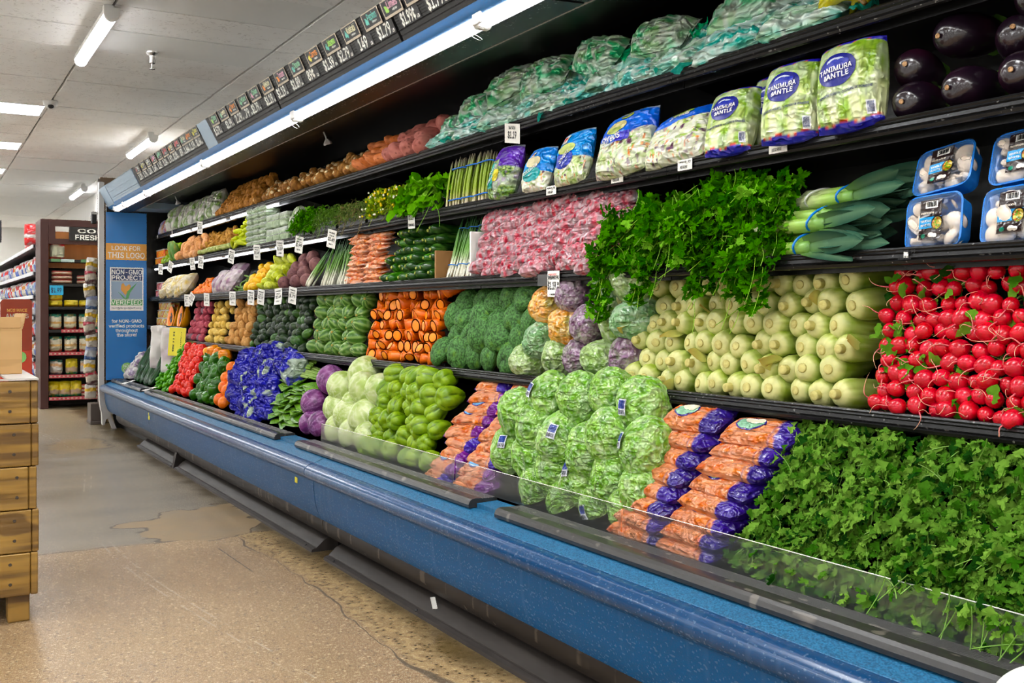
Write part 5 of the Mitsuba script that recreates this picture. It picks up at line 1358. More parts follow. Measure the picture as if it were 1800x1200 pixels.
for i, (x, y, z, lean, roll, sd, s) in enumerate(rom):
    put('romaine_bag', romaine_bag(sd), face(x, y, z, lean, roll, 14, s), 'clear blue-edged bag of romaine hearts %s' % rw[i], 'lettuce bag', 'bags of romaine hearts')

COLE = ('#dfe3c4', '#eef0e2', '#a9c46a', '#dd8a4e', '#5e3556')
SHR = ('#c3d39a', '#e6ead4', '#86ab4e', '#d98648', '#5a2f4e')
mk = lambda sd, pal: (lambda V, u, v: salad_cols(V, sd, pal))
heap1 = [grid_patch(None, -0.075, 0.03, 0.02, 0.066, col='#d9d2a0'), grid_patch(None, -0.06, 0.01, 0.018, 0.045, col='#b7c47a')]
p, b = printed_bag(0.25, 0.22, 0.09, 21, mk(1, SHR), ('#1d58c4', '#2f7ae0'), lambda u: -0.12 + 0.35 * np.abs(u + 0.15) ** 1.5,
    [dict(s='Shreds', x=-0.028, y=0.004, h=0.026, col='#f4f4f4', bold=True, width=0.095, rot=6), dict(s='CHOPPED', x=-0.03, y=-0.018, h=0.007, col='#dfe3f2', bold=True, rot=6), dict(s='FRESH', x=0.005, y=0.083, h=0.010, col='#26349a', bold=True, rot=8)],
    heap1 + [grid_patch(None, -0.025, 0.035, 0.072, 0.094, col='#c6d13a'), rect_patch(0.0, 0.062, -0.016, 0.014, 4, 4, '#3a34b0')])
put('salad_bag', p, face(2.01, 2.695, S4 + 0.10, 20, 4, 0, 1.06), 'large bright blue topped bag of shredded salad, widest of the salad bags', 'salad bag')
p, b = printed_bag(0.27, 0.20, 0.10, 22, mk(2, COLE), ('#1b55bd', '#2a6fd6'), lambda u: 0.12 + 0.2 * (u + 0.4) ** 2, [dict(s='Shreds', x=0.01, y=0.048, h=0.020, col='#f4f4f4', bold=True, width=0.075, rot=12)], [grid_patch(None, -0.05, 0.05, 0.055, 0.084, col='#93a658')])
put('salad_bag', p, face(2.03, 2.44, S4 + 0.085, 30, 6, 0, 1.0), 'bag of coloured slaw with a low blue top beside the romaine bags', 'salad bag')
p, b = printed_bag(0.19, 0.20, 0.075, 23, mk(3, SHR), ('#1a86d8', '#2a9be8'), lambda u: -0.15 - 0.25 * (u < 0.2) * (1 - (u + 0.4) ** 2), [dict(s='Shredz', x=-0.012, y=-0.008, h=0.017, col='#f4f4f4', bold=True, width=0.06, rot=38), dict(s='SALAD', x=-0.002, y=-0.03, h=0.009, col='#c9d2ee', bold=True, rot=38)],
    [grid_patch(None, -0.065, 0.04, -0.052, 0.02, col='#23349c'), grid_patch(None, -0.06, 0.045, 0.0, 0.04, col='#c3cf86'), rect_patch(-0.055, -0.015, 0.042, 0.078, 4, 4, '#f0efe9'), grid_patch(None, -0.047, -0.022, 0.052, 0.070, col='#d9542c')])
put('salad_bag', p, face(2.01, 3.00, S4 + 0.095, 16, 3, 0, 1.03), 'sky blue bag of salad with a white square emblem, next to the widest salad bag', 'salad bag')
p, b = printed_bag(0.18, 0.18, 0.075, 24, mk(4, COLE), ('#1a86d8', '#2a94e2'), lambda u: -0.2, [dict(s='COLESLAW', x=0.0, y=-0.012, h=0.015, col='#f4f4f4', bold=True, width=0.09, rot=24), dict(s='MIX', x=0.01, y=-0.034, h=0.008, col='#d5e8ea', bold=True, rot=24)],
    [grid_patch(None, -0.055, 0.06, -0.06, 0.0, col='#1a9a9c'), grid_patch(None, -0.05, 0.05, -0.005, 0.042, col='#dfd9b8'), rect_patch(-0.03, -0.008, 0.038, 0.062, 3, 3, '#f0efe9'), grid_patch(None, -0.026, -0.012, 0.044, 0.056, col='#d9542c')])
put('salad_bag', p, face(2.01, 3.235, S4 + 0.08, 16, -2, 0, 1.0), 'small sky blue and teal bag of slaw between the blue and the purple bags', 'salad bag')
GRN = ('#3e5f2c', '#6f8d45', '#9fb56a', '#2e4724', '#7f6b8a')
p, b = printed_bag(0.19, 0.225, 0.08, 25, mk(5, GRN), ('#4a1f8e', '#6a3ab4'), lambda u: 0.15 + 0.25 * (u < -0.1), [dict(s='POWER', x=-0.035, y=0.0, h=0.016, col='#eef4f2', bold=True, width=0.06, rot=42), dict(s='GREENS', x=-0.045, y=-0.04, h=0.013, col='#eef4f2', bold=True, width=0.05, rot=36)],
    [rect_patch(-0.085, -0.02, -0.07, 0.03, 6, 6, '#19998c'), grid_patch(None, -0.03, 0.014, -0.045, 0.005, col='#e2d62e')])
put('salad_bag', p, face(2.02, 3.50, S4 + 0.10, 14, -3, 0, 1.03), 'purple and teal bag of dark leafy greens beside the asparagus', 'salad bag')

def asparagus(seed):
    r = np.random.default_rng(seed); parts = []
    for i in range(22):
        bx, bz = r.uniform(-0.054, 0.054), r.uniform(-0.02, 0.02); H = 0.215 * r.uniform(0.92, 1.04); u = np.linspace(0, 1, 11); s = r.normal(0, 0.006)
        R = np.interp(u, [0, 0.7, 0.8, 0.9, 1], [0.0052, 0.0047, 0.0056, 0.0052, 0.001])
        R = R * (1 + 0.12 * (u > 0.72) * np.sin(u * 60))
        cc = np.stack([np.interp(u, [0, 0.12, 0.3, 0.75, 0.85, 1], [C(x)[k] for x in ('#e3d9d0', '#c9c48f', '#9aae50', '#8aa24a', '#6d6f4c', '#5f5548')]) for k in range(3)], 1) * r.uniform(0.85, 1.15)
        parts.append(('spear', ply(tube(np.column_stack([bx + s * u, H * u, bz + 0.004 * np.sin(4 * u)]), R, 7, cc), 'skin_satin')))
    a = np.linspace(0, 2 * PI, 25)
    for hh in (0.028, 0.165):
        parts.append(('rubber_band', ply(tube(np.column_stack([0.060 * np.cos(a), hh + 0.002 * np.sin(3 * a), 0.028 * np.sin(a)]), 0.0035, 5, np.tile(C('#2a6fc0'), (25, 1))), 'skin_satin')))
    return parts
for i, (y, sd) in enumerate(((3.68, 1), (3.80, 2), (3.92, 3))):
    put('asparagus_bunch', asparagus(sd), face(2.01, y, S4 + 0.002, 8, U(-2, 2)), 'upright bunch of green asparagus with blue bands, %s from the salad bags' % nth(i), 'asparagus', 'asparagus bunches')
def tub(y, w): put('herb_bin', {'': ply(cat(box(1.985, 2.24, y - w / 2, y + w / 2, S4, S4 + 0.004), box(1.985, 1.989, y - w / 2, y + w / 2, S4, S4 + 0.055), box(1.985, 2.24, y - w / 2, y - w / 2 + 0.004, S4, S4 + 0.055), box(1.985, 2.24, y + w / 2 - 0.004, y + w / 2, S4, S4 + 0.055)), 'black_plastic', False)}, None, 'black plastic bin holding the herbs, %s from the asparagus' % nth(TUBS.append(1) or len(TUBS) - 1), 'bin', 'black herb bins')
TUBS = []
for y, w in ((4.24, 0.38), (4.66, 0.38), (5.08, 0.38), (5.50, 0.38), (5.9, 0.34)): tub(y, w)
xh = lambda a, b: 2.005 + 0.35 * max(b - S4 - 0.06, 0)
foliage('watercress_bunch', 'bright green round-leaved watercress beside the asparagus', 'watercress', None, 4.03, 4.44, S4 + 0.03, S4 + 0.165, xh, 210, 0.062, 'broad', ('#47802a', '#74a544', '#93bd5e'), 451, 0.35, 0.05, 10, '#8fbf58', cup=0.5)
foliage('chamomile_bunch', 'chamomile herb with small yellow flowers', 'chamomile', None, 4.44, 4.86, S4 + 0.03, S4 + 0.155, xh, 420, 0.026, 'parsley', ('#6d8a35', '#95aa4e', '#b7bf5a'), 452, 0.4, 0.05, 20, '#9fae55', flowers=70)
foliage('thyme_bunch', 'dull grey-green thyme sprigs behind the price tag', 'herb', None, 4.86, 5.28, S4 + 0.03, S4 + 0.13, xh, 800, 0.024, 'needle', ('#5f7440', '#7d8f58', '#8a7a5a'), 453, 0.4, 0.05, 50, '#7a7048')
foliage('rosemary_bunch', 'dark green rosemary sprigs, next beyond the thyme', 'herb', None, 5.24, 5.66, S4 + 0.03, S4 + 0.14, xh, 800, 0.024, 'needle', ('#49682f', '#6b8a45', '#8aa55c'), 454, 0.3, 0.05, 50, '#6f8a4a')
foliage('mint_bunch', 'fresh green mint leaves at the end of the herbs', 'herb', None, 5.62, 6.05, S4 + 0.03, S4 + 0.15, xh, 420, 0.032, 'parsley', ('#3a6c24', '#5d9236', '#7dae50'), 455, 0.4, 0.05, 12)
put('herb_bag', film_bag(0.16, 0.2, 0.09, 530, ('#7fa05a', '#a9c48c', '#dfe6d6'), 3, 0.8), face(2.05, 6.13, S4 + 0.11, 14, -16), 'tall clear bag of green herbs beside the stacked clear packs', 'herb bag')
def clamshell(seed, w, h, d):
    V, F = box(-w / 2, w / 2, -h / 2, h / 2, -d / 2, d / 2, 0.008)
    m = trimesh.Trimesh(V, F).subdivide().subdivide().subdivide(); V, F = np.array(m.vertices), np.array(m.faces)
    k = nz(V, 60, seed)
    c = lerp(C('#75935a'), C('#a8bb90'), sst(0.35, 0.65, k)); c = lerp(c, C('#dfe2dd'), sst(0.1, 0.5, V[:, 1] / h) * 0.8); c = lerp(c, C('#c9d0ca'), 0.3)
    R, FR = box(-w / 2 - 0.003, w / 2 + 0.003, 0.002, 0.006, -d / 2 - 0.003, d / 2 + 0.003, 0.002)
    return [('tray', ply((V, F, c), 'print_film', 30)), ('rim', ply((R, FR, np.tile(C('#d4d8d6'), (len(R), 1))), 'print_film', 30))]
CL = [clamshell(s, 0.14, 0.036, 0.11) for s in range(3)]
for r in range(7):
    for c in range(3):
        put('herb_pack', CL[(r + c) % 3], face(2.05, 6.72 + 0.155 * c, S4 + 0.02 + 0.038 * r, 0, U(-2, 2), U(-4, 4)), 'flat clear pack of herbs, %s layer up in the %s stack from the tall packs' % (nth(r), nth(c)), 'herb pack', 'flat clear herb packs')
CL2 = [clamshell(9 + s, 0.13, 0.09, 0.09) for s in range(3)]
for r in range(2):
    for c in range(3):
        put('sprout_pack', CL2[(r + c) % 3], face(2.04, 6.27 + 0.145 * c, S4 + 0.046 + 0.094 * r, 0, U(-2, 2), U(-4, 4)), 'tall clear pack of sprouts, %s layer up, %s from the herb bag' % (nth(r), nth(c)), 'sprout pack', 'tall sprout packs')
YC = [dark_fruit(140 + s, 0.06, 0.017, ('#c3cf2a', '#dbe04a', '#a8b82a'), 0.4, 0.4) for s in range(3)]
simple_heap('yellow_chile', YC, 'bright yellow-green long chile', 'chile', 'yellow-green chiles', 7.2, 7.5, S4 + 0.02, (5, 6), 0.02, (0.09, 0.18), seed=8)
TOM = [[('', fruit('t', 0.02, .5, ('#a9b56a', '#cdd09a'), 150 + s, 0.05, 2, (1, 1, 0.9), None, 9, (.6, .8), 'skin_satin', 2))] for s in range(3)]
simple_heap('tomatillo', TOM, 'small pale green tomatillo', 'tomatillo', 'tomatillos', 7.5, 8.5, S4 + 0.02, (18, 3), 0.02, (0.08, 0.05), seed=9)
GIN = [[('', fruit('g', 0.035, .6, ('#a5793f', '#c59a5a'), 160 + s, 0.35, 2.2, (1.4, 0.8, 0.8), '#7d5428', 12, (.6, .8), 'skin_matte', 3))] for s in range(4)]
simple_heap('ginger_root', GIN, 'knobbly brown ginger root', 'ginger', 'ginger roots', 7.7, 9.2, S4 + 0.06, (16, 3), 0.03, (0.06, 0.11), seed=10, x0=2.05)
SWP = [potato(340 + s, ('#d09a6a', '#e0b08a'), '#b07a4a', 0.04, (1.5, 0.9, 0.9)) for s in range(3)]
simple_heap('sweet_potato', SWP, 'pinkish tan sweet potato', 'sweet potato', 'tan sweet potatoes', 8.5, 9.35, S4, (7, 3), 0.04, (0.10, 0.17), seed=11)
CACF = [dark_fruit(180 + s, 0.10, 0.04, ('#5f8a4a', '#86a866', '#c9a050'), 0.5, 0.1) for s in range(2)]
for i, y in enumerate((9.45, 9.56)):
    put('green_papaya', CACF[i], aim(2.02, y, S4 + 0.10, 200, 70, 0), 'long green and yellow fruit standing on end, %s from the sweet potatoes' % nth(i), 'papaya', 'green papayas')
ART = [dark_fruit(190 + s, 0.045, 0.03, ('#7fa02a', '#a8c23a', '#6d4a3a'), 0.5, 0.1) for s in range(3)]
simple_heap('green_fruit', ART, 'lime green fruit with brown ends', 'fruit', 'lime green fruits', 9.60, 9.86, S4, (5, 4), 0.03, (0.10, 0.16), seed=12)
cups('orange', 9.92, 4, S4, 2, 'on the fourth shelf')

# ---- top shelf ---------------------------------------------------
def plantain(seed):
    u = np.linspace(0, 1, 14); L = 0.2
    P = np.column_stack([L * (u - 0.5), 0.05 * (1 - (2 * u - 1) ** 2), 0 * u]); R = np.interp(u, [0, 0.08, 0.2, 0.5, 0.85, 0.95, 1], [0.006, 0.007, 0.016, 0.02, 0.016, 0.007, 0.004])
    cc = np.tile(C('#b9b53a'), (14, 1)); cc[:2] = C('#6d5a34'); cc[-1] = C('#3d3020')
    V, F, c = tube(P, R, 10, cc); c = lerp(c, C('#d3cb58'), sst(0.4, 0.7, nz(V, 25, seed)) * 0.7)
    return [('', ply((V, F, c), 'skin_satin'))]
PL = [plantain(s) for s in range(3)]
for i, (x, y, z, rz, rx) in enumerate(((2.03, 1.83, 0.025, 80, 90), (2.05, 1.80, 0.062, 100, 70), (2.04, 1.74, 0.03, 70, 100), (2.07, 1.76, 0.09, 95, 80), (2.04, 1.66, 0.04, 85, 95))):
    put('plantain', PL[i % 3], at(x, y, S5 + z, rx, 0, rz), 'yellow-green plantain at the top edge of the picture, %s from the teal bags' % nth(i), 'plantain', 'plantains')

def teal_bag(seed, L=0.30, W=0.085, Tk=0.07, green=False, tie=True):
    r = np.random.default_rng(seed)
    pal = ('#9ab06a', '#c9d3a4', '#e6e9d2') if not green else ('#7fa04a', '#bccd8c', '#e4e9cf')
    bag = pillow(L, W, Tk, 44, 24, seed + 5, 3.2, 2.4, 0.016, 24, None, 1.0, 0.10)
    B, FB_, ub, vb, _ = bag
    t = lerp(C('#3db3a6'), C('#86d8d2'), sst(0.3, 0.7, nz(B, 9, seed))) if not green else lerp(C('#38bb7c'), C('#78dbaa'), sst(0.3, 0.7, nz(B, 9, seed)))
    stalk = np.abs(np.sin(vb * 7 + 1.2 * nz(B, 8, seed + 1) + seed))
    seen = sst(0.42, 0.62, nz(B * [0.8, 1.4, 1], 13, seed + 2))          # where the film lies on the stalks their colour comes through
    t = lerp(t, lerp(C(pal[0]), C(pal[2]), stalk), 0.62 * seen)
    t = lerp(t, C('#f0faf6'), 0.7 * sst(0.62, 0.9, ridge(B * [0.7, 1.6, 1], 24, seed)))  # whitish glints of the film painted as streaks
    parts = [('bag', ply((B, FB_, t), 'teal_wrap'))]
    # loose twisted tail of the bag
    n, m = 12, 10; A_, B_ = np.meshgrid(np.linspace(0, 1, n), np.linspace(-1, 1, m), indexing='ij')
    wv = meshkit.noise(np.stack([A_ * 4, B_ * 3, 0 * A_ + seed], -1), seed)
    X = L * 0.46 + 0.07 * A_; Y = B_ * (0.010 + 0.035 * A_) + 0.02 * (wv - 0.5); Z = 0.03 * (meshkit.noise(np.stack([A_ * 5 + 9, B_ * 4, 0 * A_ + seed], -1), seed) - 0.5) * (0.4 + A_)
    P = np.stack([X, Y, Z], -1).reshape(-1, 3)
    i, j = np.meshgrid(np.arange(n - 1), np.arange(m - 1), indexing='ij'); q = np.stack([i * m + j, (i + 1) * m + j, (i + 1) * m + j + 1, i * m + j + 1], -1).reshape(-1, 4)
    parts.append(('tail', ply((P, np.vstack([q[:, [0, 1, 2]], q[:, [0, 2, 3]]]), np.tile(C('#5fd0bf' if not green else '#4fd09a'), (len(P), 1))), 'teal_film')))
    return parts
TB = [teal_bag(s, green=False) for s in range(6)]; TG = [teal_bag(20 + s, 0.32, 0.14, 0.12, True) for s in range(3)]
k = 0
for r in range(4):
    for c in range(9 - r):
        y = 1.95 + 0.265 * c + 0.13 * (r % 2) + U(-0.03, 0.03)
        if y > 4.18 - 0.1 * r: continue
        put('teal_produce_bag', TB[k % 6], face(2.05 + 0.035 * r + U(-0.01, 0.01), y, S5 + 0.036 + 0.036 * r, 60 + U(-15, 15), 4 + U(-8, 8) + 180 * (k % 3 == 1), U(-8, 8), U(0.95, 1.1)), 'teal plastic bag of celery stalks, %s from the plantains, %s layer up' % (nth(c), nth(r)), 'produce bag', 'teal produce bags'); k += 1
for i, (x, y, z, roll, lean) in enumerate(((2.14, 2.25, 0.165, 6, 50), (2.12, 2.62, 0.175, -6, 40), (2.13, 2.98, 0.195, -12, 35), (2.12, 3.33, 0.185, 6, 30), (2.13, 3.60, 0.205, 12, 35), (2.13, 3.88, 0.165, 10, 40), (2.14, 4.12, 0.115, 0, 40))):
    put('green_produce_bag', TG[i % 3], face(x - 0.02, y, S5 + z - 0.02, lean, roll, 0, (0.95, 0.95, 1.0, 1.0, 1.0, 0.9, 0.85)[i]), 'bright green plastic bag of vegetables atop the teal ones, %s from the plantains' % nth(i), 'produce bag', 'green produce bags')

YAM = {'red': [[('', fruit('y', 0.05, .5, ('#b06e66', '#c98d84'), 350 + s, 0.16, 1.5, (1.45, 0.9, 0.9), '#84473f', 12, (.6, .8), 'skin_matte'))] for s in range(4)], 'orange': [[('', fruit('y', 0.038, .5, ('#c07345', '#d4906a'), 360 + s, 0.12, 1.4, (2.0, 0.85, 0.85), '#8f4f2c', 14, (.62, .8), 'skin_matte'))] for s in range(4)]}
sp, n = lattice(4.22, 4.76, (2.05, S5 + 0.045), (2.17, S5 + 0.15), 0.115, 0.075, 0.2)
heap('yam', YAM['red'], sp, lambda x, y, z: aim(x, y, z, 180 + U(-25, 25), U(-10, 30), U(0, 360), U(0.9, 1.1)) @ T().rotate([0, 1, 0], 90), 'reddish pink yam', 'yam', 'red yams', 'the teal bags')
sp, n = lattice(4.72, 5.12, (2.05, S5 + 0.04), (2.15, S5 + 0.14), 0.10, 0.06, 0.2)
heap('yam', YAM['orange'], sp, lambda x, y, z: aim(x, y, z, 150 + U(-20, 20), U(0, 30), U(0, 360), U(0.9, 1.1)) @ T().rotate([0, 1, 0], 90), 'slim orange-brown yam', 'yam', 'orange yams', 'the red yams')
def malanga(seed):
    r = np.random.default_rng(seed)
    V, F = ellip(16, 0.055, 0.026, 2.2, 16, -0.55)
    ringy = 0.5 + 0.5 * np.sin(V[:, 2] * 420 + 3 * nz(V, 30, seed))
    V[:, :2] *= (1 + 0.05 * ringy)[:, None]; V = V * (1 + 0.16 * (nz(V, 28, seed) - 0.5))[:, None]
    bendv = r.uniform(-3, 3); V[:, 0] += bendv * V[:, 2] ** 2
    c = lerp(C('#8f6236'), C('#c4965f'), sst(0.3, 0.7, nz(V, 45, seed))); c = lerp(c, C('#573619'), 0.5 * ringy)
    E, FE = lathe([(0.0125, 0.050), (0.012, 0.056), (0.004, 0.057)], 9)
    E[:, 0] += bendv * E[:, 2] ** 2
    return [('root', ply((V, F, c), 'skin_matte')), ('cut_end', ply((E, FE, np.tile(C('#e3d0ab'), (len(E), 1))), 'skin_matte'))]
MAL = [malanga(s) for s in range(6)]
sp, n = lattice(5.05, 7.0, (2.04, S5 + 0.03), (2.19, S5 + 0.125), 0.115, 0.040, 0.25)
heap('malanga_root', MAL, sp, lambda x, y, z: aim(x + U(-0.015, 0.015), y, z + U(-0.008, 0.008), U(140, 240), U(-10, 60), U(0, 360), U(0.85, 1.1)), 'brown ringed malanga root with a pale cut end', 'malanga', 'malanga roots', 'the yams')
sp, n = lattice(6.98, 8.05, (2.04, S5 + 0.035), (2.19, S5 + 0.22), 0.115, 0.05, 0.2)
YUC = [[('', fruit('u', 0.036, .6, ('#9a6a38', '#bb8a52'), 370 + s, 0.28, 2.2, (1.15, 0.95, 0.95), '#6b4422', 14, (.58, .78), 'skin_matte'))] for s in range(4)]
heap('taro_root', YUC, sp, lambda x, y, z: aim(x, y, z, U(0, 360), U(-40, 40), U(0, 360), U(0.9, 1.15)), 'round hairy brown taro root', 'taro', 'taro roots', 'the malanga roots')
CB = [film_bag(0.13, 0.25, 0.10, 540 + s, ('#8aa862', '#b5c99a', '#dfe6d4'), 4, 0.85) for s in range(4)]
for i in range(9):
    y = 8.14 + 0.205 * i
    put('celery_bag', CB[i % 4], face(2.08 + U(-0.01, 0.02), y, S5 + 0.11 + U(-0.01, 0.02), 16, 8 + U(-6, 6)), 'clear upright bag of pale green celery hearts, %s from the taro roots' % nth(i), 'celery bag', 'upright celery bags')
for i, y in enumerate((9.98, 10.09, 10.2)):
    put('snack_pouch', film_bag(0.11, 0.15, 0.05, 560 + i, (('#b5a0b0', '#7d86b0', '#c8474a'), ('#c9b090', '#b0565a', '#e6dccf'), ('#8a8fc0', '#cfc5d2', '#c8474a'))[i], 3, 0.4), face(2.06, y, S5 + 0.08, 20, 10), 'small coloured pouch at the far end of the top shelf, %s from the celery bags' % nth(i), 'pouch', 'coloured pouches')

# ---- the well at the bottom ---------------------------------------
def wx(z): return 1.735 + (z - 0.53) * 0.66          # front of the heaps
CCOL = ('#3f6b2b', '#8aab5e', '#284d22')
cw = ('at the right edge of the picture', 'second from the right edge', 'third from the right edge', 'fourth from the right edge', 'fifth from the right edge', 'second from the carrot bags', 'against the carrot bags')
for i in range(7):
    y0 = 0.93 + 0.132 * i
    foliage('cilantro_bunch', 'leafy green cilantro heaped behind the guard, %s' % cw[i], 'cilantro', 'cilantro bunches', y0 - 0.03, y0 + 0.165, 0.48, 0.825 + 0.01 * (i % 2), lambda a, b: max(wx(b) + 0.03, 1.757) + 0.075 * (meshkit.noise(np.array([[a * 11, b * 11, 0.0]]))[0] - 0.5) * min(1, max(0, (b - 0.55) * 12)), 820, 0.031, 'cilantro', CCOL, 600 + i, 0.55, 0.035, 40, '#86a860', (-1.0, 0.1, 0.75))
for i, (y, z0, z1) in enumerate(((1.14, 0.515, 0.575), (1.24, 0.535, 0.58), (1.36, 0.55, 0.585), (1.04, 0.50, 0.57))):
    foliage('cilantro_sprig', 'cilantro sprig hanging over the glass guard, %s from the right edge' % nth((1, 2, 3, 0)[i]), 'cilantro', 'hanging cilantro sprigs', y - 0.045, y + 0.045, z0, z1, lambda a, b: 1.712, 16, 0.030, 'cilantro', CCOL, 630 + i, 1.0, 0.03, 4, '#86a860')

PUR = ('#2c1672', '#34197e')
CBA = [carrot_bag(700 + s, 0.235, 0.115, 0.052, PUR[s % 2], 1 if s in (0, 3) else 0, 4, 0.3) for s in range(6)]
col = [[(1.915, 0.800, 60, 0, 0), (1.895, 0.742, 80, -5, 1), (1.875, 0.697, 76, -12, 2), (1.845, 0.652, 74, -13, 4), (1.825, 0.606, 76, -10, 5), (1.805, 0.562, 78, -8, 2), (1.795, 0.518, 78, -6, 1), (1.79, 0.480, 78, -3, 4)],
       [(1.92, 0.782, 64, -1, 3), (1.90, 0.732, 80, 1, 1), (1.87, 0.690, 80, -3, 4), (1.85, 0.645, 72, -5, 0), (1.825, 0.598, 80, -8, 5), (1.81, 0.558, 74, -6, 3), (1.795, 0.515, 78, -5, 2), (1.79, 0.478, 78, -3, 1)]]
for c in range(2):
    for r, (x, z, lean, roll, v) in enumerate(col[c]):
        put('carrot_bag', CBA[v], face(x, (2.235 - 0.01 * r * 0 + 0.0, 1.985)[c] + (0.012 * r if c == 0 else 0.016 * r) , z, lean, roll + 2, U(-4, 4), 1.02), 'clear bag of violet-banded carrots, %s from the top of the stack beside the %s' % (nth(r), ('lettuces', 'cilantro')[c]), 'carrot bag', 'carrot bags with violet bands')

LP = ('#6f9e40', '#93ba62', '#c2d69e', '#447428')
LET = [wrapped_head(0.083, LP, 800 + s, 0.7, True, bag_sticker if s % 3 == 0 else None, (1, 1.05, 0.92)) for s in range(6)]
let = [(1.845, 2.93, 0.812), (1.86, 2.76, 0.812), (1.875, 2.62, 0.842), (1.865, 2.45, 0.818), (1.80, 3.06, 0.75), (1.80, 2.95, 0.708), (1.785, 2.79, 0.69), (1.775, 2.63, 0.668), (1.80, 2.53, 0.722), (1.80, 2.36, 0.708), (1.765, 2.97, 0.605), (1.765, 2.82, 0.585), (1.768, 2.67, 0.575), (1.772, 2.51, 0.60), (1.772, 2.36, 0.595), (1.76, 3.1, 0.62), (1.755, 2.92, 0.515), (1.755, 2.75, 0.50), (1.757, 2.58, 0.505), (1.757, 2.42, 0.515)]
for i, (x, y, z) in enumerate(let):
    row = 3 if z > 0.78 else 2 if z > 0.65 else 1 if z > 0.55 else 0
    same = sorted(q[1] for q in let if (3 if q[2] > 0.78 else 2 if q[2] > 0.65 else 1 if q[2] > 0.55 else 0) == row)
    put('wrapped_lettuce', LET[i % 6], face(x + 0.02 + 0.055 * max(0, min(1, (0.75 - z) / 0.2)), y, z, U(-20, 30), U(0, 40) - 20, U(-30, 30), U(0.95, 1.08)), 'pale green lettuce in clear film, %s from the carrot bags, %s row up' % (nth(same.index(y)), nth(row)), 'lettuce', 'wrapped lettuces')

PU2 = ('#6a1c7c', '#3d2490')
CBB = [carrot_bag(720 + s, 0.22, 0.105, 0.055, PU2[(s // 2) % 2], 2 if s in (1, 4) else 0, 4, 0.35) for s in range(6)]
for c in range(2):
    for r in range(9):
        z = 0.825 - 0.043 * r - 0.012 * c
        put('carrot_bag', CBB[(3 * c + 2 * r + r // 3) % 6], face(wx(z) + 0.05, (3.22, 3.47)[c] + 0.004 * r + U(-0.02, 0.02), z, 74 + U(-10, 8), (-4 if r > 4 else 8) + U(-7, 7), U(-6, 6), 1.03), 'clear bag of slim purple-ended carrots, %s down the stack beside the %s' % (nth(r), ('lettuces', 'chayotes')[c]), 'carrot bag', 'carrot bags with purple ends')

CHA = [chayote(s) for s in range(5)]
sp, n = lattice(3.62, 4.42, (1.79, 0.50), (1.90, 0.82), 0.125, 0.070, 0.2)
heap('chayote', CHA, sp, lambda x, y, z: aim(x + U(-0.02, 0.015), y + (z - 0.6) * 0.12, z, 180 + U(-60, 60), U(-50, 30), U(0, 360), U(0.95, 1.25)), 'light green creased chayote', 'chayote', 'heaped chayotes', 'the purple carrot bags')

GC = [cabbage(0.085, ('#a9bc72', '#c6d29c', '#e2e7c9', '#8fae52'), 900 + s) for s in range(4)]
gcab = [(1.90, 4.72, 0.80, 1.08), (1.835, 4.86, 0.725, 1.0), (1.86, 4.63, 0.735, 1.0), (1.87, 4.46, 0.735, 0.95), (1.775, 4.87, 0.625, 0.95), (1.77, 4.70, 0.60, 1.0), (1.785, 4.70, 0.665, 0.7), (1.775, 4.50, 0.61, 1.05), (1.755, 4.80, 0.52, 0.95), (1.757, 4.60, 0.515, 1.0), (1.757, 4.43, 0.52, 0.9)]
gw = ('topmost of the heap', 'second row from the top beside the purple ones', 'second row from the top in the middle', 'second row from the top beside the chayotes', 'third row beside the purple ones', 'third row in the middle', 'small one tucked in the middle', 'third row beside the chayotes', 'behind the glass guard beside its far end', 'behind the glass guard in the middle', 'behind the glass guard beside the chayotes')
for i, (x, y, z, s) in enumerate(gcab):
    put('green_cabbage', GC[i % 4], face(x + 0.02 + 0.04 * (z < 0.7), y, z, U(-40, 60), U(0, 360), U(-30, 30), s), 'pale green cabbage, %s' % gw[i], 'cabbage', 'green cabbages')
RC = [cabbage(0.078, ('#5b2a5e', '#7a3a74', '#b08ab0', '#3d2248'), 910 + s) for s in range(3)]
for i, (x, y, z, w) in enumerate(((1.89, 5.12, 0.745, 'largest and brightest, on top'), (1.90, 5.03, 0.725, 'half hidden behind the topmost'), (1.785, 5.18, 0.62, 'dusky one in the middle'), (1.752, 5.14, 0.525, 'lowest, by the end of the glass guard'), (1.755, 5.0, 0.53, 'behind the end of the glass guard'))):
    put('red_cabbage', RC[i % 3], face(x + 0.035 * (z < 0.7), y, z, U(-30, 50), U(0, 360), 0, (1.05, 0.95, 1.0, 0.85, 0.9)[i]), 'purple cabbage, %s' % w, 'cabbage', 'purple cabbages')

def nopal(seed):
    r = np.random.default_rng(seed)
    V, F, u, v, sd = pillow(0.19, 0.085, 0.013, 26, 16, seed, 2.0, 2.0, 0.0, 10)
    V[:, 1] *= (0.72 + 0.28 * u) * 1.1
    V[:, 2] += 0.018 * (u ** 2) * r.uniform(-1, 1) + 0.012 * v * r.uniform(-1, 1)
    c = lerp(C('#5f8a35'), C('#86ab52'), sst(0.3, 0.7, nz(V, 16, seed)))
    gx = V[:, 0] / 0.016 + 0.5 * np.round(V[:, 1] / 0.014); gy = V[:, 1] / 0.014
    dd = np.hypot(gx - np.round(gx), gy - np.round(gy))
    c = lerp(c, C('#2a3d1c'), sst(0.26, 0.12, dd)); c = lerp(c, C('#3a5224'), sst(0.9, 1.0, np.abs(v)) * 0.8)
    return [('', ply((V, F, c), 'skin_satin'))]
NP = [nopal(s) for s in range(5)]
k = 0
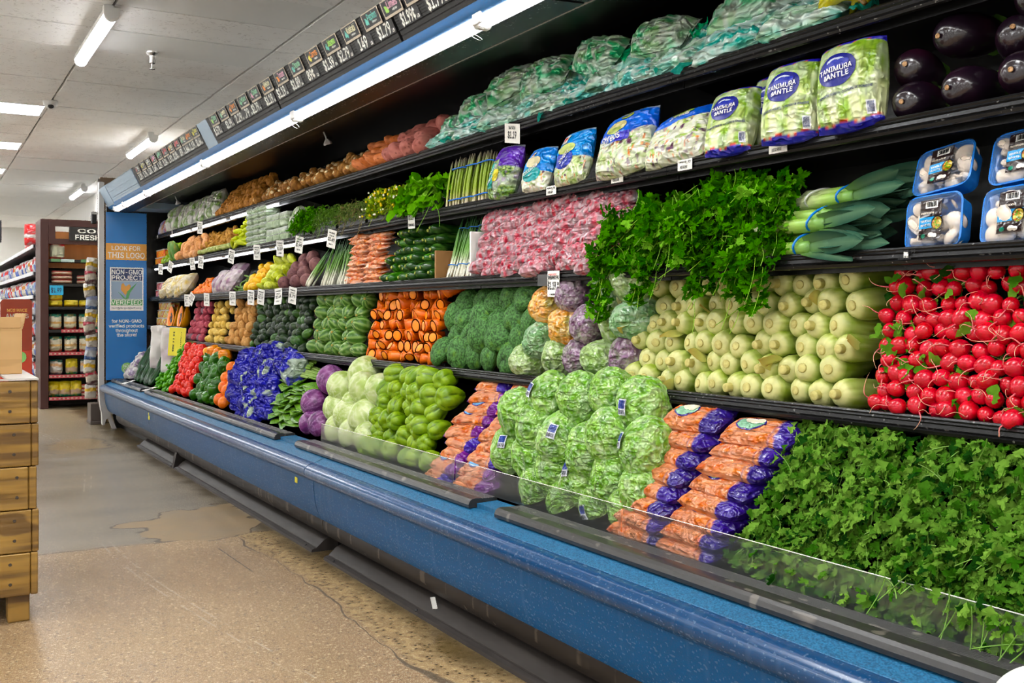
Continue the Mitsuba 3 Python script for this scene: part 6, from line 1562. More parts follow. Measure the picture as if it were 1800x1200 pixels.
for r in range(12):
    for c in range(3):
        z = 0.50 + 0.0185 * r
        put('cactus_paddle', NP[k % 5], face(wx(z) + 0.03 + U(-0.012, 0.012), 5.26 + 0.17 * c + 0.06 * (r % 2) + 0.01 * r, z, 68 + U(-14, 14), U(-14, 16), U(-12, 12), U(0.9, 1.1)), 'flat spiny green cactus paddle, %s from the purple cabbages, %s layer up' % (nth(c), nth(r)), 'cactus paddle', 'stacked cactus paddles'); k += 1

def blue_bag(seed):
    bag = pillow(0.23, 0.18, 0.12, 44, 38, seed, 2.6, 2.6, 0.034, 15, None, 1.0, 0.0, 0.04)
    V, F, u, v, sd = bag
    c = lerp(C('#1d1a8c'), C('#2c2cac'), sst(0.3, 0.7, nz(V, 14, seed))); c = lerp(c, C('#12105a'), sst(0.55, 0.8, nz(V, 22, seed + 3)))  # deep shade of the folds painted as darker blue
    c = lerp(c, C('#c3d2b4'), 0.8 * sst(0.66, 0.70, nz(V, 9, seed + 5)))
    return [('', ply((V, F, c), 'blue_film'))]
BB = [blue_bag(s) for s in range(5)]
bl = [(1.90, 5.93, 0.80), (1.90, 6.15, 0.825), (1.90, 6.38, 0.81), (1.86, 6.58, 0.78), (1.85, 6.05, 0.735), (1.845, 6.30, 0.745), (1.83, 6.56, 0.70), (1.88, 5.75, 0.775), (1.80, 5.96, 0.66), (1.81, 6.30, 0.655), (1.80, 6.62, 0.62), (1.785, 5.90, 0.555), (1.785, 6.20, 0.565), (1.785, 6.48, 0.545), (1.775, 6.05, 0.49), (1.775, 6.36, 0.485)]
for i, (x, y, z) in enumerate(bl):
    row = lambda q: 3 if q > 0.76 else 2 if q > 0.69 else 1 if q > 0.54 else 0
    same = sorted(q[1] for q in bl if row(q[2]) == row(z))
    put('blue_celery_bag', BB[i % 5], face(x + 0.02, y, z, 35 + U(-20, 20), U(-20, 20), U(-20, 20), U(0.95, 1.12)), 'deep blue crinkled celery bag, %s from the cactus paddles, %s row up' % (nth(same.index(y)), nth(row(z))), 'celery bag', 'deep blue celery bags')
def celery_stalks(seed):
    r = np.random.default_rng(seed); P = []
    for i in range(7):
        u = np.linspace(0, 1, 6)
        P.append(('stalk', ply(tube(np.column_stack([0.30 * u - 0.1, 0.016 * (i - 3) * (1 - 0.3 * u), 0.006 * (i % 2) + 0 * u]), np.interp(u, [0, 1], [0.011, 0.006]), 8, lerp(C('#cdd8a4'), C('#7f9f52'), u)), 'skin_satin')))
    return P
for i, (y, z) in enumerate(((5.66, 0.825), (5.56, 0.77))):
    put('celery_stalks', celery_stalks(i), T().translate([1.925, y + 0.12, z]) @ T().rotate([0, 0, 1], -80) @ T().rotate([0, 1, 0], 6) @ T().rotate([1, 0, 0], 40), 'pale green celery stalks sticking out of the %s blue bag' % ('upper', 'lower')[i], 'celery', 'celery stalks out of the blue bags')

ORA = [[('', fruit('o', 0.042, .4, ('#dd6f22', '#e88a40'), 380 + s, 0.04, 1.5, (1, 1, 0.9), None, 9, (.6, .8), 'skin_satin'))] for s in range(3)]
for i, (x, y, z) in enumerate(((1.757, 6.92, 0.515), (1.757, 6.81, 0.505), (1.79, 6.94, 0.595), (1.785, 6.83, 0.58), (1.815, 6.97, 0.655), (1.825, 6.86, 0.665), (1.86, 7.0, 0.72), (1.87, 6.86, 0.735), (1.89, 6.80, 0.78), (1.80, 6.74, 0.63))):
    put('orange_tomato', ORA[i % 3], aim(x + 0.015, y, z, U(0, 360), U(-40, 40), 0, 1.1), 'round orange tomato beside the deep blue bags, %s up the column' % nth(i), 'tomato', 'orange tomatoes')
def bell(seed, cols):
    V, F = ellip(28, 0.045, 0.042, 3.0, 16, -0.08)
    a = np.arctan2(V[:, 1], V[:, 0])
    V[:, :2] *= (0.88 + 0.13 * np.abs(np.cos(a * 2 + seed)) ** 0.6)[:, None]
    d = np.hypot(V[:, 0], V[:, 1]); V[:, 2] -= 0.014 * np.exp(-(d / 0.014) ** 2) * np.sign(V[:, 2])
    c = lerp(C(cols[0]), C(cols[1]), sst(0.35, 0.7, nz(V, 22, seed)))
    st = tube(np.array([[0, 0, 0.028], [0.001, 0, 0.042], [0.006, 0, 0.058]]), [0.008, 0.0045, 0.005], 7, np.tile(C('#5d7a35'), (3, 1)))
    return [('body', ply((V, F, c), 'skin_gloss')), ('stem', ply(st, 'skin_matte'))]
GP = [bell(s, ('#2f5a22', '#4a7a30')) for s in range(4)]; OP = [bell(10 + s, ('#e0891a', '#efa834')) for s in range(2)]
sp, n = lattice(7.02, 7.74, (1.765, 0.51), (1.865, 0.76), 0.130, 0.056, 0.2)
heap('green_bell_pepper', GP, sp, lambda x, y, z: aim(x + 0.01 + U(-0.015, 0.015), y + (z - 0.6) * 0.3, z + U(-0.015, 0.015), U(0, 360), U(-50, 50), U(0, 360), U(0.95, 1.1)), 'shiny green bell pepper', 'bell pepper', 'green bell peppers', 'the orange tomatoes')
for i, (x, y, z) in enumerate(((1.90, 7.72, 0.80), (1.90, 7.60, 0.815), (1.905, 7.48, 0.80), (1.905, 7.30, 0.795))):
    put('orange_bell_pepper', OP[i % 2], aim(x, y, z, U(0, 360), U(-40, 40), 0, 1.15), 'glossy orange bell pepper under the lowest shelf, %s from the near side' % nth(3 - i), 'bell pepper', 'orange bell peppers')
RT = [[('', fruit('q', 0.033, .3, ('#c0281e', '#d9483a'), 390 + s, 0.06, 1.5, (1.2, 1, 1), None, 9, (.6, .8), 'skin_gloss', 2))] for s in range(3)]
sp, n = lattice(7.72, 8.42, (1.765, 0.505), (1.90, 0.82), 0.112, 0.046, 0.2)
heap('red_tomato', RT, sp, lambda x, y, z: aim(x + U(-0.015, 0.015), y + (z - 0.6) * 0.3, z + U(-0.012, 0.012), U(0, 360), U(-60, 60), 0, U(0.9, 1.1)), 'red tomato', 'tomato', 'red tomatoes', 'the green bell peppers')
CHI = [dark_fruit(210 + s, 0.06, 0.016, ('#3f7a22', '#6aa53a', '#86bd50'), 0.5, 0.3, 'skin_gloss') for s in range(4)]
sp, n = lattice(8.42, 9.0, (1.765, 0.495), (1.91, 0.83), 0.090, 0.034, 0.25)
heap('green_chile', CHI, sp, lambda x, y, z: aim(x, y + (z - 0.6) * 0.3, z, U(20, 70), U(0, 50), U(0, 360), U(0.9, 1.15)), 'bright green chile pepper', 'chile', 'green chiles', 'the red tomatoes')
CUC = [dark_fruit(220 + s, 0.14, 0.026, ('#16301c', '#2c5230', '#4c7046'), 0.5, 0.05, 'skin_gloss', None, 4.0) for s in range(4)]
for r in range(2):
    for c in range(8):
        y = 9.12 + 0.108 * c + 0.054 * (r % 2)
        f = r
        put('cucumber', CUC[(r + c) % 4], aim(1.815 + 0.06 * f + U(-0.01, 0.01), y + 0.06 * f, 0.59 + 0.10 * f, 20, 58 + U(-5, 5), U(0, 360), U(0.95, 1.12)), 'dark green leaning cucumber, %s from the green chiles, %s layer up' % (nth(c), nth(r)), 'cucumber', 'leaning cucumbers')
for i, (y, z) in enumerate(((10.02, 0.53), (10.12, 0.60), (10.06, 0.67), (10.2, 0.53))):
    put('shallot_bag', film_bag(0.15, 0.13, 0.09, 570 + i, ('#6d5a78', '#a08fae', '#d5d0dc'), 4, 0.9), face(1.77 + (z - 0.53) * 0.5, y, z, 40, U(-20, 20)), 'small clear bag of purple shallots by the blue sign panel, %s up' % nth(i), 'vegetable bag', 'bags of shallots')
# ================================================================ signs of the case
def sframe(y, v, o=0.0):
    """Frame on the tilted sign rail: local x towards the near end, y up the strip, z out."""
    p = fas(v, o)
    R = np.eye(4)
    R[:3, 0] = [0, -1, 0]; R[:3, 1] = [FU[0], 0, FU[1]]; R[:3, 2] = [FO[0], 0, FO[1]]; R[:3, 3] = [p[0], y, p[1]]
    return T(R)
mat('card_tan', principled('#b8aa98', 0.5))
INK = {'orange': '#e58a35', 'green': '#86c29a', 'teal': '#5fb3a6', 'pink': '#d9a0b8', 'lime': '#9cd25a', 'yellow': '#d8cf4a', 'red': '#d05a5e', 'cream': '#d9d3ae', 'white': '#e6e6e2'}
for k, h in INK.items(): mat('ink_' + k, principled(h, 0.5))
def blob2(r, w, h, n=12, ph=0.0):
    a = np.linspace(0, 2 * PI, n + 1)[:-1]
    q = 1 + 0.22 * np.sin(3 * a + ph) + 0.12 * np.sin(5 * a + 2 * ph)
    V = np.vstack([np.column_stack([w * q * np.cos(a), h * q * np.sin(a), 0 * a]), [[0, 0, 0]]]); k = np.arange(n)
    V[:, 2] = 0.0006
    return V, np.stack([k, (k + 1) % n, np.full(n, n)], 1)
cards = [(3.28, 'Limes', 'lime', 'lime', 'cream'), (3.47, 'Limes', 'lime', 'lime', 'pink'), (3.66, 'Pepino', 'teal', 'teal', 'teal'), (3.875, 'Kohlrabi', 'teal', 'teal', 'cream'), (4.10, 'Jalapeno', 'green', 'teal', 'lime'), (4.32, 'Carrots', 'orange', 'yellow', 'orange'), (4.55, 'Chayote', 'green', 'teal', 'green'), (4.78, 'Tomato', 'orange', 'orange', 'pink'), (5.01, 'Melon', 'cream', 'orange', 'cream'), (5.22, 'Onion', 'green', 'pink', 'green'), (5.43, 'Lettuce', 'green', 'green', 'green'), (5.64, 'Yams', 'orange', 'orange', 'orange'), (5.84, 'Leeks', 'cream', 'green', 'cream'), (6.04, 'Celery', 'green', 'lime', 'green'),
         (6.36 - 0.0, 'Corn', 'yellow', 'yellow', 'yellow'), (6.62, 'Papaya', 'orange', 'orange', 'orange'), (6.84, 'Kale', 'green', 'green', 'cream'), (7.03, 'Beets', 'red', 'red', 'red'), (7.22, 'Squash', 'cream', 'orange', 'cream'), (7.41, 'Chile', 'red', 'red', 'red'), (7.6, 'Mint', 'green', 'green', 'green'), (7.8, 'Radish', 'red', 'red', 'pink'), (8.0, 'Garlic', 'white', 'cream', 'white'), (8.2, 'Ginger', 'cream', 'yellow', 'cream'), (8.42, 'Yuca', 'white', 'red', 'white')]
vcen = 0.129
card_m = ply(box(-0.080, 0.080, -0.0335, 0.0335, 0.0, 0.0012), 'card_tan', False); face_m = ply(box(-0.073, 0.073, -0.024, 0.0295, 0.0012, 0.0018), 'black_card', False)
for i, (y, w, ink, c1, c2) in enumerate(cards):
    if y == 6.36: y = 6.52
    if 6.5 < y < 6.7: y += 0.0
    if abs(y - 6.62) < 1e-6: y = 6.70
    M = sframe(y, vcen, 0.0042) @ T().rotate([1, 0, 0], -3.0)
    k = put('produce_card', [('frame', card_m), ('face', face_m)], M, 'tan-framed black picture card on the sign rail, %s from the near end of the view' % nth(i), 'sign card', 'picture cards on the sign rail')
    part(k, 'picture', ply(cat(blob2(0, 0.012, 0.013, 12, i), (lambda v: (v[0] + [0.012, -0.008, 0.0002], v[1]))(blob2(0, 0.009, 0.008, 10, i + 2))), 'ink_' + c1, False), M @ T().translate([-0.045, 0.0, 0.0018]))
    V, F = text(w, 0.026, 0.0006, True, 'c', 0.085)
    part(k, 'lettering', ply((V, F), 'ink_' + c2, False), M @ T().translate([0.012, -0.002, 0.0018]))
    V, F = text('FRESH', 0.007, 0.0006, True, 'c', 0.04)
    part(k, 'small_print', ply((V, F), 'ink_white', False), M @ T().translate([0.022, -0.016, 0.0018]))
prices = [(2.98, '$3.49', ''), (3.16, '$1.79', 'LB'), (3.38, '$1.99\u00a2', 'LB'), (3.60, '$1.79', 'LB'), (3.81, '149', 'LB'), (4.02, '$2.79', 'LB'), (4.20, '$1.39', 'EA'), (4.43, '89\u00a2', 'LB'), (4.64, '$1.89', 'EA'), (4.86, '$1.19', 'LB'), (5.06, '$1.19', 'LB'), (5.30, '$1.79', 'LB'), (5.46, '.79', 'LB'), (5.62, '2.29', 'LB'), (5.82, '$1.99', 'LB'), (6.08, '$.579', 'EA'),
          (6.54, '$1.64', 'LB'), (6.71, '1.19', 'LB'), (6.87, '1.64', 'LB'), (7.03, '.89', 'LB'), (7.2, '$1.05', 'LB'), (7.36, '1.91', 'LB'), (7.54, '2.14', 'LB'), (7.72, '1.19', 'LB'), (7.9, '2.49', 'LB'), (8.08, '1.39', 'LB'), (8.26, '1.79', 'LB'), (8.44, '1.29', 'LB')]
pm = ply(box(-0.082, 0.082, -0.0255, 0.0255, 0.0, 0.0012), 'black_card', False)
for i, (y, p, u) in enumerate(prices):
    M = sframe(y, 0.0685, 0.0005) @ T().rotate([1, 0, 0], -2.0)
    k = put('price_card', [('card', pm)], M, 'black price card with brushed white %s, %s from the near end of the view' % (p.replace('\u00a2', ''), nth(i)), 'price card', 'price cards on the sign rail')
    try: V, F = text(p, 0.044, 0.0008, True, 'c', 0.118 if len(p) > 3 else 0.085)
    except Exception: V, F = text(p.replace('\u00a2', 'c'), 0.034, 0.0008, True, 'c', 0.105)
    V = V @ np.array([[1, 0, 0], [0.12, 1, 0], [0, 0, 1]])
    part(k, 'lettering', ply((V, F), 'white_ink', False), M @ T().translate([-0.014, -0.0215, 0.0012]))
    if u:
        V, F = text(u, 0.012, 0.0006, True, 'c'); part(k, 'unit', ply((V, F), 'white_ink', False), M @ T().translate([0.064, -0.0215, 0.0012]))

# shelf price tags
def shelf_tag(y, lv, w, h, words, lean=0, roll=0, drop=0.0, label='', big=False, curl=0.0, yaw=0):
    x, z = LEVELS[lv]
    M = face(x - 0.004 - 0.5 * w * math.sin(math.radians(yaw)), y, z - 0.020 - drop, lean, roll, yaw)
    n = 6; vs = np.linspace(-h, 0, n + 1)
    V = []; F = []
    for v in vs:
        zz = curl * (v / h) ** 2
        V += [[-w / 2, v, zz], [w / 2, v, zz]]
    V = np.array(V); V2 = V.copy(); V2[:, 2] -= 0.0009
    for i in range(n): F += [[2 * i, 2 * i + 1, 2 * i + 3], [2 * i, 2 * i + 3, 2 * i + 2]]
    F = np.array(F); F = np.vstack([F, F[:, ::-1] + len(V)])
    k = put('price_tag', [('card', ply((np.vstack([V, V2]), F), 'white_card', False))], M, label, 'price tag')
    ms = []
    for (s, xx, yy, hh, ww) in words:
        v, f = text(s, hh, 0.0005, True, 'c', ww)
        v = v + [xx, yy, 0.0003]; v[:, 2] += curl * (v[:, 1] / h) ** 2
        ms.append((v, f))
    part(k, 'print', ply(cat(*ms), 'black_ink', False), M)
    return k
k = shelf_tag(3.045, 1, 0.078, 0.092, [('RABANO PK', 0.0, -0.030, 0.0125, 0.070), ('$1.19', -0.010, -0.066, 0.027, 0.052), ('EA', 0.031, -0.050, 0.010, 0.012), ('Price', 0.031, -0.062, 0.005, 0.012), ('Per', 0.031, -0.072, 0.005, 0.010), ('4-000050103', 0.0, -0.086, 0.005, 0.045)], 0, -1, -0.018, 'large white price tag reading RABANO PK $1.19')
M = face(LEVELS[1][0] - 0.006, 3.045, LEVELS[1][1] - 0.006, 0, -1, 0)
v, f = text('PRODUCE', 0.006, 0.0005, True, 'c', 0.05); part(k, 'red_print', ply((v, f), 'ink_red', False), M @ T().translate([0.0, -0.012, 0.002]))
part(k, 'clip', ply(box(-0.075, 0.0, -0.05, -0.008, -0.0015, -0.0008), 'clear_film', False), M @ T().translate([-0.03, 0, 0]))
shelf_tag(3.42, 3, 0.115, 0.075, [('BATATA', 0.0, -0.022, 0.012, 0.05), ('$1.19', 0.0, -0.056, 0.026, 0.065)], -6, -10, -0.01, 'white hand-lettered price tag hanging from the top shelf over the asparagus')
shelf_tag(4.31, 2, 0.075, 0.085, [('$1.89', 0.0, -0.046, 0.022, 0.060), ('HERB', 0, -0.018, 0.009, 0.04), ('CHAMOMILE', 0.0, -0.074, 0.011, 0.068)], -3, -3, -0.035, 'white price tag reading $1.89 CHAMOMILE')
tags = [(5.30, 2, '$1.49', -14, 'below the mint'), (5.85, 2, '$.99', -12, 'by the herb bag'), (6.23, 2, '$2.19', -4, 'below the tall packs'), (6.73, 2, '$2.49', -3, 'below the flat herb packs'), (7.34, 2, '$1.19', -16, 'below the yellow-green chiles'), (8.26, 2, '$1.69', -10, 'below the tomatillos'), (8.57, 2, '$1.29', 3, 'below the tan sweet potatoes'), (9.34, 2, '$2.99', -28, 'tilted, below the green papayas'), (9.8, 2, '$3.99', -8, 'at the far end of the fourth shelf'),
        (5.88, 1, '$.79', -12, 'over the avocados, nearest'), (6.17, 1, '$1.49', 5, 'over the avocados, curling'), (6.52, 1, '$1.29', -12, 'over the avocados, farthest'), (6.76, 1, '$.99', -6, 'over the russet potatoes'), (7.22, 1, '$.89', -3, 'over the yellow potatoes'), (7.96, 1, '$1.19', -4, 'below the small orange chiles'), (8.40, 1, '$2.19', -36, 'sharply tilted by the papaya halves'), (8.62, 1, '$.69', -3, 'beside the papaya halves'), (8.38, 3, '$1.99', -6, 'below the celery bags')]
for y, lv, p, roll, w in tags:
    shelf_tag(y, lv, 0.070, 0.100, [(p, 0.0, -0.062, 0.018, 0.050), ('PRODUCE', 0.0, -0.022, 0.008, 0.046), ('PER LB', 0.0, -0.038, 0.008, 0.036), ('EACH', 0.0, -0.084, 0.008, 0.03)], -4, roll, -0.012 if lv != 1 else -0.02, 'white hanging price tag %s' % w, curl=0.02 if y == 6.17 else 0.0, yaw=22)
def barcode_tag(y, lv, w=0.062, h=0.03, lab=''):
    x, z = LEVELS[lv]
    M = face(x - 0.002, y, z - 0.018, 0)
    k = put('shelf_label', [('card', ply(box(-w / 2, w / 2, -h / 2, h / 2, 0, 0.0008), 'white_card', False))], M, lab, 'price tag')
    r = np.random.default_rng(int(y * 100)); ms = []; xx = -0.022
    while xx < 0.012:
        b = r.uniform(0.0008, 0.002); ms.append(box(xx, xx + b, -0.011, -0.002, 0.0008, 0.0011)); xx += b + r.uniform(0.0008, 0.0018)
    v, f = text('1.99', 0.008, 0.0004, True, 'r'); ms.append((v + [0.026, 0.003, 0.0008], f))
    v, f = text('PRODUCE', 0.005, 0.0004, True, 'l'); ms.append((v + [-0.027, 0.006, 0.0008], f))
    part(k, 'print', ply(cat(*ms), 'black_ink', False), M)
for y, w in ((1.99, 'below the middle bag of romaine hearts'), (2.37, 'below the slaw bag beside the romaine'), (2.71, 'below the widest salad bag'), (3.11, 'below the small blue and teal bag')):
    barcode_tag(y, 2, 0.066, 0.032, 'small white barcode label on the shelf edge %s' % w)
barcode_tag(1.56, 1, 0.012, 0.014, 'tiny scrap of white label on the shelf edge below the leeks'); 
barcode_tag(10.12, 3, 0.05, 0.03, 'white label at the far end of the top shelf edge'); barcode_tag(9.48, 3, 0.04, 0.035, 'small white label below the upright celery bags')
barcode_tag(5.9, 0, 0.05, 0.03, 'small white label below the avocados')
for y, w in ((9.34, 'beside the cucumbers'), (8.42, 'beside the green chiles')):
    k = put('rail_tag', [('card', ply(box(-0.05, 0.05, -0.045, 0.045, 0, 0.001), 'white_card', False))], T().translate([1.60, y, 0.497]) @ T().rotate([0, 1, 0], -14) @ T().rotate([0, 0, 1], 12), 'white price tag lying over the front rail %s' % w, 'price tag')
    v, f = text('$1.29', 0.02, 0.0006, True, 'c'); part(k, 'print', ply((v, f), 'black_ink', False), T().translate([1.60, y, 0.498]) @ T().rotate([0, 1, 0], -14) @ T().rotate([0, 0, 1], -78) @ T().translate([0, -0.01, 0.001]))

# blue sign panel at the far end of the case
PX0, PX1, PY = 1.560, 1.930, 10.29
def pz(y): return EYE + (549 - y) * 0.00542
def px(x): return PX0 + (x - 183) * (PX1 - PX0) / 69.0
mat('panel_blue', principled('#2f78be', 0.3, specular=0.5))
mat('panel_orange', principled('#e0a24a', 0.4)); mat('panel_grey', principled('#8fa6bd', 0.4)); mat('panel_green', principled('#4f9a58', 0.4)); mat('panel_dark', principled('#2a3a63', 0.4)); mat('panel_lime', principled('#8cc96a', 0.4))
sg = put('verified_sign_panel', [('board', ply(box(PX0, PX1, PY, PY + 0.006, 0.46, pz(373.5)), 'panel_blue', False)), ('orange_band', ply(box(PX0, PX1, PY - 0.001, PY, pz(457), pz(428)), 'panel_orange', False)),
    ('logo_border', ply(box(px(190), px(246.5), PY - 0.001, PY, pz(546), pz(470)), 'white_ink', False)), ('logo_top', ply(box(px(192), px(244.5), PY - 0.002, PY - 0.001, pz(493), pz(472)), 'panel_dark', False)),
    ('logo_sky', ply(box(px(192), px(244.5), PY - 0.002, PY - 0.001, pz(525.5), pz(494)), 'panel_grey', False)), ('logo_band', ply(box(px(192), px(244.5), PY - 0.002, PY - 0.001, pz(536.5), pz(526.5)), 'panel_green', False))], None,
    'tall blue sign panel with an orange band reading LOOK FOR THIS LOGO', 'sign')
def plet(s, x, y, h, w, m='white_ink', d=0.003, bold=True):
    V, F = text(s, h, 0.001, bold, 'c', w)
    part(sg, 'lettering', ply((V, F), m, False), T().translate([px(x), PY - d + 0.001, pz(y)]) @ T(np.array([[1, 0, 0, 0], [0, 0, -1, 0], [0, 1, 0, 0], [0, 0, 0, 1.0]])))
plet('LOOK FOR', 217, 440, 0.042, 0.26, d=0.002); plet('THIS LOGO', 217.5, 453.5, 0.052, 0.335, d=0.002)
plet('NON-GMO', 218.5, 482, 0.044, 0.275); plet('PROJECT', 218.5, 491.5, 0.040, 0.275); plet('VERIFIED', 217.5, 535, 0.040, 0.275)
plet('nongmoproject.org', 218, 543, 0.02, 0.27, 'panel_dark', 0.002, False)
for s, y, w in (('for NON-GMO', 567, 0.27), ('verified products', 575.3, 0.32), ('throughout', 583.3, 0.20), ('the store!', 591, 0.18)): plet(s, 218, y, 0.030, w, d=0.001)
def flat(pts, d, m, name):
    p = np.array([[px(a), pz(b)] for a, b in pts]); V, F = extrude(p, PY - d - 0.001, PY - d)
    part(sg, name, ply((V, F), m, False))
flat([(216, 519), (208, 509), (209, 500), (212, 497), (216, 503)], 0.002, 'panel_orange', 'butterfly_wing'); flat([(216, 518), (216, 504), (222, 499), (225, 503), (222, 511)], 0.002, 'panel_orange', 'butterfly_wing')
flat([(213.5, 525.5), (203, 512), (211, 519), (217, 525.5)], 0.0025, 'panel_green', 'grass_blade'); flat([(216, 525.5), (219, 512), (236, 496), (224, 514), (220.5, 525.5)], 0.0025, 'panel_green', 'grass_blade')
g = grid_patch(None, px(209), px(229), pz(656.5), pz(637)); Vg = np.array(g[0]); part(sg, 'green_disc', ply((np.column_stack([Vg[:, 0], np.full(len(Vg), PY - 0.001), Vg[:, 1]]), g[1]), 'panel_lime', False))
plet('NON', 219, 646, 0.03, 0.07, 'white_ink', 0.002); plet('GMO', 219, 653, 0.03, 0.07, 'white_ink', 0.002)

# small round spot lamp inside the canopy and a sticker on the back
put('spot_lamp', [('shade', ply(lathe([(0.012, 0.0), (0.018, 0.012), (0.034, 0.03), (0.036, 0.045), (0.030, 0.045), (0.028, 0.03)], 16), 'white_metal', 40)), ('stalk', ply(tube([[0, 0, 0], [0, 0, -0.03], [0.0, 0.01, -0.06]], 0.006, 7), 'white_metal'))], T().translate([2.0, 5.5, 2.075]) @ T().rotate([0, 1, 0], 160) @ T().scale(0.7), 'small white spot lamp under the canopy', 'spot lamp')
put('spot_lamp', [('shade', ply(lathe([(0.012, 0.0), (0.018, 0.012), (0.034, 0.03), (0.036, 0.045), (0.030, 0.045), (0.028, 0.03)], 16), 'white_metal', 40)), ('stalk', ply(tube([[0, 0, 0], [0, 0, -0.03], [0.0, 0.01, -0.06]], 0.006, 7), 'white_metal'))], T().translate([1.98, 9.2, 2.075]) @ T().rotate([0, 1, 0], 160) @ T().scale(0.7), 'small white spot lamp under the canopy near the blue sign panel', 'spot lamp')
# ================================================================ the wooden crate and what stands by it
def wood_col(p, n, uv):
    s = cell_rand(dr.floor((p.z - 0.097) / 0.1524), dr.floor(p.x * 0.0 + 3)) * 9
    g = fbm(p.x * 2.2 + s, p.y * 2.2, (p.z + s) * 34, 4)
    knot = smoothstep(0.74, 0.86, noise(p.x * 7 + s * 3, p.z * 22 + s, p.y * 5))
    c = mix(C('#94702f'), C('#5f4218'), smoothstep(0.35, 0.7, g))
    c = mix(c, C('#b08a42'), smoothstep(0.55, 0.8, fbm(p.x * 1.5 + s, p.z * 3, p.y, 3)) * 0.6)
    return mix(c, C('#4f3415'), knot * 0.75)
mat('crate_wood', {'type': 'bumpmap', 'arbitrary': proc(lambda p, n, uv: fbm(p.x * 4, p.y * 4, p.z * 90, 3)), 'scale': 0.002, 'bsdf': principled(proc(wood_col), 0.5)})
mat('crate_top', principled('#b9b3ad', 0.5)); mat('nail', principled('#3a2f24', 0.5))
CX, CYF = 0.380, 4.00                                    # right edge and front of the crate
crate = put('pallet_crate', [('liner', ply(box(-0.80, CX - 0.024, CYF + 0.024, 4.96, 0.10, 0.79), 'kick_black', False))], None, 'tall display crate of yellowed wooden boards in the aisle', 'crate')
for k in range(5):
    z0 = 0.097 + 0.1524 * k
    dx = (0.0, 0.004, -0.006, 0.003, 0.0)[k]
    part(crate, 'board', ply(box(-0.82, CX - 0.0255 + dx, CYF + 0.001 * (k % 2), CYF + 0.022, z0 + 0.0015, z0 + 0.1504, 0.003), 'crate_wood', False))
    part(crate, 'side_board', ply(box(CX - 0.024 + dx, CX + dx * 0.7, CYF + 0.004, 5.00, z0 + 0.0015, z0 + 0.1504, 0.003), 'crate_wood', False))
    for xx in (-0.66, 0.30):
        for zz in (0.045, 0.115): part(crate, 'nail_head', ply(lathe([(0.006, 0.0), (0.005, 0.002)], 8), 'nail', False), T().translate([xx + 0.012 * math.sin(k * 5 + zz * 90), CYF + 0.001 * (k % 2), z0 + zz]) @ T().rotate([1, 0, 0], 90))
for xx in (0.285, -0.70):
    for yy in (CYF + 0.03, 4.82): part(crate, 'leg', ply(box(xx, xx + 0.07, yy, yy + 0.09, 0.0, 0.0965, 0.003), 'crate_wood', False))
part(crate, 'base_rail', ply(box(-0.79, CX - 0.06, CYF + 0.03, CYF + 0.10, 0.095, 0.1215), 'crate_wood', False)) if False else None
part(crate, 'rim', ply(cat(box(-0.82, CX + 0.002, CYF, CYF + 0.014, 0.8595, 0.866), box(CX - 0.10, CX + 0.002, CYF + 0.014, 5.00, 0.8595, 0.866), box(-0.82, CX - 0.10, 4.94, 5.00, 0.8595, 0.866)), 'crate_top', False), label='pale worn top rim')
part(crate, 'inner_board', ply(box(-0.80, CX - 0.10, CYF + 0.10, 4.94, 0.79, 0.80), 'kick_black', False))
def card_col(p, n, uv): return mix(mix(C('#b58d5c'), C('#c39d6c'), fbm(p.x * 3, p.y * 3, p.z * 14, 3)), C('#97703f'), smoothstep(0.62, 0.8, noise(p.x * 4, p.z * 60)) * 0.3)
mat('cardboard', principled(proc(card_col), 0.65, specular=0.2))
bx1, bf = 0.354, 4.31
box_t = put('cardboard_box', [('front_panel', ply(box(-0.36, bx1, bf, bf + 0.005, 0.867, 1.04, 0.001), 'cardboard', False)), ('side_panel', ply(box(bx1 - 0.005, bx1, bf + 0.005, 4.90, 0.867, 1.04), 'cardboard', False)), ('side_panel', ply(box(-0.36, -0.355, bf + 0.005, 4.90, 0.867, 1.04), 'cardboard', False)), ('back_panel', ply(box(-0.355, bx1 - 0.005, 4.895, 4.90, 0.867, 1.04), 'cardboard', False)), ('bottom', ply(box(-0.355, bx1 - 0.005, bf + 0.005, 4.895, 0.867, 0.872), 'cardboard', False)),
    ('front_flap', ply(box(-0.35, bx1 - 0.004, bf - 0.001, bf + 0.003, 1.04, 1.083, 0.001), 'cardboard', False)), ('side_flap', ply(move(box(-0.004, 0.0, 0, 0.48, 0, 0.06), T().translate([bx1 + 0.003, bf + 0.01, 1.037]) @ T().rotate([0, 1, 0], 12)), 'cardboard', False))], None, 'open brown cardboard box standing on the wooden crate', 'box')
foliage('packed_greens', 'green leaves and white paper showing in the open cardboard box', 'vegetable', None, bf + 0.03, bf + 0.3, 1.04, 1.10, lambda a, b: 0.26, 60, 0.05, 'broad', ('#7fa05a', '#c9d6b0', '#e6e8e0'), 900, 0.0, 0.25, 4, '#cfd6b8', (0, -0.6, 1.0))

